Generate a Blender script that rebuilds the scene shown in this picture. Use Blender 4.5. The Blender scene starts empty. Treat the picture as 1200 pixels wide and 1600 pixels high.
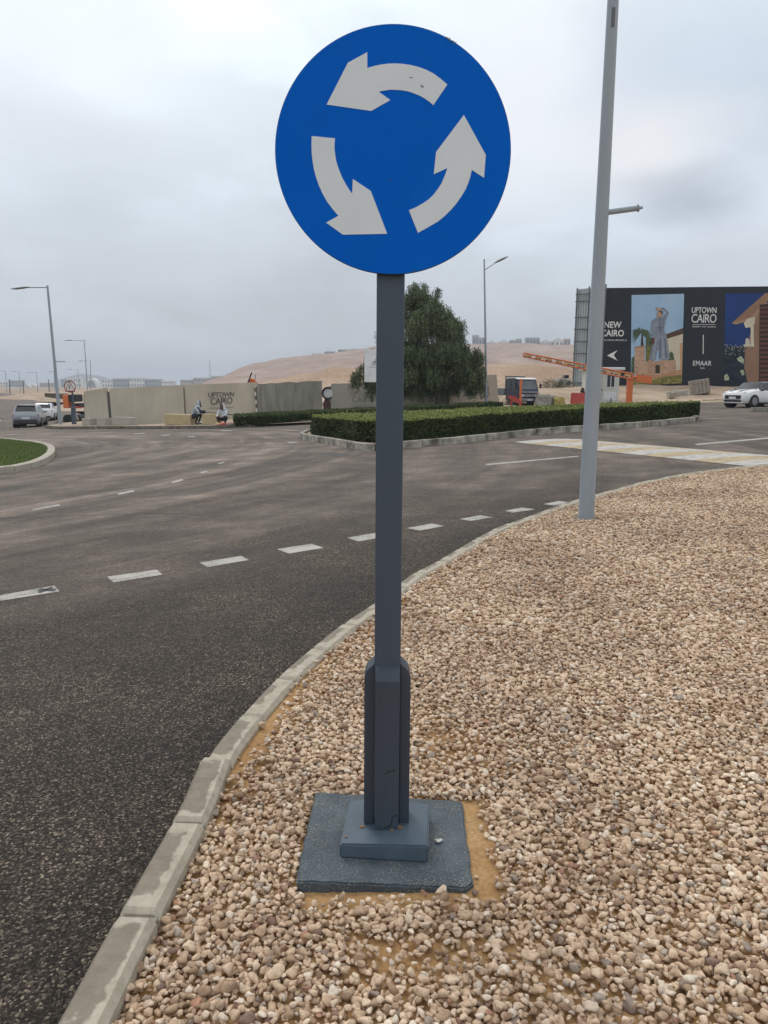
import bpy, bmesh, math, random
import numpy as np
from mathutils import Vector, Matrix, noise as mnoise

random.seed(7)
RNG = np.random.default_rng(11)
sc = bpy.context.scene
COL = sc.collection
R = math.radians

# ------------------------------------------------------------------ camera
CAMZ = 1.58
TILT, ROLL, F = R(9.2), 0.007, 1200.0
fw = Vector((0, math.cos(TILT), -math.sin(TILT)))
u0 = Vector((0, math.sin(TILT), math.cos(TILT)))
r0 = Vector((1, 0, 0))
rt = r0 * math.cos(ROLL) + u0 * math.sin(ROLL)
up = u0 * math.cos(ROLL) - r0 * math.sin(ROLL)
cam_d = bpy.data.cameras.new('camera')
cam = bpy.data.objects.new('camera', cam_d)
COL.objects.link(cam)
m = Matrix.Identity(4)
for i in range(3):
    m[i][0], m[i][1], m[i][2] = rt[i], up[i], -fw[i]
m[2][3] = CAMZ
cam.matrix_world = m
cam_d.sensor_fit = 'HORIZONTAL'
cam_d.sensor_width = 36.0
cam_d.lens = 36.0
cam_d.clip_start = 0.05
cam_d.clip_end = 9000
sc.camera = cam

# ------------------------------------------------------------------ world, sun, exposure
SUN_EL, SUN_AZ = R(48), R(-28)          # azimuth measured from +Y towards +X
sc.view_settings.view_transform = 'Standard'
sc.view_settings.look = 'None'
sc.view_settings.gamma = 1.0
sc.view_settings.exposure = 0.0
world = bpy.data.worlds.new('World')
sc.world = world
world.use_nodes = True
wn, wl = world.node_tree.nodes, world.node_tree.links
wn.clear()


def N(nodes, typ, **kw):
    n = nodes.new(typ)
    for k, v in kw.items():
        if k in n.inputs:
            n.inputs[k].default_value = v
        else:
            setattr(n, k, v)
    return n


def ramp(nodes, stops, interp='LINEAR'):
    n = nodes.new('ShaderNodeValToRGB')
    cr = n.color_ramp
    cr.interpolation = interp
    while len(cr.elements) < len(stops):
        cr.elements.new(0.5)
    for e, (p, c) in zip(cr.elements, stops):
        e.position = p
        e.color = (c[0], c[1], c[2], 1) if not isinstance(c, (int, float)) else (c, c, c, 1)
    return n


def mth(nodes, links, op, a, b=None, clamp=False):
    n = nodes.new('ShaderNodeMath')
    n.operation = op
    n.use_clamp = clamp
    for i, v in enumerate((a, b)):
        if v is None:
            continue
        if isinstance(v, (int, float)):
            n.inputs[i].default_value = v
        else:
            links.new(v, n.inputs[i])
    return n.outputs[0]


def mixc(nodes, links, fac, a, b, blend='MIX'):
    n = nodes.new('ShaderNodeMix')
    n.data_type = 'RGBA'
    n.blend_type = blend
    for sock, v in ((n.inputs[0], fac), (n.inputs[6], a), (n.inputs[7], b)):
        if isinstance(v, (int, float)):
            sock.default_value = v
        elif isinstance(v, tuple):
            sock.default_value = (v[0], v[1], v[2], 1)
        else:
            links.new(v, sock)
    return n.outputs[2]


sky = N(wn, 'ShaderNodeTexSky', sky_type='NISHITA', sun_disc=False, sun_elevation=SUN_EL,
        sun_rotation=SUN_AZ, altitude=150.0, air_density=1.0, dust_density=4.0, ozone_density=1.0)
bg_sky = N(wn, 'ShaderNodeBackground', Strength=0.09)
wl.new(sky.outputs[0], bg_sky.inputs[0])
tc = wn.new('ShaderNodeTexCoord')
sep = wn.new('ShaderNodeSeparateXYZ')
wl.new(tc.outputs['Generated'], sep.inputs[0])
elev = ramp(wn, [(0.0, (.45, .49, .54)), (0.10, (.505, .555, .61)), (0.20, (.61, .675, .745)),
                 (0.30, (.69, .77, .845)), (0.42, (.88, .97, 1.02)), (0.70, (.97, 1.0, 1.04)), (1.0, (1.0, 1.0, 1.0))])
wl.new(sep.outputs[2], elev.inputs[0])
mp = wn.new('ShaderNodeMapping')
mp.inputs['Scale'].default_value = (1, 1, 2.2)
mp.inputs['Location'].default_value = (3.1, .4, 1.7)
wl.new(tc.outputs['Generated'], mp.inputs[0])
n1 = N(wn, 'ShaderNodeTexNoise', Scale=2.6, Detail=7.0, Roughness=0.52)
n2 = N(wn, 'ShaderNodeTexNoise', Scale=7.0, Detail=6.0, Roughness=0.55)
n1.inputs['Distortion'].default_value = 0.35
wl.new(mp.outputs[0], n1.inputs[0])
wl.new(mp.outputs[0], n2.inputs[0])
r1 = ramp(wn, [(0.33, .87), (0.5, 1.0), (0.66, 1.15)], 'EASE')
wl.new(n1.outputs[0], r1.inputs[0])
r2 = ramp(wn, [(0.35, .95), (0.65, 1.06)], 'EASE')
wl.new(n2.outputs[0], r2.inputs[0])
c = mixc(wn, wl, 1.0, elev.outputs[0], r1.outputs[0], 'MULTIPLY')
c = mixc(wn, wl, 1.0, c, r2.outputs[0], 'MULTIPLY')


def skydir(px, py):
    d = (fw + rt * ((px - 600) / F) + up * ((800 - py) / F)).normalized()
    return d


# broad banks of the cloud deck: (pixel direction, width, gain)
def bank(c, px, py, w, col, amt, wz=1.0):
    d = skydir(px, py)
    vs = wn.new('ShaderNodeVectorMath')
    vs.operation = 'SUBTRACT'
    wl.new(tc.outputs['Generated'], vs.inputs[0])
    vs.inputs[1].default_value = d
    vm = wn.new('ShaderNodeVectorMath')
    vm.operation = 'MULTIPLY'
    wl.new(vs.outputs[0], vm.inputs[0])
    vm.inputs[1].default_value = (1, 1, wz)
    vl = wn.new('ShaderNodeVectorMath')
    vl.operation = 'LENGTH'
    wl.new(vm.outputs[0], vl.inputs[0])
    nn = mth(wn, wl, 'MULTIPLY', mth(wn, wl, 'SUBTRACT', n1.outputs[0], 0.5), w * 1.6)
    dd = mth(wn, wl, 'ADD', vl.outputs['Value'], nn)
    f = wn.new('ShaderNodeMapRange')
    f.interpolation_type = 'SMOOTHSTEP'
    wl.new(dd, f.inputs[0])
    f.inputs[1].default_value = w
    f.inputs[2].default_value = w * 0.15
    f.inputs[3].default_value = 0
    f.inputs[4].default_value = amt
    return mixc(wn, wl, f.outputs[0], c, col)


c = bank(c, 100, 60, .36, (.86, .93, 1.0), .75)
c = bank(c, 130, 330, .30, (.51, .57, .635), .55, 1.8)
c = bank(c, 840, 170, .20, (.90, .93, .98), .8)
c = bank(c, 1130, 120, .20, (.60, .69, .79), .75)
c = bank(c, 1020, 245, .14, (.90, .89, .90), .75, 1.8)
c = bank(c, 1085, 318, .15, (.42, .47, .55), .85, 2.0)
c = bank(c, 1150, 400, .16, (.64, .655, .70), .6, 2.0)
bg_cl = N(wn, 'ShaderNodeBackground', Strength=1.08)
wl.new(c, bg_cl.inputs[0])
ms = wn.new('ShaderNodeMixShader')
ms.inputs[0].default_value = 0.93
wo = wn.new('ShaderNodeOutputWorld')
wl.new(bg_sky.outputs[0], ms.inputs[1])
wl.new(bg_cl.outputs[0], ms.inputs[2])
wl.new(ms.outputs[0], wo.inputs[0])

sd = bpy.data.lights.new('sun', 'SUN')
sd.energy = 0.9
sd.angle = R(18)
sd.color = (1.0, 0.96, 0.9)
so = bpy.data.objects.new('sun', sd)
COL.objects.link(so)
sdir = Vector((math.sin(SUN_AZ) * math.cos(SUN_EL), math.cos(SUN_AZ) * math.cos(SUN_EL), math.sin(SUN_EL)))
so.rotation_euler = sdir.to_track_quat('Z', 'Y').to_euler()


# ------------------------------------------------------------------ terrain and pixel helpers
XL, XR = -28.0, 40.0


def T(x):
    x = max(XL, min(XR, x))
    return .034 * x if x > 0 else .045 * x


ROAD, GRAVEL, VERGE = -.09, 0.0, .03


def ray(px, py):
    return fw + rt * ((px - 600) / F) + up * ((800 - py) / F)


def G(px, py, zo=0.0):
    d = ray(px, py)
    lo, hi = .3, 4000.0
    for _ in range(70):
        t = math.sqrt(lo * hi)
        p = d * t
        if CAMZ + p.z - T(p.x) - zo > 0:
            lo = t
        else:
            hi = t
    p = d * lo
    return Vector((p.x, p.y, CAMZ + p.z))


def at(px, py, Y):
    d = ray(px, py)
    t = Y / d.y
    return Vector((d.x * t, Y, CAMZ + d.z * t))


# ------------------------------------------------------------------ materials
MATS = {}


def newmat(name):
    mt = bpy.data.materials.new(name)
    mt.use_nodes = True
    nt = mt.node_tree
    b = nt.nodes['Principled BSDF']
    return mt, nt.nodes, nt.links, b


def pm(name, c1, c2=None, scale=3.0, rough=.6, bump=0.0, bscale=None, metal=0.0, spec=.5, detail=6.0,
       stretch=(1, 1, 1), coat=0.0):
    if name in MATS:
        return MATS[name]
    mt, n, l, b = newmat(name)
    b.inputs['Roughness'].default_value = rough
    b.inputs['Metallic'].default_value = metal
    b.inputs['Specular IOR Level'].default_value = spec
    b.inputs['Coat Weight'].default_value = coat
    if c2 is None:
        c2 = tuple(v * .82 for v in c1)
    t = n.new('ShaderNodeTexCoord')
    mpn = n.new('ShaderNodeMapping')
    mpn.inputs['Scale'].default_value = stretch
    l.new(t.outputs['Object'], mpn.inputs[0])
    ns = N(n, 'ShaderNodeTexNoise', Scale=scale, Detail=detail, Roughness=.6)
    l.new(mpn.outputs[0], ns.inputs[0])
    rp = ramp(n, [(.35, c1), (.68, c2)])
    l.new(ns.outputs[0], rp.inputs[0])
    l.new(rp.outputs[0], b.inputs['Base Color'])
    if bump:
        nb = N(n, 'ShaderNodeTexNoise', Scale=bscale or scale * 6, Detail=5.0, Roughness=.6)
        l.new(mpn.outputs[0], nb.inputs[0])
        bp = N(n, 'ShaderNodeBump', Strength=bump, Distance=.02)
        l.new(nb.outputs[0], bp.inputs['Height'])
        l.new(bp.outputs[0], b.inputs['Normal'])
    MATS[name] = mt
    return mt


# ------------------------------------------------------------------ mesh builder
class MB:
    def __init__(s):
        s.v, s.f, s.m, s.uv = [], [], [], []

    def add(s, vs, fs, mi=0):
        o = len(s.v)
        s.v += [tuple(v) for v in vs]
        for f in fs:
            s.f.append(tuple(i + o for i in f))
            s.m.append(mi)
        return s

    def box(s, c, d, rz=0, mi=0, M=None):
        hx, hy, hz = d[0] / 2, d[1] / 2, d[2] / 2
        vs = [Vector((x * hx, y * hy, z * hz)) for z in (-1, 1) for y in (-1, 1) for x in (-1, 1)]
        Q = (M or Matrix.Rotation(rz, 3, 'Z'))
        vs = [Q @ v + Vector(c) for v in vs]
        return s.add(vs, [(0, 2, 3, 1), (4, 5, 7, 6), (0, 1, 5, 4), (2, 6, 7, 3), (0, 4, 6, 2), (1, 3, 7, 5)], mi)

    def bbox(s, c, d, b=.01, rz=0, mi=0, M=None):
        """box with chamfered edges"""
        bm = bmesh.new()
        bmesh.ops.create_cube(bm, size=1.0)
        for v in bm.verts:
            v.co = Vector((v.co.x * d[0], v.co.y * d[1], v.co.z * d[2]))
        bmesh.ops.bevel(bm, geom=bm.edges[:], offset=b, segments=2, affect='EDGES', profile=.6)
        Q = (M or Matrix.Rotation(rz, 3, 'Z'))
        bm.verts.index_update()
        vs = [Q @ v.co + Vector(c) for v in bm.verts]
        fs = [tuple(v.index for v in f.verts) for f in bm.faces]
        bm.free()
        return s.add(vs, fs, mi)

    def tube(s, p0, p1, r0_, r1_=None, n=10, mi=0, cap=True, rot=0):
        p0, p1 = Vector(p0), Vector(p1)
        r1_ = r0_ if r1_ is None else r1_
        d = (p1 - p0).normalized()
        a = d.orthogonal().normalized() if abs(d.z) < .98 else Vector((1, 0, 0))
        a = (a - d * a.dot(d)).normalized()
        b = d.cross(a)
        vs = []
        for p, r in ((p0, r0_), (p1, r1_)):
            for k in range(n):
                t = 2 * math.pi * k / n + rot
                vs.append(p + (a * math.cos(t) + b * math.sin(t)) * r)
        fs = [(k, (k + 1) % n, n + (k + 1) % n, n + k) for k in range(n)]
        if cap:
            fs += [tuple(range(n))[::-1], tuple(range(n, 2 * n))]
        return s.add(vs, fs, mi)

    def path(s, pts, rs, n=8, mi=0):
        for i in range(len(pts) - 1):
            s.tube(pts[i], pts[i + 1], rs[i], rs[i + 1], n, mi)
        return s

    def prism(s, pts, off, mi=0):
        """polygon (3-D points, planar) extruded by vector off"""
        n = len(pts)
        pts = [Vector(p) for p in pts]
        vs = pts + [p + Vector(off) for p in pts]
        fs = [tuple(range(n)), tuple(range(2 * n - 1, n - 1, -1))]
        fs += [(k, n + k, n + (k + 1) % n, (k + 1) % n) for k in range(n)]
        return s.add(vs, fs, mi)

    def ball(s, c, r, seg=12, rings=8, mi=0):
        r = (r, r, r) if isinstance(r, (int, float)) else r
        vs, fs = [], []
        for i in range(rings + 1):
            th = math.pi * i / rings
            for k in range(seg):
                ph = 2 * math.pi * k / seg
                vs.append((c[0] + r[0] * math.sin(th) * math.cos(ph), c[1] + r[1] * math.sin(th) * math.sin(ph), c[2] + r[2] * math.cos(th)))
        for i in range(rings):
            for k in range(seg):
                fs.append((i * seg + k, (i + 1) * seg + k, (i + 1) * seg + (k + 1) % seg, i * seg + (k + 1) % seg))
        return s.add(vs, fs, mi)

    def build(s, name, mats, parent=None, smooth=False, fixn=True):
        me = bpy.data.meshes.new(name)
        me.from_pydata(s.v, [], s.f)
        mats = mats if isinstance(mats, (list, tuple)) else [mats]
        for mm in mats:
            me.materials.append(mm)
        if len(mats) > 1:
            me.polygons.foreach_set('material_index', s.m)
        if fixn:
            bm = bmesh.new()
            bm.from_mesh(me)
            bmesh.ops.recalc_face_normals(bm, faces=bm.faces[:])
            bm.to_mesh(me)
            bm.free()
        if smooth:
            me.polygons.foreach_set('use_smooth', [True] * len(me.polygons))
            try:
                me.set_sharp_from_angle(angle=R(38))
            except Exception:
                pass
        o = bpy.data.objects.new(name, me)
        COL.objects.link(o)
        if parent:
            o.parent = parent
        return o


def tag(o, label=None, cat=None, group=None, kind=None):
    if label:
        o['label'] = label
    if cat:
        o['category'] = cat
    if group:
        o['group'] = group
    if kind:
        o['kind'] = kind
    return o


def thing(name, label, cat, loc=(0, 0, 0), rz=0, group=None):
    o = bpy.data.objects.new(name, None)
    o.empty_display_size = .2
    COL.objects.link(o)
    o.location = loc
    o.rotation_euler = (0, 0, rz)
    return tag(o, label, cat, group)


def copy_tree(o, parent=None):
    c_ = o.copy()
    COL.objects.link(c_)
    c_.parent = parent
    for ch in list(o.children):
        copy_tree(ch, c_)
    return c_


def np_mesh(name, verts, faces, mats, parent=None, smooth=False, attr=None):
    """fast mesh of equal-size faces"""
    me = bpy.data.meshes.new(name)
    nv, (nf, k) = len(verts), faces.shape
    me.vertices.add(nv)
    me.vertices.foreach_set('co', verts.astype(np.float32).ravel())
    me.loops.add(nf * k)
    me.loops.foreach_set('vertex_index', faces.astype(np.int32).ravel())
    me.polygons.add(nf)
    me.polygons.foreach_set('loop_start', np.arange(0, nf * k, k, dtype=np.int32))
    me.polygons.foreach_set('loop_total', np.full(nf, k, dtype=np.int32))
    if smooth:
        me.polygons.foreach_set('use_smooth', np.ones(nf, dtype=bool))
    me.update(calc_edges=True)
    if attr is not None:
        a = me.attributes.new('rnd', 'FLOAT', 'POINT')
        a.data.foreach_set('value', attr.astype(np.float32))
    for mm in (mats if isinstance(mats, (list, tuple)) else [mats]):
        me.materials.append(mm)
    o = bpy.data.objects.new(name, me)
    COL.objects.link(o)
    if parent:
        o.parent = parent
    return o


def drape(name, poly, zo, mat, step=None, skirt=0.0):
    """flat sheet laid on the terrain; poly = list of (x, y)"""
    bm = bmesh.new()
    vs = [bm.verts.new((p[0], p[1], 0)) for p in poly]
    f = bm.faces.new(vs)
    bmesh.ops.triangulate(bm, faces=[f])
    for xx in (XL, 0.0, XR):
        bmesh.ops.bisect_plane(bm, geom=bm.verts[:] + bm.edges[:] + bm.faces[:], plane_co=(xx, 0, 0), plane_no=(1, 0, 0))
    if skirt:
        be = [e for e in bm.edges if len(e.link_faces) == 1]
        for v in bm.verts:
            v.co.z = T(v.co.x) + zo
        r_ = bmesh.ops.extrude_edge_only(bm, edges=be)
        for v in r_['geom']:
            if isinstance(v, bmesh.types.BMVert):
                v.co.z -= skirt
    else:
        for v in bm.verts:
            v.co.z = T(v.co.x) + zo
    bmesh.ops.recalc_face_normals(bm, faces=bm.faces[:])
    up_ = sum(f.normal.z * f.calc_area() for f in bm.faces)
    if up_ < 0:
        bmesh.ops.reverse_faces(bm, faces=bm.faces[:])
    me = bpy.data.meshes.new(name)
    bm.to_mesh(me)
    bm.free()
    me.materials.append(mat)
    o = bpy.data.objects.new(name, me)
    COL.objects.link(o)
    return o


def struct(o, label=None):
    o['kind'] = 'structure'
    if label:
        o['label'] = label
    return o


def gxy(pts, zo):
    return [(lambda p: (p.x, p.y))(G(a, b, zo)) for a, b in pts]


def smoothpath(pts, n=6):
    """Catmull-Rom through points"""
    P = [Vector(p) for p in pts]
    P = [P[0] * 2 - P[1]] + P + [P[-1] * 2 - P[-2]]
    out = []
    for i in range(1, len(P) - 2):
        a, b, c_, d = P[i - 1:i + 3]
        for k in range(n):
            t = k / n
            out.append(.5 * ((2 * b) + (c_ - a) * t + (2 * a - 5 * b + 4 * c_ - d) * t * t + (3 * b - a - 3 * c_ + d) * t ** 3))
    out.append(P[-2])
    return out


def text_mesh(name, s, size, mat, parent, origin, xdir, zdir, nrm, align='CENTER', bold=0.0, xs=1.0, depth=.01, space=1.0):
    cu = bpy.data.curves.new(name, 'FONT')
    cu.body = s
    cu.size = size
    cu.align_x = align
    cu.align_y = 'CENTER'
    cu.offset = bold
    cu.extrude = depth
    cu.resolution_u = 3
    cu.space_character = space
    ob = bpy.data.objects.new(name, cu)
    COL.objects.link(ob)
    dg = bpy.context.evaluated_depsgraph_get()
    me = bpy.data.meshes.new_from_object(ob.evaluated_get(dg))
    bpy.data.objects.remove(ob)
    bpy.data.curves.remove(cu)
    M4 = Matrix.Identity(4)
    for i in range(3):
        M4[i][0], M4[i][1], M4[i][2], M4[i][3] = xdir[i] * xs, zdir[i], nrm[i], origin[i]
    me.transform(M4)
    me.materials.clear()
    me.materials.append(mat)
    o = bpy.data.objects.new(name, me)
    COL.objects.link(o)
    o.parent = parent
    return o

# ================================================================== SETTING MATERIALS
RC = (-22.0, 23.0)     # centre of the roundabout


def asphalt():
    mt, n, l, b = newmat('asphalt')
    t = n.new('ShaderNodeTexCoord')
    O = t.outputs['Object']
    v = N(n, 'ShaderNodeTexVoronoi', Scale=125.0)
    v.feature = 'F1'
    l.new(O, v.inputs[0])
    sp = n.new('ShaderNodeSeparateColor')
    l.new(v.outputs['Color'], sp.inputs[0])
    agg = ramp(n, [(0.0, (.015, .0115, .009)), (.50, (.031, .024, .0185)), (.78, (.066, .052, .040)), (.93, (.14, .112, .085)), (1.0, (.27, .225, .165))])
    l.new(sp.outputs[0], agg.inputs[0])
    # fine grain inside the stones
    fn = N(n, 'ShaderNodeTexNoise', Scale=220.0, Detail=3.0)
    l.new(O, fn.inputs[0])
    fr = ramp(n, [(.3, .7), (.7, 1.3)])
    l.new(fn.outputs[0], fr.inputs[0])
    c = mixc(n, l, 1.0, agg.outputs[0], fr.outputs[0], 'MULTIPLY')
    # polar coordinates about the roundabout
    sx = n.new('ShaderNodeSeparateXYZ')
    l.new(O, sx.inputs[0])
    dx = mth(n, l, 'SUBTRACT', sx.outputs[0], RC[0])
    dy = mth(n, l, 'SUBTRACT', sx.outputs[1], RC[1])
    rr = mth(n, l, 'SQRT', mth(n, l, 'ADD', mth(n, l, 'MULTIPLY', dx, dx), mth(n, l, 'MULTIPLY', dy, dy)))
    th = mth(n, l, 'ARCTAN2', dy, dx)
    cb = n.new('ShaderNodeCombineXYZ')
    l.new(mth(n, l, 'MULTIPLY', rr, .85), cb.inputs[0])
    l.new(mth(n, l, 'MULTIPLY', th, 1.6), cb.inputs[1])
    tr = N(n, 'ShaderNodeTexNoise', Scale=1.0, Detail=6.0, Roughness=.62)
    tr.inputs['Distortion'].default_value = .5
    l.new(cb.outputs[0], tr.inputs[0])
    # worn, dusty ring against the darker outer lane
    wn_ = N(n, 'ShaderNodeTexNoise', Scale=.22, Detail=5.0)
    l.new(O, wn_.inputs[0])
    rw = mth(n, l, 'ADD', rr, mth(n, l, 'MULTIPLY', mth(n, l, 'SUBTRACT', wn_.outputs[0], .5), 8.0))
    mr = N(n, 'ShaderNodeMapRange')
    mr.interpolation_type = 'SMOOTHSTEP'
    l.new(rw, mr.inputs[0])
    mr.inputs[1].default_value, mr.inputs[2].default_value = 28.5, 20.0
    trr = ramp(n, [(.38, .08), (.50, .45), (.62, .92)])
    l.new(tr.outputs[0], trr.inputs[0])
    dust_sheen = mth(n, l, 'MULTIPLY', mr.outputs[0], mth(n, l, 'ADD', mth(n, l, 'MULTIPLY', trr.outputs[0], .74), .14), True)
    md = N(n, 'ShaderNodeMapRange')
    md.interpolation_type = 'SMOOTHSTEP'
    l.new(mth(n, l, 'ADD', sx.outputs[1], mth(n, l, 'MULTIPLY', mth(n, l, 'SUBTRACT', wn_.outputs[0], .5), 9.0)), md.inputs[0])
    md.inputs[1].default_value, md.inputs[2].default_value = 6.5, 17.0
    md.inputs[4].default_value = .42  # lighter with distance: dust plus grazing sheen put into the colour
    dust_sheen = mth(n, l, 'MAXIMUM', dust_sheen, mth(n, l, 'MULTIPLY', md.outputs[0], mth(n, l, 'ADD', mth(n, l, 'MULTIPLY', trr.outputs[0], .9), .45)), True)
    c = mixc(n, l, dust_sheen, c, (.25, .202, .168))
    # broad patches everywhere
    pn = N(n, 'ShaderNodeTexNoise', Scale=.9, Detail=6.0, Roughness=.65)
    l.new(O, pn.inputs[0])
    pr = ramp(n, [(.30, .55), (.50, 1.0), (.68, 1.65)])
    l.new(pn.outputs[0], pr.inputs[0])
    c = mixc(n, l, 1.0, c, pr.outputs[0], 'MULTIPLY')
    n9 = N(n, 'ShaderNodeTexNoise', Scale=14.0, Detail=5.0, Roughness=.7)
    l.new(O, n9.inputs[0])
    r9 = ramp(n, [(.3, .78), (.7, 1.25)])
    l.new(n9.outputs[0], r9.inputs[0])
    c = mixc(n, l, 1.0, c, r9.outputs[0], 'MULTIPLY')
    l.new(c, b.inputs['Base Color'])
    rg = ramp(n, [(.3, .68), (.7, .88)])
    l.new(pn.outputs[0], rg.inputs[0])
    l.new(rg.outputs[0], b.inputs['Roughness'])
    b.inputs['Specular IOR Level'].default_value = .20
    bp = N(n, 'ShaderNodeBump', Strength=1.0, Distance=.006)
    l.new(v.outputs['Distance'], bp.inputs['Height'])
    bp.invert = True
    l.new(bp.outputs[0], b.inputs['Normal'])
    return mt


def painted(name, col, wear=.5):
    """road paint worn down to the stones"""
    mt, n, l, b = newmat(name)
    t = n.new('ShaderNodeTexCoord')
    v = N(n, 'ShaderNodeTexVoronoi', Scale=85.0)
    l.new(t.outputs['Object'], v.inputs[0])
    sp = n.new('ShaderNodeSeparateColor')
    l.new(v.outputs['Color'], sp.inputs[0])
    ns = N(n, 'ShaderNodeTexNoise', Scale=5.0, Detail=8.0, Roughness=.7)
    l.new(t.outputs['Object'], ns.inputs[0])
    s_ = mth(n, l, 'ADD', mth(n, l, 'MULTIPLY', sp.outputs[0], .22), ns.outputs[0])
    rp = ramp(n, [(wear, 1.0), (wear + .14, .86), (wear + .34, .22)])
    l.new(s_, rp.inputs[0])
    c = mixc(n, l, rp.outputs[0], (.10, .09, .08), col)
    l.new(c, b.inputs['Base Color'])
    b.inputs['Roughness'].default_value = .7
    bp = N(n, 'ShaderNodeBump', Strength=.5, Distance=.004)
    l.new(v.outputs['Distance'], bp.inputs['Height'])
    l.new(bp.outputs[0], b.inputs['Normal'])
    return mt


def sandmat(name, c1, c2, c3, scale=.5, bump=.5, dist=.05, bs=9.0):
    mt, n, l, b = newmat(name)
    t = n.new('ShaderNodeTexCoord')
    a = N(n, 'ShaderNodeTexNoise', Scale=scale, Detail=9.0, Roughness=.62)
    l.new(t.outputs['Object'], a.inputs[0])
    rp = ramp(n, [(.32, c1), (.52, c2), (.72, c3)])
    l.new(a.outputs[0], rp.inputs[0])
    a2 = N(n, 'ShaderNodeTexNoise', Scale=scale * 30, Detail=6.0)
    l.new(t.outputs['Object'], a2.inputs[0])
    r2_ = ramp(n, [(.3, .78), (.7, 1.18)])
    l.new(a2.outputs[0], r2_.inputs[0])
    c = mixc(n, l, 1.0, rp.outputs[0], r2_.outputs[0], 'MULTIPLY')
    l.new(c, b.inputs['Base Color'])
    b.inputs['Roughness'].default_value = .95
    b.inputs['Specular IOR Level'].default_value = .1
    nb = N(n, 'ShaderNodeTexNoise', Scale=bs, Detail=7.0, Roughness=.65)
    l.new(t.outputs['Object'], nb.inputs[0])
    bp = N(n, 'ShaderNodeBump', Strength=bump, Distance=dist)
    l.new(nb.outputs[0], bp.inputs['Height'])
    l.new(bp.outputs[0], b.inputs['Normal'])
    return mt


def kerbmat():
    mt, n, l, b = newmat('kerb_concrete')
    uv = n.new('ShaderNodeUVMap')
    uv.uv_map = 'block'
    t = n.new('ShaderNodeTexCoord')
    s = n.new('ShaderNodeSeparateXYZ')
    l.new(uv.outputs[0], s.inputs[0])
    at_ = n.new('ShaderNodeAttribute')
    at_.attribute_name = 'damp'
    ns = N(n, 'ShaderNodeTexNoise', Scale=9.0, Detail=6.0, Roughness=.6)
    l.new(t.outputs['Object'], ns.inputs[0])
    nz = mth(n, l, 'MULTIPLY', mth(n, l, 'SUBTRACT', ns.outputs[0], .5), 1.9)
    # distance to the block's edge: u 0..1 along, v 0..1 across
    du = mth(n, l, 'SUBTRACT', .5, mth(n, l, 'ABSOLUTE', mth(n, l, 'SUBTRACT', s.outputs[0], .5)))
    dv = mth(n, l, 'SUBTRACT', 1.0, s.outputs[1])
    e1 = mth(n, l, 'MULTIPLY', du, 5.0)
    e2 = mth(n, l, 'MULTIPLY', dv, 2.2)
    dd = mth(n, l, 'ADD', mth(n, l, 'MINIMUM', e1, e2), nz)
    thr = mth(n, l, 'SUBTRACT', dd, mth(n, l, 'SUBTRACT', 1.5, at_.outputs['Fac']))
    mk = N(n, 'ShaderNodeMapRange')
    mk.interpolation_type = 'SMOOTHSTEP'
    l.new(thr, mk.inputs[0])
    mk.inputs[1].default_value, mk.inputs[2].default_value = 0.0, .22
    big = N(n, 'ShaderNodeTexNoise', Scale=22.0, Detail=7.0, Roughness=.65)
    l.new(t.outputs['Object'], big.inputs[0])
    dry = ramp(n, [(.3, (.32, .28, .215)), (.55, (.43, .385, .305)), (.75, (.50, .455, .37))])
    wet = ramp(n, [(.3, (.19, .16, .12)), (.7, (.27, .232, .18))])
    l.new(big.outputs[0], dry.inputs[0])
    l.new(big.outputs[0], wet.inputs[0])
    c = mixc(n, l, mk.outputs[0], dry.outputs[0], wet.outputs[0])
    l.new(c, b.inputs['Base Color'])
    b.inputs['Roughness'].default_value = .8
    b.inputs['Specular IOR Level'].default_value = .3
    nb = N(n, 'ShaderNodeTexNoise', Scale=140.0, Detail=4.0)
    l.new(t.outputs['Object'], nb.inputs[0])
    bp = N(n, 'ShaderNodeBump', Strength=.35, Distance=.004)
    l.new(nb.outputs[0], bp.inputs['Height'])
    l.new(bp.outputs[0], b.inputs['Normal'])
    return mt


def stonemat():
    mt, n, l, b = newmat('gravel_stone')
    a = n.new('ShaderNodeAttribute')
    a.attribute_name = 'rnd'
    rp = ramp(n, [(0.0, (.33, .225, .15)), (.10, (.47, .34, .235)), (.35, (.63, .475, .34)), (.62, (.72, .56, .415)),
                  (.82, (.76, .63, .495)), (.92, (.84, .75, .64)), (.96, (.42, .37, .32)), (.985, (.24, .15, .12)), (1.0, (.52, .30, .20))])
    l.new(a.outputs['Fac'], rp.inputs[0])
    t = n.new('ShaderNodeTexCoord')
    ns = N(n, 'ShaderNodeTexNoise', Scale=70.0, Detail=5.0, Roughness=.65)
    l.new(t.outputs['Object'], ns.inputs[0])
    r2_ = ramp(n, [(.3, (.64, .61, .58)), (.7, (1.18, 1.16, 1.13))])
    l.new(ns.outputs[0], r2_.inputs[0])
    c = mixc(n, l, 1.0, rp.outputs[0], r2_.outputs[0], 'MULTIPLY')
    # broad drifts of dustier and darker stones
    n3 = N(n, 'ShaderNodeTexNoise', Scale=1.1, Detail=5.0)
    l.new(t.outputs['Object'], n3.inputs[0])
    r3 = ramp(n, [(.34, (.80, .76, .74)), (.66, (1.10, 1.10, 1.08))])
    l.new(n3.outputs[0], r3.inputs[0])
    c = mixc(n, l, 1.0, c, r3.outputs[0], 'MULTIPLY')
    l.new(c, b.inputs['Base Color'])
    b.inputs['Roughness'].default_value = .82
    b.inputs['Specular IOR Level'].default_value = .25
    bp = N(n, 'ShaderNodeBump', Strength=.5, Distance=.003)
    l.new(ns.outputs[0], bp.inputs['Height'])
    l.new(bp.outputs[0], b.inputs['Normal'])
    return mt


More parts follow.
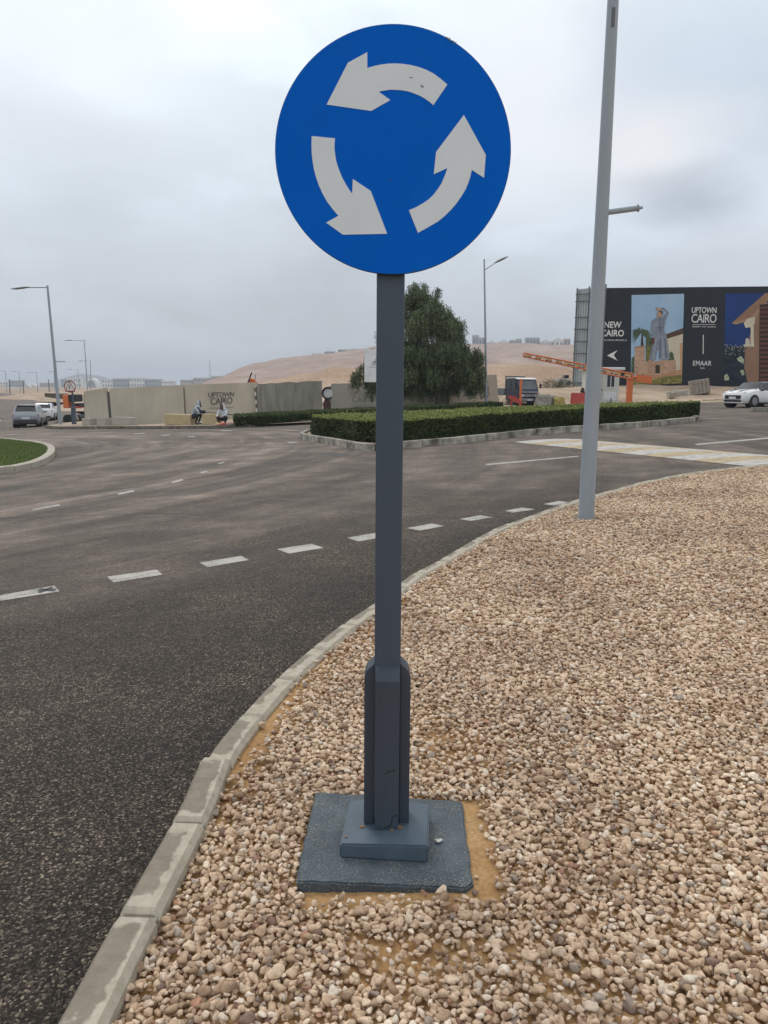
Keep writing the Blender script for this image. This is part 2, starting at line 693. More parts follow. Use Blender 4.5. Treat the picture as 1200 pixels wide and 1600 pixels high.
def leafmat(name, stops, trans=.15):
    mt, n, l, b = newmat(name)
    a = n.new('ShaderNodeAttribute')
    a.attribute_name = 'rnd'
    rp = ramp(n, stops)
    l.new(a.outputs['Fac'], rp.inputs[0])
    l.new(rp.outputs[0], b.inputs['Base Color'])
    b.inputs['Roughness'].default_value = .55
    b.inputs['Specular IOR Level'].default_value = .3
    return mt


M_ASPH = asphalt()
M_WHITE_PAINT = painted('road_paint_white', (.44, .41, .365), .45)
M_YEL_PAINT = painted('road_paint_yellow', (.47, .36, .21), .48)
M_HUMP_WHITE = painted('hump_paint_white', (.50, .47, .43), .50)
M_SAND = sandmat('desert_sand', (.29, .21, .145), (.37, .275, .195), (.44, .34, .25), .08, .6, .06, 3.0)
M_SAND2 = sandmat('yard_sand', (.31, .225, .165), (.42, .32, .235), (.52, .42, .325), .35, .8, .12, 2.2)
M_BED = sandmat('orange_sand', (.33, .19, .085), (.43, .26, .12), (.50, .33, .17), 2.2, .5, .012, 60)
M_VERGE = sandmat('verge_soil', (.30, .24, .18), (.38, .31, .24), (.46, .39, .31), .6, .6, .03, 12)
M_KERB = kerbmat()
M_STONE = stonemat()
M_CONC = pm('pale_concrete', (.42, .385, .33), (.36, .33, .285), 1.6, .85, .25, 40, spec=.2)
M_OLDCONC = pm('old_kerb_concrete', (.36, .33, .29), (.20, .18, .155), 2.2, .9, .4, 30, spec=.2)
M_GRASS = pm('lawn_turf', (.075, .105, .022), (.10, .135, .035), 3.0, .9, .8, 120, spec=.1)

# ================================================================== GROUND
GR = 2600.0
ang = [2 * math.pi * k / 96 for k in range(96)]
gp = [(GR * math.cos(a), GR * math.sin(a)) for a in ang]
struct(drape('ground', gp, -.20, M_SAND), 'open desert ground reaching the horizon')

# far edge of the junction (front kerb of the walled island and the road that runs past the yard on the right)
isl_front = gxy([(70, 668), (84, 670.5), (150, 670.5), (300, 670.5), (390, 667.5), (470, 662)], ROAD)
isl_rear = [(1.5, 38.6), (4.5, 41.2), (7.4, 45.5), (8.9, 50.5), (9.4, 56.0)]
yard_edge = gxy([(1098, 628.5), (1124, 625.5), (1160, 624)], ROAD)
LR_r = gxy([(70, 668), (95, 656), (131, 648.5), (112, 642.0), (86, 635.0), (60, 627.5), (38, 620.5), (22, 616.0)], ROAD)
LR_l = gxy([(0, 614.0), (-40, 618), (-30, 634), (4, 655), (-10, 668)], ROAD)
road_poly = [(-46, -6), (14, -6), (46, 18), (46, 56)] + [yard_edge[1], yard_edge[0]] + [(20.5, 62.0), (9.4, 62.0)] + \
            isl_rear[::-1] + isl_front[::-1][:-1] + LR_r + LR_l + [(-46, 38)]
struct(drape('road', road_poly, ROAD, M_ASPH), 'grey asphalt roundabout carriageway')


def markings(name, quads, mat, zo=ROAD + .004, label=None):
    mb = MB()
    for q in quads:
        p = [G(a, b, zo) for a, b in q]
        mb.add(p, [tuple(range(len(p)))])
    o = mb.build(name, mat)
    for f in o.data.polygons:
        if f.normal.z < 0:
            f.flip()
    return struct(o, label)


dash = [[(0, 930), (85, 915), (93, 924), (0, 939)],
        [(167, 901), (245, 890), (254, 898), (177, 910)],
        [(311, 879), (377, 868.5), (389, 875), (325, 886)],
        [(432, 858), (487, 849.5), (506, 856), (452, 865)],
        [(542, 840), (587, 832.5), (612, 837), (560, 846)],
        [(636, 825), (675, 818), (695, 822), (655, 829)],
        [(718, 811), (750, 805), (771, 808), (735, 814)],
        [(789, 798), (815, 793), (837, 796), (801, 801)],
        [(849, 787.5), (874, 782.5), (893, 785.5), (866, 790)],
        [(-110, 951), (-80, 945), (-62, 954), (-110, 963)]]
thin = [[(49, 795.5), (92, 788), (95, 790), (52, 797.5)], [(182, 771), (208, 766), (211, 768), (186, 773)],
        [(267, 753), (284, 748.5), (287, 750), (271, 755)], [(312, 738), (322, 735.5), (325, 737), (315, 739.5)],
        [(340, 724), (349, 721.5), (352, 722.5), (343, 725)],
        [(757, 725), (903, 712.2), (904, 713.6), (762, 727)],
        [(1085, 693.5), (1200, 683.5), (1260, 679), (1260, 681), (1200, 685.5), (1090, 695.5)],
        [(210, 677), (226, 676.4), (226, 677.4), (210, 678)], [(252, 679.5), (266, 679), (266, 680.2), (252, 680.6)],
        [(292, 682), (303, 681), (306, 682), (295, 683)], [(345, 672.5), (362, 672), (362, 673), (345, 673.4)],
        [(448, 691), (462, 690), (466, 691.6), (452, 692.4)],
        [(78, 654.2), (108, 654.2), (108, 655.2), (78, 655.2)], [(80, 641), (106, 641), (106, 641.6), (80, 641.6)]]
markings('road_markings', dash + thin, M_WHITE_PAINT, label='broken white lines painted on the asphalt')
M_TAR = pm('tar_mark', (.02, .019, .018), (.035, .032, .03), 8, .7)
marks = [[(58, 922), (64, 919), (89, 920.5), (84, 923.5)], [(63, 926), (58, 924.8), (80, 916.5), (84, 918)]]
markings('tar_marks', marks, M_TAR, ROAD + .008, 'dark cross shaped scuff on a white dash')
# cracks
mb = MB()


def crack(pts, w, zo=ROAD + .003):
    P = []
    for i in range(len(pts) - 1):
        for k in range(6):
            t = k / 6
            P.append((pts[i][0] + (pts[i + 1][0] - pts[i][0]) * t, pts[i][1] + (pts[i + 1][1] - pts[i][1]) * t + random.uniform(-.7, .7)))
    P = [G(a, b, zo) for a, b in P]
    for i in range(len(P) - 1):
        w1 = w * random.uniform(.5, 1.3)
        d = Vector((0, w1, 0))
        mb.add([P[i] - d, P[i + 1] - d, P[i + 1] + d, P[i] + d], [(0, 1, 2, 3)])


crack([(0, 809), (60, 808), (105, 806), (150, 804.5), (180, 804), (240, 801.5), (300, 803), (352, 806)], .012)
crack([(0, 823), (20, 821), (38, 818)], .011)
crack([(1040, 699), (1110, 706), (1200, 711.5)], .03)
struct(mb.build('road_cracks', M_TAR), 'thin crack lines across the asphalt')

# hump with yellow and white stripes
nearE = [(803, 691), (940, 704), (1026, 711.7), (1074, 717), (1120, 722.5), (1162, 728), (1215, 735)]
farE = [(866, 685.5), (940, 692.6), (1048, 699.8), (1128, 705.6), (1200, 711.7), (1300, 719), (1300, 719)]


def lerp_px(E, t):
    ds = [0]
    for i in range(1, len(E)):
        ds.append(ds[-1] + max(1e-6, math.dist(E[i], E[i - 1])))
    t *= ds[-1]
    return (float(np.interp(t, ds, [e[0] for e in E])), float(np.interp(t, ds, [e[1] for e in E])))


nearG = [G(*lerp_px(nearE, k / 40), ROAD) for k in range(41)]
farG = [G(*lerp_px([(862, 686), (1300, 719.2)], k / 40), ROAD) for k in range(41)]
n0, n1_ = nearG[0], nearG[-1]
Ahump, Bhump = G(803, 691, ROAD), G(1162, 728, ROAD)
Chump = G(866, 685.5, ROAD)
Dhump = G(1200, 711.7, ROAD)
hd = (Bhump - Ahump)
hd.z = 0
hl = hd.length
hd.normalize()
hn = Vector((-hd.y, hd.x, 0))
if hn.y < 0:
    hn = -hn
wid = abs((Dhump - Ahump).dot(hn))
mw, my_ = MB(), MB()
NS = 11
for k in range(NS):
    s0, s1 = hl * 1.02 * k / NS, hl * 1.02 * (k + 1) / NS
    tgt = my_ if k % 2 else mw
    prof = [(0, .0), (.25, .05), (.55, .075), (.8, .05), (1.0, 0.0)]
    sk = -.35
    for i in range(4):
        q = []
        for (a, za), s_ in (((prof[i][0], prof[i][1]), s0), ((prof[i][0], prof[i][1]), s1), ((prof[i + 1][0], prof[i + 1][1]), s1), ((prof[i + 1][0], prof[i + 1][1]), s0)):
            p = Ahump + hd * (s_ + a * wid * .55 - .0) + hn * (a * wid)
            p.z = T(p.x) + ROAD + .006 + za
            q.append(p)
        tgt.add(q, [(0, 1, 2, 3)])
struct(mw.build('hump_stripes_white', M_HUMP_WHITE), 'white stripes of the painted speed hump')
struct(my_.build('hump_stripes_yellow', M_YEL_PAINT), 'yellow stripes of the painted speed hump')

# dark drain patch beside the hedge island
mb = MB()
pp = [(495, 707.5), (520, 706.5), (540, 710), (547, 712.8), (530, 712.6), (508, 710.4)]
mb.add([G(a, b, ROAD + .004) for a, b in pp], [tuple(range(6))])
struct(mb.build('drain_patch', M_TAR), 'dark wet drain patch in the road')

# ------------------------------------------------------------------ kerb along the gravel
kl = [(60, 1650), (88, 1600), (131, 1521), (214, 1376), (283, 1256), (327, 1177), (389, 1103), (441, 1050), (495, 1005), (540, 970), (585, 940),
      (642, 897), (690, 872), (770, 827), (880, 787), (930, 772), (1010, 751), (1100, 735), (1200, 725), (1330, 716)]
KT_NEAR, KT_FAR = .045, .012


def ktop(y):
    return KT_NEAR if y > 1177 else KT_FAR


KL = [G(a, b, .05 if b > 1177 else KT_FAR) for a, b in kl]
_kd = (KL[1] - KL[3]).normalized()
KL = [KL[1] + _kd * 3.0, KL[1] + _kd * 1.5] + KL[1:]
KLs = smoothpath([(p.x, p.y, 0) for p in KL], 10)
# arc-length table
al = [0]
for i in range(1, len(KLs)):
    al.append(al[-1] + (KLs[i] - KLs[i - 1]).length)


def kat(s):
    x = float(np.interp(s, al, [p.x for p in KLs]))
    y = float(np.interp(s, al, [p.y for p in KLs]))
    return Vector((x, y, 0))


def ktan(s):
    return (kat(s + .08) - kat(s - .08)).normalized()


pj = G(327, 1177, .05)
sj = min(range(len(KLs)), key=lambda i: (KLs[i] - Vector((pj.x, pj.y, 0))).length)
S_DROP = al[sj]
KW = .125
BL = .50


def kerb_blocks(name, s0, s1, side_v, mat, bl=BL, kw=KW, posf=kat, tanf=ktan, topf=None, deep=.3, damp=None, label=None, gap=.005, endr=.012, ch=.014):
    bm = bmesh.new()
    uvl = bm.loops.layers.uv.new('block')
    dl = bm.verts.layers.float.new('damp')
    nb = int(round((s1 - s0) / bl))
    for k in range(nb):
        a, b = s0 + k * bl, s0 + (k + 1) * bl
        dmp = damp(a) if damp else random.uniform(.3, 1.2)
        jz = random.uniform(-.004, .004)
        jn = random.uniform(-.004, .004)
        NSG = 5
        rings = []
        fr_ = (0, endr / bl, .33, .66, 1 - endr / bl, 1)
        for q in range(NSG + 1):
            s = a + gap + (b - a - 2 * gap) * fr_[q]
            p, t = posf(s), tanf(s)
            nr = Vector((t.y, -t.x, 0))          # to the right of travel
            z = T(p.x) + topf(s) + jz
            e = endr * .8 if q in (0, NSG) else 0.0
            pts = []
            for (o_, zz, vv) in ((0, -deep, 0), (0, -ch - e, 0), (ch * .8, -e, .08), (kw - ch * .8, -e, .92), (kw, -ch - e, 1.0), (kw, -deep, 1.3)):
                pos = p + nr * (o_ + jn)
                v = bm.verts.new((pos.x, pos.y, z + zz))
                v[dl] = dmp
                pts.append((v, fr_[q], vv))
            rings.append(pts)
        for q in range(NSG):
            for i in range(5):
                A, B, C_, D = rings[q][i], rings[q][i + 1], rings[q + 1][i + 1], rings[q + 1][i]
                f = bm.faces.new([A[0], B[0], C_[0], D[0]])
                for lp, w in zip(f.loops, (A, B, C_, D)):
                    lp[uvl].uv = (w[1], w[2])
        for rg in (rings[0], rings[-1]):
            f = bm.faces.new([w[0] for w in rg])
            for lp, w in zip(f.loops, rg):
                lp[uvl].uv = (w[1], w[2])
    bmesh.ops.recalc_face_normals(bm, faces=bm.faces[:])
    me = bpy.data.meshes.new(name)
    bm.to_mesh(me)
    bm.free()
    me.materials.append(mat)
    o = bpy.data.objects.new(name, me)
    COL.objects.link(o)
    return struct(o, label)


def ktopf(s):
    # near blocks stand proud, the next one slopes down, the rest lie flush with the stones
    if s < S_DROP - .02:
        return .058
    return .024 if s < S_DROP + .5 else .014


def dampf(s):
    if s < S_DROP:
        return random.uniform(.85, 1.30)
    return random.choice([.35, .5, .6, .9, 1.05])


s_start = S_DROP - BL * int(S_DROP / BL)
kerb_blocks('kerb', s_start, al[-1] - .3, 1, M_KERB, topf=ktopf, damp=dampf, label='pale concrete kerb stones edging the gravel', gap=.009, endr=.016, ch=.022)
# mortar under the joints
bm_pts_l = [kat(s_start + i * .25) for i in range(int((al[-1] - s_start) / .25))]
mb = MB()
for i in range(len(bm_pts_l) - 1):
    sA, sB = s_start + i * .25, s_start + (i + 1) * .25
    q = []
    for s in (sA, sB):
        p, t = kat(s), ktan(s)
        nr = Vector((t.y, -t.x, 0))
        z = T(p.x) + ktopf(s) - .022
        q.append((p + nr * .008 + Vector((0, 0, z)), p + nr * (KW - .008) + Vector((0, 0, z)), p + nr * (KW - .008) + Vector((0, 0, z - .2)), p + nr * .008 + Vector((0, 0, z - .2))))
    (a0, b0, c0, d0), (a1, b1, c1, d1) = q
    mb.add([a0, b0, b1, a1], [(0, 1, 2, 3)])
    mb.add([b0, c0, c1, b1], [(0, 1, 2, 3)])
    mb.add([a0, d0, d1, a1], [(0, 1, 2, 3)])
struct(mb.build('kerb_mortar', pm('mortar', (.33, .30, .25), (.24, .21, .17), 20, .9)), 'grey mortar in the kerb joints')

# ------------------------------------------------------------------ gravel bed and stones
edge = []
s = .4
while s < al[-1]:
    p, t = kat(s), ktan(s)
    nr = Vector((t.y, -t.x, 0))
    q = p + nr * (KW - .02)
    edge.append((q.x, q.y))
    s += .2
bed_poly = edge + [(46, edge[-1][1] + 9), (46, -4), (edge[0][0], -4)]
struct(drape('gravel_bed', bed_poly, -.022, M_BED), 'orange sand bed under the gravel')

EX = np.array([e[0] for e in edge])
EY = np.array([e[1] for e in edge])


def inside_bed(x, y):
    # signed: x must be right of the kerb's inner edge at that y (edge is monotonic in y)
    xe = np.interp(y, EY, EX)
    return x - xe


SX, SY = .016, 2.54                     # sign position
slab_px = [(493, 1240), (722, 1247), (738, 1374), (725, 1384), (462, 1383)]
slab_pts = [G(a, b, .006) for a, b in slab_px]


def in_poly(x, y, poly):
    ins = np.zeros(x.shape, bool)
    n = len(poly)
    for i in range(n):
        x1, y1 = poly[i]
        x2, y2 = poly[(i + 1) % n]
        cnd = ((y1 > y) != (y2 > y)) & (x < (x2 - x1) * (y - y1) / (y2 - y1 + 1e-12) + x1)
        ins ^= cnd
    return ins


def vnoise(x, y, sc_, seed):
    return np.array([mnoise.noise(Vector((a * sc_ + seed, b * sc_, seed * 1.7))) for a, b in zip(x, y)])


ico = bmesh.new()
bmesh.ops.create_icosphere(ico, subdivisions=2, radius=1.0)
ICO2v = np.array([v.co[:] for v in ico.verts])
ICO2f = np.array([[v.index for v in f.verts] for f in ico.faces])
ico.free()
ico = bmesh.new()
bmesh.ops.create_icosphere(ico, subdivisions=1, radius=1.0)
ICO1v = np.array([v.co[:] for v in ico.verts])
ICO1f = np.array([[v.index for v in f.verts] for f in ico.faces])
ico.free()


def stone_template(base, k):
    v = base.copy()
    for _ in range(k):
        nrm = RNG.normal(size=3)
        nrm /= np.linalg.norm(nrm)
        d = RNG.uniform(.38, .74)
        dd = v @ nrm
        over = dd > d
        v[over] -= np.outer((dd[over] - d) * .97, nrm)
    return v / np.abs(v).max() * .97


TEMP2 = [stone_template(ICO2v, RNG.integers(9, 15)) for _ in range(32)]
TEMP1 = [stone_template(ICO1v, RNG.integers(3, 6)) for _ in range(24)]


def rotmats(n, tilt=.9):
    q = RNG.normal(size=(n, 4))
    q /= np.linalg.norm(q, axis=1)[:, None]
    w, x, y, z = q.T
    return np.stack([np.stack([1 - 2 * (y * y + z * z), 2 * (x * y - z * w), 2 * (x * z + y * w)], 1),
                     np.stack([2 * (x * y + z * w), 1 - 2 * (x * x + z * z), 2 * (y * z - x * w)], 1),
                     np.stack([2 * (x * z - y * w), 2 * (y * z + x * w), 1 - 2 * (x * x + y * y)], 1)], 1)


def rotflat(n):
    az = RNG.uniform(0, 2 * math.pi, n)
    tl = np.abs(RNG.normal(0, .38, n))
    ta = RNG.uniform(0, 2 * math.pi, n)
    c1, s1 = np.cos(az), np.sin(az)
    z0, o1 = np.zeros(n), np.ones(n)
    Rz = np.stack([np.stack([c1, -s1, z0], 1), np.stack([s1, c1, z0], 1), np.stack([z0, z0, o1], 1)], 1)
    ax = np.stack([np.cos(ta), np.sin(ta), z0], 1)
    K = np.stack([np.stack([z0, -ax[:, 2], ax[:, 1]], 1), np.stack([ax[:, 2], z0, -ax[:, 0]], 1), np.stack([-ax[:, 1], ax[:, 0], z0], 1)], 1)
    I = np.eye(3)[None]
    Rt = I + np.sin(tl)[:, None, None] * K + (1 - np.cos(tl))[:, None, None] * (K @ K)
    return Rt @ Rz


def gen_positions(y0, y1, sp, xfun):
    ys = np.arange(y0, y1, sp)
    X, Y = [], []
    for j, yy in enumerate(ys):
        xa, xb = xfun(yy)
        xs = np.arange(xa, xb, sp) + (sp / 2 if j % 2 else 0)
        X.append(xs)
        Y.append(np.full(xs.shape, yy))
    X, Y = np.concatenate(X), np.concatenate(Y)
    X = X + RNG.uniform(-.5, .5, X.shape) * sp
    Y = Y + RNG.uniform(-.5, .5, Y.shape) * sp
    return X, Y


def xrange_(y):
    xe = float(np.interp(y, EY, EX))
    return xe, max(.60 * y + 1.1, xe + .5)


def sand_amount(x, y):
    """0 = full cover of stones, 1 = bare sand"""
    s_ = np.zeros(x.shape)
    d = inside_bed(x, y)
    # strip of sand behind the dropped kerb
    kx = np.exp(-((y - 3.35) / .75) ** 2)
    s_ += kx * np.clip(1.25 - d / .16, 0, 1.2) * .9
    s_ += np.exp(-((y - 4.8) / 1.5) ** 2) * np.clip(1 - d / .35, 0, 1) * .55
    s_ += (y > 6) * np.clip(1 - d / .35, 0, 1) * .35
    # ring round the slab: right side and front
    cx, cy = sum(p.x for p in slab_pts) / 5, sum(p.y for p in slab_pts) / 5
    ddx, ddy = np.abs(x - cx) - .285, np.abs(y - cy - .01) - .26
    ring = np.maximum(ddx, ddy)
    wgt = np.where((x > cx + .1), 1.0, np.where(y < cy - .2, 1.0, .15))
    s_ += np.clip(1.15 - ring / .055, 0, 1.3) * wgt
    far = np.where(y > 3.0, 1.0, 0.0)
    # rear right drift behind the post
    s_ += np.exp(-(((x - .32) / .30) ** 2 + ((y - 3.25) / .30) ** 2)) * .55
    s_ += np.exp(-(((x - .1) / .16) ** 2 + ((y - 1.93) / .10) ** 2)) * .8
    return s_


def place_stones(X, Y, sp, temps, base_f, mean, zbase, keep_noise=.55, zjit=.006):
    ok = inside_bed(X, Y) > mean * .35
    X, Y = X[ok], Y[ok]
    sl = [(p.x, p.y) for p in slab_pts]
    cxs, cys = sum(p[0] for p in sl) / len(sl), sum(p[1] for p in sl) / len(sl)
    grow = [(cxs + (a - cxs) * 1.03, cys + (b_ - cys) * 1.03) for a, b_ in sl]
    ins = in_poly(X, Y, grow)
    pole2 = (X - LP.x) ** 2 + (Y - LP.y) ** 2 < .10 ** 2
    X, Y = X[~ins & ~pole2], Y[~ins & ~pole2]
    nz = vnoise(X, Y, 2.3, 5.1) + .5 * vnoise(X, Y, 7.0, 2.2)
    sa = sand_amount(X, Y) + np.clip(nz - keep_noise, 0, 1) * 1.1
    sa *= np.where(Y > 2.9, 1.0, .9)
    ok = RNG.uniform(0, 1, X.shape) > np.clip(sa, 0, .985)
    X, Y = X[ok], Y[ok]
    n = len(X)
    size = mean * np.exp(RNG.normal(-.04, .24, n))
    asp = np.stack([RNG.uniform(.98, 1.38, n), RNG.uniform(.82, 1.1, n), RNG.uniform(.52, .82, n)], 1)
    Rm = rotflat(n)
    rnd = RNG.uniform(0, 1, n)
    tx = np.where(X > 0, .034 * np.minimum(X, XR), .045 * np.maximum(X, XL))
    Z = tx + zbase + size * .30 + RNG.uniform(-zjit, zjit, n)
    ti = RNG.integers(0, len(temps), n)
    tv = np.stack(temps)[ti]                       # n, k, 3
    k = tv.shape[1]
    tv = tv * (size[:, None, None] / 2) * asp[:, None, :]
    tv = np.einsum('nij,nkj->nki', Rm, tv)
    tv += np.stack([X, Y, Z], 1)[:, None, :]
    F_ = (base_f[None] + (np.arange(n) * k)[:, None, None]).reshape(-1, 3)
    return tv.reshape(-1, 3), F_, np.repeat(rnd, k)


LP = G(915.5, 810, 0)                     # near lamp post
parts = []
X, Y = gen_positions(1.15, 4.6, .0198, xrange_)
parts.append(place_stones(X, Y, .0285, TEMP2, ICO2f, .0262, -.018))
X, Y = gen_positions(1.15, 4.6, .0265, xrange_)
parts.append(place_stones(X, Y, .040, TEMP2, ICO2f, .0258, -.006, zjit=.004))
X, Y = gen_positions(4.6, 16.5, .0240, xrange_)
parts.append(place_stones(X, Y, .031, TEMP1, ICO1f, .030, -.018))
X, Y = gen_positions(4.6, 16.5, .046, xrange_)
parts.append(place_stones(X, Y, .052, TEMP1, ICO1f, .031, -.006))
vs, fs, rn, off = [], [], [], 0
for v_, f_, r_ in parts:
    vs.append(v_)
    fs.append(f_ + off)
    rn.append(r_)
    off += len(v_)
gv = np_mesh('gravel', np.concatenate(vs), np.concatenate(fs), M_STONE, smooth=False, attr=np.concatenate(rn))
tag(gv, 'loose pale tan gravel stones covering the bed beside the kerb', kind='stuff')
print('gravel verts', off)

# ------------------------------------------------------------------ grass island on the left
gi_out = [(-60, 757), (0, 741), (25, 738), (55, 731), (75, 723), (86, 712), (83, 703), (66, 697), (36, 693), (0, 689), (-60, 685)]
gi_top = gxy(gi_out, ROAD)
pl = smoothpath([(a, b, 0) for a, b in gi_top], 8)
al2 = [0]
for i in range(1, len(pl)):
    al2.append(al2[-1] + (pl[i] - pl[i - 1]).length)


def path_fns(P, A):
    def pf(s):
        return Vector((float(np.interp(s, A, [p.x for p in P])), float(np.interp(s, A, [p.y for p in P])), 0))

    def tf(s):
        return (pf(s + .1) - pf(s - .1)).normalized()
    return pf, tf


def reverse_path(P):
    P = P[::-1]
    A = [0]
    for i in range(1, len(P)):
        A.append(A[-1] + (P[i] - P[i - 1]).length)
    return P, A


prv, arv = reverse_path(pl)
pf2, tf2 = path_fns(prv, arv)
M_KERB2 = pm('cream_kerb', (.46, .42, .35), (.36, .32, .26), 5, .85, .3, 40, spec=.2)
kerb_blocks('island_kerb', .1, arv[-1] - .1, 1, M_KERB2, bl=.75, kw=.22, posf=pf2, tanf=tf2, topf=lambda s: ROAD + .16, deep=.3, label='cream kerb round the grass island', gap=.012)
inner = []
for i in range(0, int(arv[-1] / .5)):
    s = i * .5 + .1
    t = tf2(s)
    q = pf2(s) + Vector((t.y, -t.x, 0)) * .2
    inner.append((q.x, q.y))
inner += [(inner[-1][0] - 8, inner[-1][1]), (inner[-1][0] - 8, 24), (inner[0][0] - 8, inner[0][1])]
struct(drape('grass_island', inner, ROAD + .135, M_GRASS), 'mown lawn of the roundabout island')
# blades
xs_ = RNG.uniform(-20, -7, 90000)
ys_ = RNG.uniform(15, 37, 90000)
ok = in_poly(xs_, ys_, inner)
xs_, ys_ = xs_[ok], ys_[ok]
n_ = len(xs_)
zz = np.where(xs_ > 0, .034 * xs_, .045 * np.maximum(xs_, XL)) + ROAD + .13
aa = RNG.uniform(0, math.pi, n_)
hh = RNG.uniform(.035, .075, n_)
ww = RNG.uniform(.006, .014, n_)
b0 = np.stack([xs_ - np.cos(aa) * ww, ys_ - np.sin(aa) * ww, zz], 1)
b1 = np.stack([xs_ + np.cos(aa) * ww, ys_ + np.sin(aa) * ww, zz], 1)
b2 = np.stack([xs_ + RNG.normal(0, .015, n_), ys_ + RNG.normal(0, .015, n_), zz + hh], 1)
V_ = np.stack([b0, b1, b2], 1).reshape(-1, 3)
F_ = np.arange(n_ * 3).reshape(-1, 3)
tag(np_mesh('grass', V_, F_, leafmat('grass_blade', [(0, (.075, .11, .02)), (1, (.16, .20, .06))]), attr=np.repeat(RNG.uniform(0, 1, n_), 3)),
    'short green grass on the roundabout island', kind='stuff')


# ------------------------------------------------------------------ walled island (verge) with its dark kerb
fr = [(-b, 0) for b in (0,)]
vf = [(a, b) for a, b in isl_front]
verge_poly = vf + isl_rear + [(9.4, 75), (-21, 75), (vf[0][0] - .6, vf[0][1] + 4)]
struct(drape('verge', verge_poly, ROAD + .125, M_VERGE, skirt=.3), 'pale soil of the walled island')
pl3 = smoothpath([(a, b, 0) for a, b in vf + isl_rear], 6)
P3, A3 = pl3, [0]
for i in range(1, len(P3)):
    A3.append(A3[-1] + (P3[i] - P3[i - 1]).length)
P3r, A3r = reverse_path(P3)
pf3, tf3 = path_fns(P3r, A3r)
kerb_blocks('verge_kerb', .1, A3r[-1] - .1, 1, pm('weathered_kerb', (.22, .185, .15), (.10, .085, .07), 2.2, .9, .4, 30, spec=.2), bl=1.0, kw=.2, posf=pf3, tanf=tf3, topf=lambda s: ROAD + .165, deep=.3, label='dark weathered kerb in front of the walls', gap=.01)

# ------------------------------------------------------------------ yard bank behind the right hand road
def bank_z(x, y):
    f = min(1, max(0, (y - 57.5) / 17.0))
    n_ = mnoise.noise(Vector((x * .22, y * .22, 3))) * .38 + mnoise.noise(Vector((x * .7, y * .7, 1))) * .14
    base = T(x) * (1 - f) + 1.85 * f
    return base + n_ * min(1, max(0, (y - 56.5) / 6)) * .9


def height_grid(name, x0, x1, y0, y1, st, fn, mat, label=None, smooth=True):
    nx, ny = int((x1 - x0) / st) + 1, int((y1 - y0) / st) + 1
    vs = []
    for j in range(ny):
        for i in range(nx):
            x, y = x0 + i * st, y0 + j * st
            vs.append((x, y, fn(x, y)))
    fs = [(j * nx + i, j * nx + i + 1, (j + 1) * nx + i + 1, (j + 1) * nx + i) for j in range(ny - 1) for i in range(nx - 1)]
    mb = MB()
    mb.add(vs, fs)
    o = mb.build(name, mat, smooth=True, fixn=False)
    return struct(o, label)


def bfn(x, y):
    ye = 56.2 if x > 22 else 58
    if y < ye - .6 or x < 9.8:
        return T(x) - .35
    return bank_z(x, y) + .02


height_grid('sand_bank', 9.0, 75, 54, 110, .8, bfn, M_SAND2, 'churned sandy bank in front of the billboard')
# kerb line of the yard
mb = MB()
ya = G(1098, 628.5, ROAD)
yb = Vector((46, 54.5, 0))
for k in range(26):
    p = ya.lerp(yb, k / 26)
    q = ya.lerp(yb, (k + .96) / 26)
    mid = (p + q) / 2
    mb.box((mid.x, mid.y + .1, T(mid.x) + .0), ((q - p).length, .2, .16), rz=math.atan2(q.y - p.y, q.x - p.x))
struct(mb.build('yard_kerb', M_OLDCONC), 'grey kerb along the sandy yard')

# left mounds
def mound(name, cx, cy, rx, ry, h, mat, label, base=None, seed=0, st=None):
    st = st or max(rx, ry) / 18
    nx = int(2 * rx / st) + 1
    ny = int(2 * ry / st) + 1
    vs = []
    for j in range(ny):
        for i in range(nx):
            x, y = cx - rx + i * st, cy - ry + j * st
            r_ = math.hypot((x - cx) / rx, (y - cy) / ry)
            f = max(0, 1 - r_ ** 2)
            nz = 1 + .35 * mnoise.noise(Vector((x / rx * 2.3, y / ry * 2.3, seed))) + .12 * mnoise.noise(Vector((x / rx * 8, y / ry * 8, seed)))
            vs.append((x, y, (T(x) if base is None else base) - .25 + (h + .25) * min(1, f ** .8 * 1.2) * nz if f > 0 else (T(x) if base is None else base) - .4))
    fs = [(j * nx + i, j * nx + i + 1, (j + 1) * nx + i + 1, (j + 1) * nx + i) for j in range(ny - 1) for i in range(nx - 1)]
    mb = MB()
    mb.add(vs, fs)
    return struct(mb.build(name, mat, smooth=True, fixn=False), label)


mound('sand_mound', -31.0, 50.5, 4.6, 5.5, 1.0, M_SAND2, 'low tan sand mound left of the silver car', seed=2)
mound('sand_mound', -62, 215, 36, 62, 1.9, M_SAND2, 'long tan sand bank along the far road', seed=5)
mound('sand_mound', -35, 112, 10.5, 24, .9, M_SAND2, 'low tan sand bank beside the far road', seed=8)


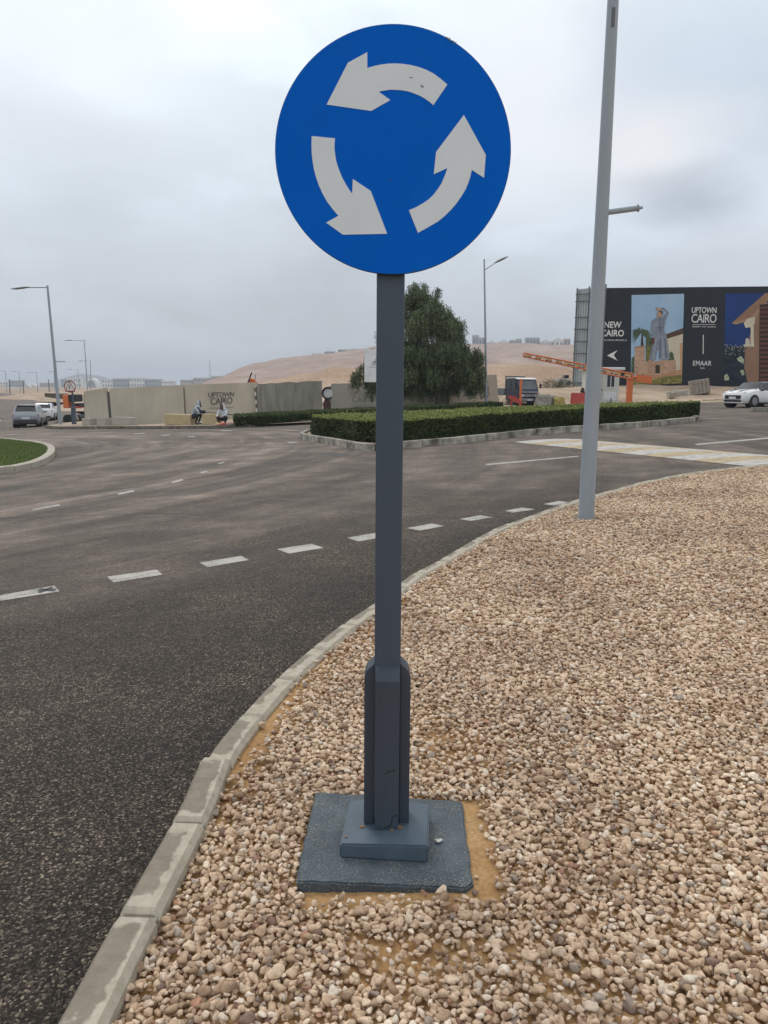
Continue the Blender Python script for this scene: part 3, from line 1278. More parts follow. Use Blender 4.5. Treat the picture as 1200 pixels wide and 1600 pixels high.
# ------------------------------------------------------------------ hills
def hill(name, prof, Yc, Yf, mat, label, back=250, nz=1.0, seed=0, rows=44, cols=220, power=1.0):
    xs_ = [p[0] for p in prof]
    ys_ = [p[1] for p in prof]
    vs = []
    for j in range(rows + 6):
        for i in range(cols):
            px = xs_[0] + (xs_[-1] - xs_[0]) * i / (cols - 1)
            py = float(np.interp(px, xs_, ys_))
            crest = at(px, py, Yc)
            if j <= rows:
                f = j / rows
                y = Yf + (Yc - Yf) * f
                x = crest.x * (y / Yc) ** .35
                z0 = -1.6
                fz = f ** power
                fz = fz * fz * (3 - 2 * fz)
                # terraces and gullies
                g_ = mnoise.noise(Vector((x * .010, y * .006, seed))) * 6 + mnoise.noise(Vector((x * .035, y * .02, seed))) * 3.4 + mnoise.noise(Vector((x * .12, y * .08, seed))) * .7
                z = z0 + (crest.z - z0) * fz + g_ * nz * math.sin(math.pi * min(1, f)) ** .8 * (crest.z + 2) / 40
                z += nz * .35 * mnoise.noise(Vector((x * .06, seed, 2))) * f
            else:
                f = (j - rows) / 6
                y = Yc + back * f
                x = crest.x * (y / Yc) ** .35
                z = crest.z - (crest.z + 4) * f * f
            vs.append((x, y, z))
    fs = [(j * cols + i, j * cols + i + 1, (j + 1) * cols + i + 1, (j + 1) * cols + i) for j in range(rows + 5) for i in range(cols - 1)]
    mb = MB()
    mb.add(vs, fs)
    return struct(mb.build(name, mat, smooth=True, fixn=False), label)


M_HILL = sandmat('hill_rock', (.30, .195, .145), (.40, .275, .21), (.50, .37, .30), .03, 1.0, 5.0, .06)
M_HILL2 = sandmat('hill_sand', (.36, .245, .165), (.45, .32, .23), (.55, .42, .32), .05, .8, .5, .8)
hill('hill', [(380, 606), (388, 593), (397, 581), (420, 571), (470, 561), (520, 552), (560, 547), (620, 542), (700, 541), (760, 542), (900, 540), (960, 539), (1100, 537), (1300, 536), (1500, 540)],
     1100, 520, M_HILL, 'long pinkish desert hill on the horizon', seed=3, power=.8)
hill('near_hill', [(385, 603), (403, 600), (422, 595), (475, 583), (498, 583), (507, 577), (522, 574.5), (547, 575), (600, 578), (680, 580), (745, 570), (830, 567), (880, 574), (940, 580), (1000, 596)],
     170, 120, M_HILL2, 'tan spoil heap behind the concrete walls', back=60, nz=.5, seed=9)
hill('far_hill', [(90, 600), (112, 588), (128, 584), (150, 586), (170, 592), (200, 598), (230, 603)], 2300, 2000, pm('far_rock', (.16, .15, .15), (.22, .20, .19), .01, .9), 'faint blue hill far off on the left', seed=4, back=200)
# ================================================================== OBJECT MATERIALS
def signblue():
    mt, n, l, b = newmat('sign_blue')
    t = n.new('ShaderNodeTexCoord')
    ns = N(n, 'ShaderNodeTexNoise', Scale=4.0, Detail=8.0, Roughness=.6)
    l.new(t.outputs['Object'], ns.inputs[0])
    rp = ramp(n, [(.35, (.0, .125, .60)), (.6, (.0, .117, .57)), (.75, (.004, .135, .59))])
    l.new(ns.outputs[0], rp.inputs[0])
    # a few nicks and dust specks
    v = N(n, 'ShaderNodeTexNoise', Scale=60.0, Detail=4.0)
    l.new(t.outputs['Object'], v.inputs[0])
    sp = ramp(n, [(.74, 0.0), (.78, .55)])
    l.new(v.outputs[0], sp.inputs[0])
    c = mixc(n, l, sp.outputs[0], rp.outputs[0], (.10, .16, .30))
    l.new(c, b.inputs['Base Color'])
    b.inputs['Roughness'].default_value = .48
    b.inputs['Specular IOR Level'].default_value = .06
    return mt


M_BLUE = signblue()
M_ARROW = pm('sign_white_film', (.72, .77, .79), (.68, .73, .755), 5, .5, spec=.3)
M_RIM = pm('sign_rim', (.012, .028, .06), None, 5, .5)
M_NICK = pm('bare_metal_nick', (.30, .30, .27), (.12, .12, .11), 80, .5)
M_DIRT = pm('scuff_and_gap_shade', (.05, .05, .05), (.14, .14, .13), 60, .8)
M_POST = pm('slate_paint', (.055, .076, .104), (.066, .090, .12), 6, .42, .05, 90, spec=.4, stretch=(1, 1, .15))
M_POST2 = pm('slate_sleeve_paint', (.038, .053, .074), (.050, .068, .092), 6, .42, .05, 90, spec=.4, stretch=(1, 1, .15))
M_PLATE = pm('slate_plate_paint', (.062, .092, .122), (.085, .118, .148), 9, .5, .08, 60, spec=.4)
M_CRACK = pm('black_gap', (.008, .008, .009), None, 5, .9)
M_RUST = pm('rust_dust', (.36, .19, .075), (.22, .12, .06), 40, .95)


def slabmat():
    mt, n, l, b = newmat('painted_slab')
    t = n.new('ShaderNodeTexCoord')
    a = N(n, 'ShaderNodeTexNoise', Scale=6.0, Detail=8.0, Roughness=.65)
    l.new(t.outputs['Object'], a.inputs[0])
    rp = ramp(n, [(.3, (.040, .056, .072)), (.5, (.060, .080, .098)), (.7, (.095, .12, .138))])
    l.new(a.outputs[0], rp.inputs[0])
    v = N(n, 'ShaderNodeTexNoise', Scale=150.0, Detail=4.0, Roughness=.75)
    l.new(t.outputs['Object'], v.inputs[0])
    big = N(n, 'ShaderNodeTexNoise', Scale=9.0, Detail=3.0)
    l.new(t.outputs['Object'], big.inputs[0])
    s_ = mth(n, l, 'ADD', v.outputs[0], mth(n, l, 'MULTIPLY', big.outputs[0], .22))
    sp = ramp(n, [(.655, 0.0), (.73, .7)])
    l.new(s_, sp.inputs[0])
    c = mixc(n, l, sp.outputs[0], rp.outputs[0], (.30, .29, .24))
    l.new(c, b.inputs['Base Color'])
    b.inputs['Roughness'].default_value = .75
    bp = N(n, 'ShaderNodeBump', Strength=.5, Distance=.006)
    l.new(v.outputs[0], bp.inputs['Height'])
    l.new(bp.outputs[0], b.inputs['Normal'])
    return mt


M_SLAB = slabmat()
M_LAMP = pm('lamp_grey', (.33, .37, .41), (.28, .32, .355), 3, .45, .05, 30, spec=.4, stretch=(1, 1, .2))
M_LAMPD = pm('lamp_head_grey', (.12, .125, .13), None, 4, .5)
M_LENS = pm('lamp_lens', (.5, .5, .48), None, 4, .2)
M_BLACK = pm('black_rubber', (.018, .018, .019), None, 4, .75)
M_DARKGLASS = pm('dark_glass', (.012, .014, .016), None, 4, .08, spec=.7)
M_CHROME = pm('chrome', (.6, .6, .6), (.55, .55, .55), 4, .2, metal=1.0)
M_WHITECAR = pm('white_car_paint', (.72, .72, .71), (.70, .70, .69), 2, .28, coat=.6)
M_SILVER = pm('silver_car_paint', (.27, .285, .31), (.25, .265, .29), 2, .3, metal=.35, coat=.5)
M_REDLENS = pm('red_lens', (.35, .015, .012), None, 4, .2)
M_ORLENS = pm('orange_lens', (.6, .2, .02), None, 4, .2)
M_CLEAR = pm('lamp_glass', (.62, .64, .66), None, 4, .1)
M_PLATEW = pm('number_plate', (.68, .70, .74), None, 4, .5)
M_TRUCK = pm('truck_blue', (.003, .007, .028), (.006, .011, .035), 3, .45, coat=.1)
M_BOARD = pm('billboard_black', (.011, .014, .020), (.014, .017, .024), .6, .6, spec=.3)
M_TXT = pm('white_vinyl', (.74, .74, .72), None, 3, .5)
M_TXTD = pm('grey_stencil', (.13, .12, .105), None, 3, .7)
M_SHEET = pm('corrugated_sheet', (.50, .54, .55), (.42, .46, .47), 1.2, .5, metal=.1)
M_STEEL = pm('scaffold_steel', (.16, .17, .18), None, 4, .55, metal=.5)
M_ORANGE = pm('orange_paint', (.68, .17, .045), (.60, .14, .035), 4, .5)
M_REDP = pm('red_plastic', (.50, .06, .04), (.42, .05, .035), 4, .5)
M_BOOMY = pm('boom_stripe', (.62, .42, .20), None, 4, .6)
M_KIOSK = pm('kiosk_panel', (.62, .60, .53), (.56, .54, .47), 2, .6)
M_KROOF = pm('kiosk_roof', (.74, .74, .72), None, 3, .5)
M_WOOD = pm('grey_timber', (.34, .30, .25), (.22, .19, .155), 5, .85, .4, 30)
M_YCONC = pm('yellowed_concrete', (.50, .40, .235), (.40, .31, .18), 2.5, .9, .3, 25)
M_BARK = pm('bark', (.13, .10, .075), (.07, .055, .042), 5, .9, .7, 20, stretch=(1, 1, .3))
M_SKIN = pm('skin_brown', (.20, .105, .06), None, 4, .6)
M_CLOTHW = pm('white_cloth', (.62, .63, .66), (.50, .52, .56), 6, .9, .3, 20)
M_CLOTHB = pm('grey_blue_cloth', (.40, .45, .50), (.30, .35, .41), 6, .9, .3, 20)
M_CLOTHD = pm('dark_cloth', (.018, .02, .026), (.03, .03, .036), 6, .9, .3, 20)

# ================================================================== ROUNDABOUT SIGN
DY = 2.475
cL, cR_, cT, cB = at(431.2, 232, DY), at(797, 232, DY), at(614, 35, DY), at(614, 430.5, DY)
RH, RV = (cR_.x - cL.x) / 2, (cT.z - cB.z) / 2
DC = Vector(((cL.x + cR_.x) / 2, DY, (cT.z + cB.z) / 2))
DR = (RH + RV) / 2
print('disc', DC, RH, RV)
SB = at(604, 1290, 2.60)
sign = thing('roundabout_sign', 'tall blue round sign with three white arrows circling, on a slate grey square post', 'traffic sign', (SX, SY, 0))


def L(p, o=None):
    return Vector(p) - Vector((SX, SY, 0) if o is None else o)


mb = MB()
nseg = 128
vs = []
for (yy, rr_) in ((0.0, DR - .0015), (.0015, DR), (.010, DR), (.012, DR - .002)):
    for k in range(nseg):
        a = 2 * math.pi * k / nseg
        vs.append(L((DC.x + rr_ * math.cos(a), DY + yy, DC.z + rr_ * math.sin(a))))
fs = [tuple(range(nseg)), tuple(range(4 * nseg - 1, 3 * nseg - 1, -1))]
ms_ = [0, 1]
for q in range(3):
    for k in range(nseg):
        fs.append((q * nseg + k, q * nseg + (k + 1) % nseg, (q + 1) * nseg + (k + 1) % nseg, (q + 1) * nseg + k))
        ms_.append(1)
mb.v, mb.f, mb.m = vs, fs, ms_
disc = mb.build('sign_disc', [M_BLUE, M_RIM], sign)

A1 = [(318, 408), (412, 220), (498, 172), (498, 243), (530, 234), (560, 228), (590, 224), (620, 223), (655, 225), (690, 230), (725, 239), (760, 252), (790, 268), (820, 290), (852, 318), (790, 411),
      (772, 395), (750, 379), (725, 366), (700, 356), (675, 348), (650, 344), (625, 342), (600, 341), (574, 345), (548, 350), (600, 388), (515, 437)]
A2 = [(252, 550), (355, 560), (353, 585), (353, 610), (356, 635), (360, 660), (368, 688), (378, 715), (389, 741), (402, 765), (417, 790), (431, 810), (434, 743), (513, 797), (586, 990), (390, 994), (316, 940),
      (370, 909), (344, 878), (320, 845), (301, 811), (285, 775), (272, 738), (262, 700), (256, 662), (252, 625), (251, 588)]
A3 = [(682, 884), (714, 870), (745, 852), (769, 835), (790, 815), (808, 791), (825, 765), (840, 730), (852, 694), (792, 722), (802, 622), (925, 455), (1022, 635), (1014, 738), (960, 702), (954, 731),
      (945, 760), (932, 791), (915, 820), (894, 851), (870, 880), (841, 909), (810, 935), (768, 960), (722, 986)]


def disc_pt(cx, cy, dy):
    p = at(400 + cx / 2.857, 20 + cy / 2.857, DY)
    return L((DC.x + (p.x - DC.x) / RH * DR, DY + dy, DC.z + (p.z - DC.z) / RV * DR))


for A in (A1, A2, A3):
    mb = MB()
    mb.prism([disc_pt(a, b_, -.0012) for a, b_ in A], (0, .0010, 0))
    mb.build('arrow', M_ARROW, disc)
mb = MB()
for (a, b_, w, h) in ((692, 287, 9, 2.5), (742, 328, 7, 5), (737, 322, 4, 3), (600, 750, 4, 3), (705, 1157, 9, 2)):
    q = [disc_pt(a - w, b_ - h * .3, -.0017), disc_pt(a - w * .2, b_ - h, -.0017), disc_pt(a + w, b_ + h * .2, -.0017), disc_pt(a + w * .1, b_ + h, -.0017)]
    mb.prism(q, (0, .0003, 0))
mb.build('scuff', M_DIRT, disc)
mb = MB()
for k in range(26):
    t = random.random()
    a, b_ = 835 + 56 * t + random.uniform(-3, 3), 97 + 34 * t + random.uniform(-5, 5)
    w, h = random.uniform(2, 5), random.uniform(1, 3)
    mb.prism([disc_pt(a - w, b_, -.0017), disc_pt(a, b_ - h, -.0017), disc_pt(a + w, b_ + h * .4, -.0017), disc_pt(a, b_ + h, -.0017)], (0, .0003, 0))
mb.build('chipped_paint', M_NICK, disc)
# clamps behind the disc
mb = MB()
for z in (DC.z - .2, DC.z + .2):
    mb.box((0, -.035, z), (.16, .03, .045))
mb.build('clamp', M_LAMPD, sign)

PW = .0885
mb = MB()
mb.bbox((0, 0, (DC.z + .30 + .06) / 2 + .02), (PW, PW, DC.z + .30 - .06), .006)
mb.build('post', M_POST, sign)
# cross shaped sleeve: four box ribs with sloped tops
ZT = at(604, 1042, SY - .06).z + .0
ZB = .063
for (dx, dy) in ((0, -1), (1, 0), (-1, 0), (0, 1)):
    rw, rd = .082, .036
    mb = MB()
    # profile in (outward, z)
    o0, o1 = PW / 2 + .001, PW / 2 + .001 + rd
    prof = [(o0, ZB), (o1, ZB), (o1, ZT - .045), (o1 - .014, ZT - .012), (o0, ZT)]
    if dx:
        prof = [(o0, ZB), (o1 - .002, ZB), (o1 - .002, ZT - .05), (o1 - .010, ZT - .022), (o0, ZT + .004)]
    out = Vector((dx, dy, 0))
    sid = Vector((-dy, dx, 0))
    mb.prism([out * o_ + sid * (-rw / 2) + Vector((0, 0, z)) for o_, z in prof], sid * rw)
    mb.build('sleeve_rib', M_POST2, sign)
# base plate
TH = [at(a, b_, 2.6) for a, b_ in ((0, 0),)]
zp = .062
c4 = [G(547, 1249, zp), G(671.5, 1255, zp), G(669, 1322, zp), G(530.6, 1319, zp)]
mb = MB()
bm = bmesh.new()
vt = [bm.verts.new(L(p)) for p in c4]
vb = [bm.verts.new(L((p.x + .0, p.y, .004))) for p in c4]
bm.faces.new(vt)
bm.faces.new(vb[::-1])
for k in range(4):
    bm.faces.new((vt[k], vb[k], vb[(k + 1) % 4], vt[(k + 1) % 4]))
bmesh.ops.recalc_face_normals(bm, faces=bm.faces[:])
bmesh.ops.bevel(bm, geom=bm.edges[:], offset=.006, segments=2, affect='EDGES')
bm.verts.index_update()
mb.add([v.co[:] for v in bm.verts], [tuple(v.index for v in f.verts) for f in bm.faces])
bm.free()
plate = mb.build('base_plate', M_PLATE, sign)
# cracks and rust on the foot
mb = MB()
fy = -(PW / 2 + .001 + .036) - .0012


def footline(pts, w):
    P = [L(at(a, b_, SY + fy)) for a, b_ in pts]
    for i in range(len(P) - 1):
        d = (P[i + 1] - P[i]).normalized()
        nn = Vector((-d.z, 0, d.x)) * w
        mb.prism([P[i] - nn, P[i + 1] - nn, P[i + 1] + nn, P[i] + nn], (0, .001, 0))


footline([(602, 1210), (608, 1205), (612, 1206), (618, 1202)], .0011)
footline([(600, 1294), (609, 1291), (612, 1286), (613, 1277), (621, 1274)], .0012)
mb.build('paint_crack', M_CRACK, sign)
mb = MB()
for (a, b_, w, z) in ((620, 1293, .022, zp + .001), (566, 1292, .010, zp + .001), (612, 1297, .007, zp + .001), (541, 1308, .006, zp + .001)):
    p = L(G(a, b_, z))
    k_ = 9
    mb.prism([p + Vector((math.cos(2 * math.pi * i / k_) * w * random.uniform(.6, 1.1), math.sin(2 * math.pi * i / k_) * w * .5 * random.uniform(.6, 1.1), 0)) for i in range(k_)], (0, 0, .0025))
mb.build('rust_spot', M_RUST, plate)

# concrete footing painted slate
foot = thing('concrete_footing', 'low rough slate painted concrete slab under the post, splashed with white specks', 'footing', (SX, SY, 0))
mb = MB()
outl = []
corner = [G(493, 1241, .006), G(722, 1247, .006), G(739, 1374, .006), G(727, 1383, .006), G(462, 1382, .006)]
for i in range(5):
    a, b_ = corner[i], corner[(i + 1) % 5]
    nn = max(2, int((b_ - a).length / .02))
    for k in range(nn):
        p = a.lerp(b_, k / nn)
        outl.append(L(p) + Vector((random.uniform(-.003, .003), random.uniform(-.003, .003), 0)))
bm = bmesh.new()
vt = [bm.verts.new((p.x, p.y, .006)) for p in outl]
f = bm.faces.new(vt)
r_ = bmesh.ops.extrude_face_region(bm, geom=[f])
for v in r_['geom']:
    if isinstance(v, bmesh.types.BMVert):
        v.co.z = -.08
bmesh.ops.recalc_face_normals(bm, faces=bm.faces[:])
tops = [e for e in bm.edges if all(abs(v.co.z - .006) < 1e-5 for v in e.verts)]
bmesh.ops.bevel(bm, geom=tops, offset=.006, segments=2, affect='EDGES')
bm.verts.index_update()
mb.add([v.co[:] for v in bm.verts], [tuple(v.index for v in f.verts) for f in bm.faces])
bm.free()
mb.build('slab', M_SLAB, foot)
mb = MB()
for (a, b_, w) in ((685.5, 1313, .018), (532, 1262, .012), (538, 1259, .008), (521, 1374, .012), (511, 1366, .006)):
    p = L(G(a, b_, .0065))
    k_ = 11
    mb.prism([p + Vector((math.cos(2 * math.pi * i / k_) * w * random.uniform(.4, 1.1), math.sin(2 * math.pi * i / k_) * w * .8 * random.uniform(.4, 1.1), 0)) for i in range(k_)], (0, 0, .0025))
mb.build('white_splash', pm('plaster_splash', (.62, .60, .55), (.4, .38, .33), 60, .9), foot)

# ================================================================== LAMP POSTS
def lamp_post(label, base, top, arm, rb, rt_, head=(.9, .16, .07), sarm=None, group='street lamps', full=True, rise=0.0, detail=True, armr=.035):
    """base, top world points; arm = world vector from top to head end; sarm = (height, vector, radius)"""
    t_ = thing('street_lamp', label, 'street lamp', base, 0, group)
    b0 = Vector(base)
    tp = Vector(top) - b0
    M = MB()
    M.tube((0, 0, -.25), tp, rb, rt_, 16 if full else 8)
    M.build('pole', M_LAMP, t_, smooth=True)
    a0 = tp * (1 - .12 / tp.length) - Vector((0, 0, rise))
    ae = tp + Vector(arm)
    hd_ = (Vector(arm) + Vector((0, 0, rise))).normalized()
    M = MB()
    M.tube(a0, ae - hd_ * head[0], armr, armr * .85, 8)
    M.build('arm', M_LAMP, t_, smooth=True)
    # head: tapered shell
    M = MB()
    side = hd_.cross(Vector((0, 0, 1))).normalized()
    upv = side.cross(hd_)
    sec = [(-.05, .35, .6), (.1, .7, .9), (.35, 1, 1), (.7, .95, .8), (.95, .6, .4), (1.0, .3, .2)]
    vs_, nn = [], 10
    for (f_, ws, hs) in sec:
        c_ = ae - hd_ * head[0] * (1 - f_)
        for k in range(nn):
            a = 2 * math.pi * k / nn
            hz = math.sin(a) * head[2] * hs
            if hz < 0:
                hz *= .45
            vs_.append(c_ + side * math.cos(a) * head[1] * ws + upv * hz)
    fs_ = [tuple(range(nn)), tuple(range((len(sec) - 1) * nn, len(sec) * nn))]
    for i in range(len(sec) - 1):
        for k in range(nn):
            fs_.append((i * nn + k, i * nn + (k + 1) % nn, (i + 1) * nn + (k + 1) % nn, (i + 1) * nn + k))
    M.add(vs_, fs_)
    h_ = M.build('lamp_head', M_LAMPD, t_, smooth=True)
    if detail:
        M = MB()
        c_ = ae - hd_ * head[0] * .5 - upv * (head[2] * .47)
        Mx = Matrix((hd_, side, upv)).transposed()
        M.box(c_, (head[0] * .5, head[1] * 1.1, .012), M=Mx)
        M.build('lens', M_LENS, h_)
    if sarm:
        h, v_, r_s = sarm
        p0 = tp * (h / tp.z)
        M = MB()
        M.tube(p0, p0 + Vector(v_), r_s, r_s, 12)
        M.tube(p0 + Vector(v_) * .96, p0 + Vector(v_) * .985, r_s * 1.35, r_s * 1.35, 12)
        M.tube(p0 + Vector(v_), p0 + Vector(v_) * 1.09, r_s * .55, r_s * .55, 10)
        M.build('side_arm', M_LAMP, t_, smooth=True)
    return t_


def mid(a, b_):
    return (a + b_) / 2


# near lamp: leans very slightly
nb_ = Vector((LP.x, LP.y, LP.z))
ptop = at(958, 0, LP.y)
dirn = (ptop - nb_)
topz = 9.0
ntop = nb_ + dirn * (topz / dirn.z)
p330a, p330b = at(946, 333, LP.y), at(1004, 325, LP.y)
hz_ = p330a.z - nb_.z
wb = abs(at(929, 806, LP.y).x - at(904, 806, LP.y).x) / 2
wt_ = abs(at(966, 2, LP.y).x - at(951, 2, LP.y).x) / 2
k_t = (wt_ - wb) / (ptop.z - nb_.z)
near = lamp_post('tall light grey lamp post standing in the gravel at the kerb', nb_, ntop, (-2.2, .4, .1), wb, max(.04, wb + k_t * topz),
                 sarm=(hz_, (p330b.x - p330a.x, 0, (p330b.z - p330a.z) * 1.0), .030))
M = MB()
d0, d1 = L(at(956, 16, LP.y), nb_), L(at(955, 46, LP.y), nb_)
M.box(mid(d0, d1) + Vector((0, -wt_ - .004, 0)), (.035, .02, abs(d0.z - d1.z)))
M.build('hatch', M_LAMPD, near)
M = MB()
for k in range(16):
    a = random.uniform(0, 6.28)
    M.ball((math.cos(a) * wb * 1.25, math.sin(a) * wb * 1.25, .0), (random.uniform(.015, .03), random.uniform(.015, .03), .012), 7, 5)
M.build('mortar_collar', pm('mortar_lump', (.24, .20, .16), None, 30, .9), near, smooth=True)


def far_lamp(label, pb, pt, pe, Y, rb=.09, rt_=.05, side=None, rise=0.0, head=(.9, .16, .07), full=False, zbase=None, armr=.04):
    tb, tt, te = at(pb[0], pb[1], Y), at(*pt, Y), at(*pe, Y)
    if zbase is not None:
        k = (zbase - tb.z) / (tt.z - tb.z)
        tb = tb + (tt - tb) * k
    sa = None
    if side:
        s0, s1 = at(*side[0], Y), at(*side[1], Y)
        sa = (s0.z - tb.z, (s1.x - s0.x, 0, s1.z - s0.z), .03)
    return lamp_post(label, tb, tt, te - tt, rb, rt_, head=head, sarm=sa, full=full, rise=rise, detail=full, armr=armr)


b1_ = G(94.5, 663, ROAD + .13)
far_lamp('tall grey lamp post leaning left at the tip of the walled island', (94.5, 663), (74, 446), (17, 452), b1_.y, .115, .06, ((84, 565), (100, 565)), full=True, head=(1.1, .17, .08))
far_lamp('smaller lamp behind the wall, the first one right of the tallest left lamp', (139, 640), (131.5, 531), (100, 532.5), 106, .10, .05, head=(1.1, .17, .08), zbase=-1.2)
far_lamp('small lamp just right of a bigger lamp, rising behind the wall', (142, 630), (141.5, 563), (121, 564.5), 170, .12, .07, head=(1.2, .2, .09), zbase=-1.2)
far_lamp('faint lamp directly above the triangle warning sign', (125, 615), (121.5, 577), (105, 577.5), 235, .12, .08, head=(1.2, .2, .1), zbase=-1.2)
for i, (px, py, pe, lb) in enumerate([(8.5, 579.5, -6, 'leftmost of the hazy lamps over the far road'), (30, 580.5, 18, 'second hazy lamp from the left over the far road'),
                                      (57, 581.5, 42, 'third hazy lamp from the left over the far road'), (84, 580.5, 75, 'hazy far lamp half hidden by the leaning lamp post')]):
    far_lamp(lb, (px + 2, 612), (px, py), (pe, py + .3), 300 + 6 * i, .17, .11, head=(1.6, .25, .12), zbase=-1.2, armr=.08)
far_lamp('slim lamp in front of the tan wall with a curved arm to the right', (760.5, 637), (756.5, 405), (794, 401), 49.5, .085, .045, full=True, rise=.55, head=(.85, .17, .09), armr=.032)

# ================================================================== WALL PANELS
def wall_panel(label, pbl, pbr, ptl, ptr, mat, zo=ROAD + .12, th=.14, Yl=None, Yr=None, rough=False):
    a = G(pbl[0], pbl[1], zo) if Yl is None else at(pbl[0], pbl[1], Yl)
    b_ = G(pbr[0], pbr[1], zo) if Yr is None else at(pbr[0], pbr[1], Yr)
    tl, tr = at(*ptl, a.y), at(*ptr, b_.y)
    o = (a + b_) / 2
    t_ = thing('wall_panel', label, 'wall', (o.x, o.y, min(a.z, b_.z)), 0, 'concrete wall panels on the island')
    oo = Vector((o.x, o.y, min(a.z, b_.z)))
    d = (b_ - a)
    nr = Vector((-d.y, d.x, 0)).normalized() * th
    if nr.y < 0:
        nr = -nr
    M = MB()
    n_ = 10
    top = [tl.lerp(tr, k / n_) + Vector((0, 0, (random.uniform(-.05, .03) if rough else random.uniform(-.006, .006)) if 0 < k < n_ else 0)) for k in range(n_ + 1)]
    pts = [a - Vector((0, 0, .4)), b_ - Vector((0, 0, .4))] + top[::-1]
    M.prism([p - oo for p in pts], nr)
    M.build('panel', mat, t_)
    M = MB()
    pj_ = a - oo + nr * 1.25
    M.box((pj_.x, pj_.y, (tl - oo).z / 2 - .1), (.42, .12, (tl - oo).z - .15), rz=math.atan2(d.y, d.x))  # added dark strip standing in for the shadow in the panel gap
    M.build('gap_shade_strip', MATS['scuff_and_gap_shade'], t_)
    return t_, a - oo, b_ - oo, tl - oo, tr - oo, d.normalized(), nr.normalized()


def wallmat(name, c1, c2, st):
    mt, n, l, b = newmat(name)
    t = n.new('ShaderNodeTexCoord')
    mpn = n.new('ShaderNodeMapping')
    mpn.inputs['Scale'].default_value = (1, 1, .12)
    l.new(t.outputs['Object'], mpn.inputs[0])
    a = N(n, 'ShaderNodeTexNoise', Scale=3.5, Detail=7.0, Roughness=.65)
    l.new(mpn.outputs[0], a.inputs[0])
    a2 = N(n, 'ShaderNodeTexNoise', Scale=.7, Detail=6.0)
    l.new(t.outputs['Object'], a2.inputs[0])
    rp = ramp(n, [(.35, c2), (.6, c1)])
    s_ = mth(n, l, 'ADD', mth(n, l, 'MULTIPLY', a.outputs[0], st), mth(n, l, 'MULTIPLY', a2.outputs[0], 1 - st))
    l.new(s_, rp.inputs[0])
    l.new(rp.outputs[0], b.inputs['Base Color'])
    b.inputs['Roughness'].default_value = .88
    b.inputs['Specular IOR Level'].default_value = .15
    bp = N(n, 'ShaderNodeBump', Strength=.4, Distance=.02)
    l.new(a.outputs[0], bp.inputs['Height'])
    l.new(bp.outputs[0], b.inputs['Normal'])
    return mt


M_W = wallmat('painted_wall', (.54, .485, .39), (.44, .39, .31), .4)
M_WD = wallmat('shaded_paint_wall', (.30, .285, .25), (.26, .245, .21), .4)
M_WR = wallmat('raw_concrete_wall', (.30, .29, .25), (.18, .175, .15), .75)
M_WT = wallmat('tan_wall', (.47, .40, .32), (.39, .335, .26), .4)

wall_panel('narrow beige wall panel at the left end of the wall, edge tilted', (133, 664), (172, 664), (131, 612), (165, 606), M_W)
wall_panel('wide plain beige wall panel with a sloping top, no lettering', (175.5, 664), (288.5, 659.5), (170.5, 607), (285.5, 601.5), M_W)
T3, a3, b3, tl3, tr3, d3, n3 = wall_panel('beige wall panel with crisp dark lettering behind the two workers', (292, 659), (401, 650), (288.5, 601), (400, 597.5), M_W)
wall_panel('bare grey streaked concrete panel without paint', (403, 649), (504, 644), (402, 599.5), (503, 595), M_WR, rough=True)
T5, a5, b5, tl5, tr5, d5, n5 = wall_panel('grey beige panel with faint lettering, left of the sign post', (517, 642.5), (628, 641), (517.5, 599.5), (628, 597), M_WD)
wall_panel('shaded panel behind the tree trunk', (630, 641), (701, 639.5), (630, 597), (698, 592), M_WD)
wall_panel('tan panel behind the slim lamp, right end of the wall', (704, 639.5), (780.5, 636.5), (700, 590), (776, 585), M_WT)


def wall_logo(t_, a, b_, px0, px1, pxa, pxb, dd, nn, mat, ztop, zbot, sub=True):
    # centre along the panel by fraction
    f0, f1 = (px0 - pxa) / (pxb - pxa), (px1 - pxa) / (pxb - pxa)
    c_ = a.lerp(b_, (f0 + f1) / 2)
    w = (b_ - a).length * (f1 - f0)
    h = ztop - zbot
    out = -nn * .012
    zd = Vector((0, 0, 1))
    s1 = h * .50
    o1_ = text_mesh('lettering', 'UPTOWN', s1, mat, t_, c_ + out + zd * (zbot + h * .80 - c_.z), dd, zd, -nn, xs=w / (s1 * 4.05), depth=.004, space=.95)
    s2 = h * .68
    text_mesh('lettering', 'CAIRO', s2, mat, t_, c_ + out + zd * (zbot + h * .34 - c_.z), dd, zd, -nn, xs=w / (s2 * 3.2), depth=.004, space=.95)
    if sub:
        M = MB()
        M.box(c_ + out + zd * (zbot - h * .14 - c_.z), (w * 1.0, .008, .025), rz=math.atan2(dd.y, dd.x))
        M.build('underline', mat, t_)


def pz(px, py, Y):
    return at(px, py, Y).z


y3 = T3.location.y
wall_logo(T3, a3, b3, 324.5, 363, 291, 402, d3, n3, M_TXTD, pz(343, 612.5, y3) - T3.location.z, pz(343, 634, y3) - T3.location.z)
y5 = T5.location.y
wall_logo(T5, a5, b5, 550, 588, 517, 628, d5, n5, pm('faded_stencil', (.19, .18, .155), None, 3, .7), pz(570, 611, y5) - T5.location.z, pz(570, 631, y5) - T5.location.z)

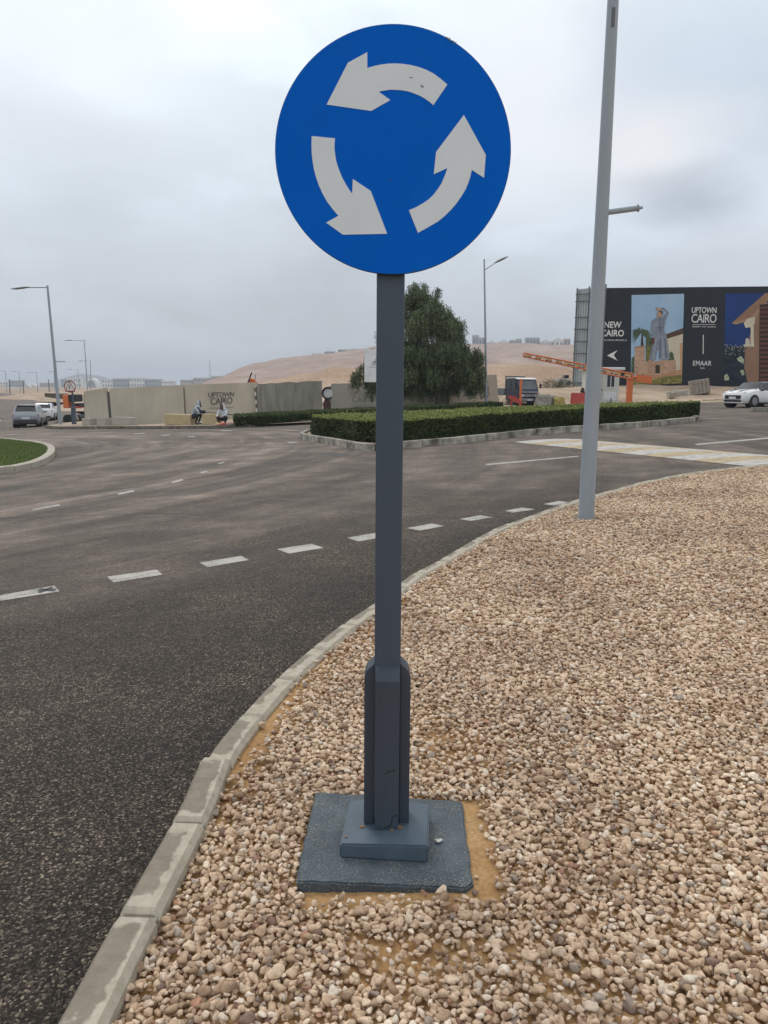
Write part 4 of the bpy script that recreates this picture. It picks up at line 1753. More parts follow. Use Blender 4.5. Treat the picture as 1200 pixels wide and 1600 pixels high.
# blocks in front of the walls (each one its own)
def block(label, pbl, pbr, ptop, mat, depth=.5, zo=ROAD + .12, rz=0, group='concrete blocks by the walls', name='concrete_block'):
    a, b_ = G(*pbl, zo), G(*pbr, zo)
    z = at((pbl[0] + pbr[0]) / 2, ptop, a.y).z
    o = (a + b_) / 2
    M = MB()
    h = z - a.z
    M.bbox((0, depth / 2, h / 2), ((b_ - a).length, depth, h), .03)
    o_ = M.build(name, mat)
    o_.location = a.lerp(b_, .5)
    o_.rotation_euler = (0, 0, math.atan2(b_.y - a.y, b_.x - a.x) + rz)
    return tag(o_, label, 'block', group)


block('small pale block under the left end wall panel', (128, 664.8), (141, 664.8), 654, M_CONC, .5)
block('small pale block at the gap between the first two wall panels', (151, 664.8), (164, 664.8), 653, M_CONC, .5)
block('cream barrier block in front of the wide plain panel, left part', (175, 664.8), (204, 664.8), 652, M_CONC, .45)
block('long yellowish concrete block left of the crouching worker', (257, 664.5), (298, 664), 648, M_YCONC, .5)
block('yellowish block between the two workers', (316, 663.8), (338, 663.4), 647, M_YCONC, .5)

# thin striped marker rods standing in the panel gaps
for (pb, pt, lb) in (((289, 647), (285.5, 606), 'thin red and white rod in the gap left of the lettered panel'), ((401.5, 647), (398.5, 606), 'thin red and white rod below the orange disc')):
    a = G(pb[0], 650, ROAD + .12)
    Y = a.y - .25
    p0, p1 = at(pb[0], pb[1] + 3, Y), at(pt[0], pt[1], Y)
    t_ = thing('marker_rod', lb, 'marker rod', p0, 0, 'striped rods in the wall gaps')
    M = MB()
    nn_ = 7
    for k in range(nn_):
        q0, q1 = (p1 - p0) * (k / nn_), (p1 - p0) * ((k + 1) / nn_)
        M.tube(q0, q1, .045, .045, 8, mi=k % 2)
    M.build('rod', [M_DIRT, M_TXT if 'below' in lb else M_REDP], t_)
a = G(395, 648, ROAD + .12)
Y = a.y + .8
t_ = thing('warning_disc', 'tilted orange disc on a pole above the wall between two panels', 'traffic sign', at(397, 650, Y))
o = t_.location
M = MB()
M.tube((0, 0, 0), at(399, 585, Y) - o, .04, .04, 8)
M.build('pole', M_LAMP, t_)
M = MB()
c_ = at(394.5, 598, Y) - o
M.tube(c_ + Vector((0, -.1, 0)), c_ + Vector((.03, -.04, .05)), .33, .33, 24)
M.build('disc', M_ORANGE, t_)
M = MB()
M.tube(at(388, 599, Y) - o + Vector((0, -.2, 0)), at(394, 582, Y) - o + Vector((0, -.2, 0)), .05, .05, 8)
M.build('crossbar', M_CLOTHD, t_)

# ================================================================== OTHER SIGNS
def post_flared(M, h, w=.085, fw_=.17, fh=1.1):
    M.bbox((0, 0, h / 2), (w, w, h), .008)
    M.bbox((0, 0, fh / 2), (fw_, fw_, fh), .02)
    M.bbox((0, 0, .05), (.34, .34, .1), .01)


# triangle in a ring, left
Y = b1_.y - .6
bp_ = G(116, 662.5, ROAD + .13)
t_ = thing('warning_sign', 'round white sign with a red triangle on a dark post left of the walls', 'traffic sign', bp_)
M = MB()
ct = at(110, 604, bp_.y) - bp_
M.bbox((0, 0, ct.z / 2), (.09, .09, ct.z), .008)
M.bbox((0, 0, .55), (.24, .24, 1.1), .03)
M.build('post', M_POST, t_)
rad = 9.2 / 1200 * bp_.y
M = MB()
M.tube(ct + Vector((0, -.075, 0)), ct + Vector((0, -.06, 0)), rad, rad, 40)
brd = M.build('board', M_TXT, t_)
M = MB()
for k in range(40):
    a0_, a1_ = 2 * math.pi * k / 40, 2 * math.pi * (k + 1) / 40
    q = [ct + Vector((math.cos(a) * r__, -.078, math.sin(a) * r__)) for a, r__ in ((a0_, rad), (a1_, rad), (a1_, rad * .84), (a0_, rad * .84))]
    M.add(q, [(0, 1, 2, 3)])
M.build('ring', pm('sign_red', (.30, .05, .05), None, 3, .5), brd)
M = MB()


def tri_outline(M, c_, s, w, y):
    o_ = [Vector((0, y, s)), Vector((s * .88, y, -s * .85)), Vector((-s * .88, y, -s * .85))]
    i_ = [v * (1 - w) for v in o_]
    for v in i_:
        v.y = y
    for k in range(3):
        M.add([c_ + o_[k], c_ + o_[(k + 1) % 3], c_ + i_[(k + 1) % 3], c_ + i_[k]], [(0, 1, 2, 3)])


tri_outline(M, ct, rad * 1.0, .22, -.083)
M.build('triangle', MATS['sign_red'], brd)
M = MB()
M.tube(ct + Vector((-.04, -.085, -.14)), ct + Vector((.03, -.085, .13)), .035, .03, 6)
M.build('symbol', M_DIRT, brd)

# round sign on a dark post seen from the side (gap between walls)
bp_ = G(511, 646, ROAD + .12)
t_ = thing('round_sign', 'round mirror sign on a dark maroon stand in the gap beside the bare concrete panel', 'traffic sign', bp_)
M = MB()
kk = bp_.y / 1200
M.bbox((0, 0, 9 * kk), (11 * kk, .3, 18 * kk), .02)
M.bbox((0, 0, 20 * kk), (8 * kk, .22, 4 * kk), .02)
M.build('stand', pm('maroon_paint', (.045, .012, .012), None, 4, .5), t_)
M = MB()
c_ = Vector((1.5 * kk, 0, 31 * kk))
M.tube(c_ + Vector((0, -.05, 0)), c_ + Vector((0, 0, 0)), 7.5 * kk, 7.5 * kk, 28)
M.build('mirror', pm('mirror_grey', (.55, .55, .56), None, 2, .3), t_)
M = MB()
for k in range(22):
    a0_, a1_ = math.pi * .35 + 2 * math.pi * k / 32, math.pi * .35 + 2 * math.pi * (k + 1) / 32
    M.tube(c_ + Vector((math.cos(a0_) * 8.4 * kk, -.08, math.sin(a0_) * 8.4 * kk)), c_ + Vector((math.cos(a1_) * 8.4 * kk, -.08, math.sin(a1_) * 8.4 * kk)), .07, .07, 6)
M.build('hood', M_CLOTHD, t_)

# white board partly behind the blue sign's post
Yb = 33.5
pc = at(602, 570, Yb)
t_ = thing('notice_board', 'white notice board with a triangle, half hidden behind the blue sign post', 'notice board', (pc.x, Yb, T(pc.x) + ROAD + .1))
o = Vector(t_.location)
w0, w1 = at(569.5, 546, Yb) - o, at(628, 546, Yb) - o
zb_ = at(569.5, 597, Yb).z - o.z
M = MB()
M.bbox(((w0.x + w1.x) / 2, 0, (w0.z + zb_) / 2), (w1.x - w0.x, .05, w0.z - zb_), .01)
M.build('board', pm('board_white', (.84, .84, .83), None, 2, .5), t_)
M = MB()
for sx_ in (.35, .65):
    M.tube((w0.x + (w1.x - w0.x) * sx_, .06, 0), (w0.x + (w1.x - w0.x) * sx_, .06, w0.z), .03, .03, 8)
M.build('leg', M_LAMPD, t_)
M = MB()
cx_ = (w0.x + w1.x) / 2
xk = (w1.x - w0.x) / 58.5
tri_outline(M, Vector((w0.x + 24 * xk, 0, w0.z - 11 * xk)), 10 * xk, .16, -.03)
M.box((w0.x + 24 * xk, -.03, w0.z - 27 * xk), (34 * xk, .006, .5 * xk))
M.build('symbol', M_DIRT, t_)
text_mesh('lettering', 'De', 7.5 * xk, M_DIRT, t_, Vector((w0.x + 12.5 * xk, -.034, w0.z - 21.5 * xk)), Vector((1, 0, 0)), Vector((0, 0, 1)), Vector((0, -1, 0)), align='LEFT', depth=.003)

# arm pointing left behind the leaning lamp, part of the orange loader
bp_ = G(120, 658, ROAD)
Yl = 56.0
lo = at(112, 652, Yl)
lo.z = T(lo.x) + ROAD
ld = thing('road_loader', 'orange loader with a dark engine end parked behind the triangle sign', 'loader', lo)
k = Yl / 1200
M = MB()
M.bbox((-3.0 * k, 0, at(108, 627, Yl).z - lo.z), (8 * k, 1.2, 20 * k), .05)
M.build('cab', M_ORANGE, ld)
M = MB()
M.bbox((7 * k, .1, at(119, 622, Yl).z - lo.z), (12 * k, 1.3, 11 * k), .08)
M.bbox((13 * k, .1, at(124, 633, Yl).z - lo.z), (10 * k, 1.1, 6 * k), .08)
M.build('engine', M_CLOTHD, ld)
M = MB()
M.bbox((10 * k, -.1, at(123, 636, Yl).z - lo.z), (14 * k, .8, 3 * k), .05)
M.build('bumper', M_REDP, ld)
for dx in (-3, 11):
    M = MB()
    M.tube((dx * k, -.45, .30), (dx * k, .55, .30), .32, .32, 20)
    M.build('wheel', M_BLACK, ld, smooth=True)
M = MB()
p0, p1 = at(106, 619, Yl) - lo, at(71.5, 617, Yl) - lo
M.prism([p0 + Vector((0, -.2, .18)), p1 + Vector((0, -.2, .12)), p1 + Vector((0, -.2, -.12)), p1 + Vector((.5, -.2, -.22)), p0 + Vector((0, -.2, -.25))], (0, .3, 0))
M.build('boom', pm('brown_steel', (.09, .065, .045), (.16, .15, .12), 2, .6), ld)
M = MB()
M.tube((11 * k, -.7, at(122, 645, Yl).z - lo.z), (16 * k, -.7, .25), .12, .06, 8)
M.build('hitch', M_CONC, ld)
# ================================================================== HEDGES
def quads_mesh(name, C, A, B, mat, parent, rnd):
    """leaf quads: centre C, half axes A, B (n,3)"""
    V_ = np.stack([C - A - B * .15, C - B, C + A + B * .15, C + B], 1).reshape(-1, 3)
    F_ = np.arange(len(C) * 4).reshape(-1, 4)
    return np_mesh(name, V_, F_, mat, parent=parent, attr=np.repeat(rnd, 4))


def rand_axes(n, la, lb, bias=None):
    a = RNG.normal(size=(n, 3))
    if bias is not None:
        a += bias
    a /= np.linalg.norm(a, axis=1)[:, None]
    b = np.cross(a, RNG.normal(size=(n, 3)))
    b /= np.linalg.norm(b, axis=1)[:, None]
    la = la * RNG.uniform(.7, 1.3, n)
    return a * la[:, None], b * (lb * RNG.uniform(.7, 1.3, n))[:, None]


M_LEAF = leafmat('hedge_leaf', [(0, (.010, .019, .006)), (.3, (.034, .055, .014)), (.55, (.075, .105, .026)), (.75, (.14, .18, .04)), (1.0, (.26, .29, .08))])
M_CORE = pm('hedge_core', (.012, .018, .007), (.02, .028, .01), 12, .95, .5, 30)


def hedge(label, cat, foot, h, dens, leaf, group=None, top_new=True, zo=ROAD + .13):
    """foot: polygon (x, y) footprint"""
    cx, cy = sum(p[0] for p in foot) / len(foot), sum(p[1] for p in foot) / len(foot)
    t_ = thing('hedge', label, cat, (cx, cy, T(cx) + zo), 0, group)
    z0 = T(cx) + zo
    M = MB()
    ins_ = .06
    n = len(foot)
    # polygon orientation
    area = sum(foot[i][0] * foot[(i + 1) % n][1] - foot[(i + 1) % n][0] * foot[i][1] for i in range(n)) / 2
    f_ = foot if area > 0 else foot[::-1]
    low, top = [], []
    for i in range(n):
        p, pr, nx = Vector(f_[i]), Vector(f_[i - 1]), Vector(f_[(i + 1) % n])
        e1, e2 = (p - pr).normalized(), (nx - p).normalized()
        nrm = Vector((-(e1 + e2).y, (e1 + e2).x)).normalized()
        q = p + nrm * ins_
        low.append((q.x - cx, q.y - cy, T(q.x) + zo - z0 - .05))
        top.append((q.x - cx, q.y - cy, T(q.x) + zo - z0 + h - ins_))
    M.add(low + top, [tuple(range(n, 2 * n))] + [(k, (k + 1) % n, n + (k + 1) % n, n + k) for k in range(n)])
    M.build('branches', M_CORE, t_)
    Cs, Ns = [], []
    for i in range(n):
        p, q = np.array(f_[i]), np.array(f_[(i + 1) % n])
        ln = np.linalg.norm(q - p)
        k = int(ln * h * dens)
        u, v = RNG.uniform(0, 1, k), RNG.uniform(0, 1, k)
        xy = p + (q - p) * u[:, None]
        nr = np.array([(q - p)[1], -(q - p)[0]]) / max(ln, 1e-6)
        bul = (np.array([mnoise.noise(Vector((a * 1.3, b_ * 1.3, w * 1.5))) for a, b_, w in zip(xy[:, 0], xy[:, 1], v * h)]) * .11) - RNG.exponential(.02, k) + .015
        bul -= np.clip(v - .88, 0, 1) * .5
        xy = xy + nr * bul[:, None]
        tz = np.where(xy[:, 0] > 0, .034 * xy[:, 0], .045 * xy[:, 0])
        Cs.append(np.column_stack([xy[:, 0] - cx, xy[:, 1] - cy, tz + zo - z0 + v * h]))
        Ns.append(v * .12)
    xs = [p[0] for p in f_]
    ys = [p[1] for p in f_]
    A_ = (max(xs) - min(xs)) * (max(ys) - min(ys))
    k = int(A_ * dens)
    x, y = RNG.uniform(min(xs), max(xs), k), RNG.uniform(min(ys), max(ys), k)
    ok = in_poly(x, y, f_)
    x, y = x[ok], y[ok]
    und = np.array([mnoise.noise(Vector((a * 1.1, b_ * 1.1, 7))) for a, b_ in zip(x, y)]) * .07
    tz = np.where(x > 0, .034 * x, .045 * x)
    Cs.append(np.column_stack([x - cx, y - cy, tz + zo - z0 + h + und - RNG.exponential(.02, len(x)) + .01]))
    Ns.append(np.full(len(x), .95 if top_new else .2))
    C_ = np.concatenate(Cs)
    nb = np.concatenate(Ns)
    A, B = rand_axes(len(C_), leaf, leaf * .55)
    pat = np.array([mnoise.noise(Vector((a * .9 + cx, b_ * .9, w * 1.2))) for a, b_, w in C_]) * .14
    stray = RNG.uniform(0, 1, len(C_)) < .012
    C_[stray, 2] += RNG.uniform(.02, .09, stray.sum())
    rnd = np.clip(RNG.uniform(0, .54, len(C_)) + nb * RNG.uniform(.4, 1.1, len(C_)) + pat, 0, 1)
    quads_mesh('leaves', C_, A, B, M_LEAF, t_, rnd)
    return t_


# hedge island in the middle: outline of kerb from the picture, front side and left nose
ik = [(1094, 658.5), (1000, 668), (880, 676), (800, 684), (720, 693), (640, 700.5), (590, 704.5), (560, 703), (520, 695.5), (488, 690), (471, 686), (471, 683)]
ikg = gxy(ik, ROAD)
back = [(ikg[-1][0] + .5, ikg[-1][1] + 1.6), (1.5, 28.0), (6.0, 30.0), (ikg[0][0] - 1.5, ikg[0][1] + 3.4), (ikg[0][0] - .1, ikg[0][1] + 2.6), (ikg[0][0] + .25, ikg[0][1] + 1.2)]
loop = ikg + back
pl4 = smoothpath([(a, b, 0) for a, b in ikg], 5)
A4 = [0]
for i in range(1, len(pl4)):
    A4.append(A4[-1] + (pl4[i] - pl4[i - 1]).length)
pf4, tf4 = path_fns(pl4, A4)
M_KERB3 = pm('splashed_kerb', (.50, .465, .40), (.10, .085, .07), 2.6, .85, .3, 30, spec=.2, detail=9)
loopv = smoothpath([(a, b, 0) for a, b in loop + [loop[0]]], 4)
A5 = [0]
for i in range(1, len(loopv)):
    A5.append(A5[-1] + (loopv[i] - loopv[i - 1]).length)
pf5, tf5 = path_fns(loopv, A5)
kerb_blocks('hedge_island_kerb', .1, A5[-1] - .1, 1, M_KERB3, bl=.78, kw=.16, posf=pf5, tanf=tf5, topf=lambda s: ROAD + .20, deep=.34, label='stained kerb round the hedge island', gap=.014)
struct(drape('hedge_island', [(p.x, p.y) for p in loopv[:-1]], ROAD + .13, M_VERGE, skirt=.0), 'soil under the hedge')

zt = ROAD + .13
hf = gxy([(488, 679), (520, 683.5), (560, 690), (588, 692.5), (640, 690), (720, 683), (800, 675), (880, 668), (1000, 659.5), (1088, 651)], zt)
hh_ = .62
hb = gxy([(1094, 627.0), (1060, 627.5), (1000, 629.5), (900, 632.5), (800, 636), (700, 640.5), (640, 643), (588, 645.2), (540, 646.6), (489, 648.4)], zt + hh_)
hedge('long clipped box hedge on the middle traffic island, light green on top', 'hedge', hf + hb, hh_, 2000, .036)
h2f = gxy([(367, 664.6), (420, 661.8), (470, 658.0), (500, 656.5)], ROAD + .13)
h2 = h2f + [(1.5, 42.5), (5.0, 46.0), (7.6, 50.0), (6.6, 51.0), (4.0, 48.0), (-1, 45.0), (-8.2, 42.5)]
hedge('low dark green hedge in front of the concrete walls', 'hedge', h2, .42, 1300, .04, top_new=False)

# ================================================================== TREE
ty = 49.2
tb = at(689, 637, ty)
tb.z = T(tb.x) + ROAD + .1
tree = thing('pepper_tree', 'large dark green drooping tree behind the hedge, partly hidden by the blue sign post', 'tree', tb)
kx = ty / 1200


def tp_(px, py, dy=0.0):
    return at(px, py, ty + dy) - tb


M = MB()
trunk = [Vector((0, 0, -.2)), tp_(689, 628), tp_(686, 618), tp_(680, 606), tp_(676, 592)]
M.path(trunk, [.42, .36, .30, .24, .2], 10)
limbs = [[(686, 618, 0), (700, 600, .2), (716, 580, .5), (730, 560, .8)], [(680, 606, 0), (660, 585, -.4), (640, 565, -.8), (615, 555, -.6)],
         [(676, 592, 0), (672, 560, .2), (665, 520, 0), (662, 480, 0), (660, 460, 0)], [(676, 592, 0), (690, 560, -.6), (700, 530, -.9), (708, 500, -.6)],
         [(672, 570, 0), (650, 540, .7), (640, 510, .8)], [(684, 612, 0), (650, 600, .9), (610, 590, 1.2), (575, 585, .8)], [(686, 616, 0), (715, 598, -.8), (740, 585, -.9)]]
for lb in limbs:
    P = [tp_(a, b_, d) for a, b_, d in lb]
    M.path(P, list(np.linspace(.15, .04, len(P))), 7)
M.build('trunk', M_BARK, tree, smooth=True)
blobs = [(668, 470, 0, 30, 20), (655, 490, .3, 38, 26), (682, 500, -.5, 34, 30), (640, 520, .4, 40, 36), (675, 530, -.3, 45, 36), (703, 497, .1, 15, 22), (698, 535, .3, 36, 34),
         (660, 565, -.8, 52, 36), (700, 575, .4, 50, 36), (725, 560, -.3, 28, 30), (738, 582, .2, 20, 26), (620, 565, .5, 42, 34), (590, 578, .2, 28, 22), (566, 578, 0, 15, 20),
         (648, 590, -.6, 40, 22), (692, 590, -.8, 40, 20), (724, 592, -.2, 28, 20), (615, 592, .4, 34, 18), (595, 604, 0, 14, 12), (745, 598, .3, 13, 14), (749, 584, -.2, 10, 12), (640, 480, .2, 22, 22), (660, 455, 0, 22, 12)]
lumps = []
random.seed(33)
for (px, py, dy, rx, ry) in blobs:
    lumps.append((px, py, dy, rx * .60, ry * .60))
    for _ in range(max(4, int(rx * ry / 130))):
        a_ = random.uniform(0, 6.283)
        q_ = random.uniform(.55, 1.08)
        s_ = random.uniform(.16, .36)
        lumps.append((px + math.cos(a_) * rx * q_, py + math.sin(a_) * ry * q_, dy + random.uniform(-1, 1) * rx * kx * .8, rx * s_ + 3, ry * s_ + 3))
Cs, As, Bs, Rn = [], [], [], []
for (px, py, dy, rx, ry) in lumps:
    c_ = np.array(tp_(px, py, dy))
    rad_ = np.array([rx * kx, (rx + ry) * .5 * kx * .95, ry * kx])
    nst = int(14 * (rx * ry) ** .60 / 5)
    btone = RNG.uniform(0, .22) + (.12 if py < 540 else 0)
    for _ in range(nst):
        d = RNG.normal(size=3)
        d /= np.linalg.norm(d)
        r_ = RNG.uniform(.15, 1.0) ** .5
        st = c_ + d * rad_ * r_
        ln = RNG.uniform(.25, .75)
        k_ = int(ln * 34)
        out = np.array([d[0], d[1], 0]) * RNG.uniform(.0, .35)
        tt = np.linspace(0, 1, k_)
        pos = st + out * tt[:, None] * ln + np.array([0, 0, -1]) * (tt ** 1.25)[:, None] * ln
        pos += RNG.normal(0, .045, pos.shape)
        a, b_ = rand_axes(k_, .085, .019, bias=np.array([0, 0, -1.1]))
        Cs.append(pos)
        As.append(a)
        Bs.append(b_)
        tone = btone + RNG.uniform(0, .35) + (.25 if RNG.uniform() < .18 else 0)
        Rn.append(np.clip(tone + RNG.uniform(-.1, .35, k_), 0, 1))
M_TLEAF = leafmat('pepper_leaf', [(0, (.015, .026, .011)), (.3, (.048, .072, .030)), (.6, (.115, .15, .065)), (1.0, (.22, .26, .13))])
quads_mesh('crown', np.concatenate(Cs), np.concatenate(As), np.concatenate(Bs), M_TLEAF, tree, np.concatenate(Rn))
print('tree leaves', sum(len(c_) for c_ in Cs))

# scrub behind the truck
M_SCRUB = leafmat('scrub_leaf', [(0, (.05, .05, .03)), (.5, (.10, .10, .06)), (1, (.18, .17, .11))])


def bush(label, px, py, Y, w, h, nleaf, mat=M_SCRUB, leaf=.07, name='bush', zb=None):
    c_ = at(px, py, Y)
    zb = c_.z if zb is None else zb
    t_ = thing(name, label, 'bush', (c_.x, Y, zb), 0, 'dry bushes by the yard')
    n = nleaf
    d = RNG.normal(size=(n, 3))
    d /= np.linalg.norm(d, axis=1)[:, None]
    d[:, 2] = np.abs(d[:, 2])
    lob = np.array([1 + .35 * mnoise.noise(Vector((v[0] * 2.2 + px, v[1] * 2.2, v[2] * 2.2))) for v in d])
    p = d * (RNG.uniform(.3, 1, n) ** .5 * lob)[:, None] * np.array([w / 2, w / 2.4, h])
    a, b_ = rand_axes(n, leaf, leaf * .35, bias=np.array([0, 0, .8]))
    quads_mesh('foliage', p, a, b_, mat, t_, RNG.uniform(0, 1, n))
    M = MB()
    for k in range(9):
        a_ = random.uniform(0, 6.28)
        M.tube((0, 0, -.2), (math.cos(a_) * w * .35, math.sin(a_) * w * .3, h * random.uniform(.5, .85)), .03, .01, 5)
    M.build('stem', M_BARK, t_)


bush('grey green scrub bush just right of the dark blue truck', 862, 614, 72, 2.6, 1.35, 1500)
bush('dry scrub bush between truck and corrugated hoarding end', 882, 613, 74, 2.4, 1.2, 1300)

# ================================================================== CAR BUILDER
def make_car(name, label, cat, loc, rz, st, paint, L_, spec_, group=None):
    """st: stations (x, zbot, zbelt, ztop, wbelt, wtop)"""
    st = np.array(st)
    X0, X1 = st[0, 0], st[-1, 0]

    def S(x):
        return [float(np.interp(x, st[:, 0], st[:, i])) for i in range(1, 6)]

    def sec(x):
        zb, zbe, zt_, wb, wt = S(x)
        return [(0, zb), (wb * .86, zb), (wb * .97, zb + .10), (wb, zb + (zbe - zb) * .45), (wb * .985, zbe - .05), (wb * .945, zbe), (wt, zt_ - .05), (wt * .86, zt_), (0, zt_ + .015)]
    t_ = thing(name, label, cat, loc, rz, group)
    xs = sorted(set(np.round(np.concatenate([np.linspace(X0, X1, 34), st[:, 0]]), 4)))
    M = MB()
    rings = []
    for x in xs:
        s = sec(x)
        rings.append([(x, y, z) for y, z in s] + [(x, -y, z) for y, z in s[-2:0:-1]])
    nn = len(rings[0])
    vs = [p for r_ in rings for p in r_]
    fs = [(i * nn + k, i * nn + (k + 1) % nn, (i + 1) * nn + (k + 1) % nn, (i + 1) * nn + k) for i in range(len(rings) - 1) for k in range(nn)]
    fs += [tuple(range(nn)), tuple(range((len(rings) - 1) * nn, len(rings) * nn))]
    M.add(vs, fs)
    body = M.build('body', [paint, spec_] if spec_ else paint, t_, smooth=True)
    if spec_:
        for f in body.data.polygons:
            if f.center.z > .975 and f.center.x < .80:
                f.material_index = 1

    def side_win(x0, x1, s, t0=.12, t1=.86, par=t_, nm='side_window', mat=M_DARKGLASS, sl0=0, sl1=0):
        M = MB()
        n = 6
        pts = []
        for (t, sh0, sh1) in ((t0, 0, 0), (t1, sl0, sl1)):
            row = []
            for k in range(n + 1):
                x = (x0 + sh0) + ((x1 + sh1) - (x0 + sh0)) * k / n
                q = sec(x)
                y = q[5][0] + (q[6][0] - q[5][0]) * t + .012
                z = q[5][1] + (q[6][1] - q[5][1]) * t
                row.append((x, y * s, z))
            pts.append(row)
        M.add(pts[0] + pts[1], [(k, k + 1, n + 2 + k, n + 1 + k) for k in range(n)])
        M.build(nm, mat, par)

    def top_patch(x0, x1, nm, mat, wf=.93, off=.014, par=t_, y0=None, y1=None, side=0):
        M = MB()
        n = 8
        rows = []
        for k in range(n + 1):
            x = x0 + (x1 - x0) * k / n
            q = sec(x)
            if y0 is None:
                ys = [-q[6][0] * wf, -q[7][0] * wf, 0, q[7][0] * wf, q[6][0] * wf]
                zs = [q[6][1] + .02, q[7][1], q[8][1], q[7][1], q[6][1] + .02]
                if side:
                    ys = [-q[6][0] - .012] + ys + [q[6][0] + .012]
                    zs = [q[6][1] - .01] + zs + [q[6][1] - .01]
            else:
                ys = [y0, y1]
                zs = [q[8][1] - abs(y0) * .02, q[8][1] - abs(y1) * .02]
            sl = Vector((0, 0, 1))
            rows.append([(x + (off * .6 if S(x + .02)[2] < S(x - .02)[2] - .003 else -off * .6 if S(x + .02)[2] > S(x - .02)[2] + .003 else 0), y, z + off) for y, z in zip(ys, zs)])
        m_ = len(rows[0])
        M.add([p for r_ in rows for p in r_], [(i * m_ + j, i * m_ + j + 1, (i + 1) * m_ + j + 1, (i + 1) * m_ + j) for i in range(n) for j in range(m_ - 1)])
        return M.build(nm, mat, par, smooth=True)

    def wheel(x, s, r, w=.2, rim=M_CHROME):
        hw = S(x)[3]
        M = MB()
        y0 = s * (hw - w + .012)
        y1 = s * (hw + .018)
        M.tube((x, s * (hw - .35), r), (x, s * (hw + .006), r), r * 1.16, r * 1.16, 26)
        M.build('wheel_arch', M_BLACK, t_)
        M = MB()
        M.tube((x, y0, r), (x, y1, r), r, r, 30)
        M.tube((x, y1, r), (x, y1 + s * .012, r), r * .93, r * .84, 30)
        wh = M.build('wheel', M_BLACK, t_, smooth=True)
        M = MB()
        M.tube((x, y1 + s * .004, r), (x, y1 + s * .018, r), r * .66, r * .62, 24)
        wd = M.build('rim', pm('rim_grey', (.42, .42, .43), None, 3, .35, metal=.6), wh, smooth=True)
        M = MB()
        for k in range(5):
            a = 2 * math.pi * k / 5
            c_ = Vector((x + math.cos(a + .63) * r * .38, y1 + s * .017, r + math.sin(a + .63) * r * .38))
            M.tube(c_, c_ + Vector((0, s * .006, 0)), r * .13, r * .13, 10)
        M.build('spoke_gap', M_BLACK, wh)
    return t_, body, S, sec, side_win, top_patch, wheel


def mirror(t_, x, y, z, paint, s):
    M = MB()
    M.ball((x, y + s * .10, z), (.07, .10, .075), 10, 8)
    M.tube((x, y - s * .02, z - .05), (x, y + s * .06, z - .02), .025, .03, 6)
    M.build('wing_mirror', paint, t_, smooth=True)


# --- white hatchback on the right
mp_ = G(1126, 637.2, ROAD)
MR = R(207)
hx = Vector((math.cos(MR), math.sin(MR), 0))
hy = Vector((-math.sin(MR), math.cos(MR), 0))
# front left-in-picture corner of the car (its right hand side, local -y) sits at mp_
ctr = mp_ - hx * 1.90 + hy * (.78)
ctr.z = T(ctr.x) + ROAD
st = [(-1.92, .34, .78, .90, .62, .52), (-1.86, .24, .86, 1.02, .76, .60), (-1.70, .20, .90, 1.28, .84, .60), (-1.45, .18, .91, 1.385, .865, .62), (-.6, .17, .915, 1.415, .868, .64),
      (.0, .17, .915, 1.41, .866, .64), (.36, .17, .93, 1.38, .866, .66), (.86, .17, .92, 1.0, .866, .72), (1.30, .18, .89, .96, .86, .70), (1.62, .20, .82, .91, .84, .68), (1.80, .22, .74, .84, .80, .64),
      (1.90, .25, .62, .72, .72, .58), (1.925, .30, .54, .60, .64, .5)]
car, body, S, sec, side_win, top_patch, wheel = make_car('parked_car', 'small white hatchback with a black roof at the right edge of the photo', 'car', ctr, MR, st, M_WHITECAR, 3.85, pm('black_roof_paint', (.03, .032, .038), None, 3, .25, coat=.5))
M_BROOF = pm('black_roof_paint', (.03, .032, .038), None, 3, .25, coat=.5)
top_patch(-1.55, .34, 'roof', M_BROOF, 1.0, .012, side=1)
top_patch(.40, .84, 'windscreen', M_DARKGLASS, .92)
for s in (-1, 1):
    side_win(-.42, .52, s, .10, .90, sl1=-.22)
    side_win(-1.35, -.50, s, .10, .90, sl0=.12)
    wheel(1.20, s, .325)
    wheel(-1.20, s, .325)
    mirror(car, .62, s * .80, .98, M_BROOF, s)
    M = MB()
    M.ball((1.70, s * .62, .74), (.15, .125, .135), 14, 10)
    M.build('headlight', M_CLEAR, car, smooth=True)
    M = MB()
    M.ball((1.80, s * .58, .37), (.07, .07, .07), 10, 8)
    M.build('fog_light', M_CLEAR, car, smooth=True)
    M = MB()
    M.ball((-1.86, s * .64, .72), (.05, .08, .12), 8, 8)
    M.build('tail_light', M_REDLENS, car)
    M = MB()
    M.box((-.3, s * .872, .82), (.16, .02, .03))
    M.build('door_handle', M_CHROME, car)
    M = MB()
    M.box((0.0, s * .862, .22), (2.9, .02, .10))
    M.build('sill', M_BLACK, car)
    top_patch(.92, 1.76, 'bonnet_stripe', M_BROOF, par=car, y0=s * .22, y1=s * .42, off=.010)
M = MB()
M.bbox((1.87, 0, .54), (.14, 1.06, .20), .04)
M.bbox((1.875, 0, .335), (.14, 1.16, .10), .03)
M.build('grille', M_BLACK, car)
M = MB()
M.box((1.915, 0, .655), (.06, 1.08, .025))
M.box((1.94, 0, .415), (.03, 1.1, .025))
M.build('grille_trim', M_CHROME, car)
M = MB()
M.bbox((1.955, 0, .51), (.02, .46, .13), .004)
M.build('number_plate', M_PLATEW, car)
M = MB()
M.bbox((1.84, 0, .25), (.16, 1.25, .07), .02)
M.build('bumper_lip', M_WHITECAR, car)

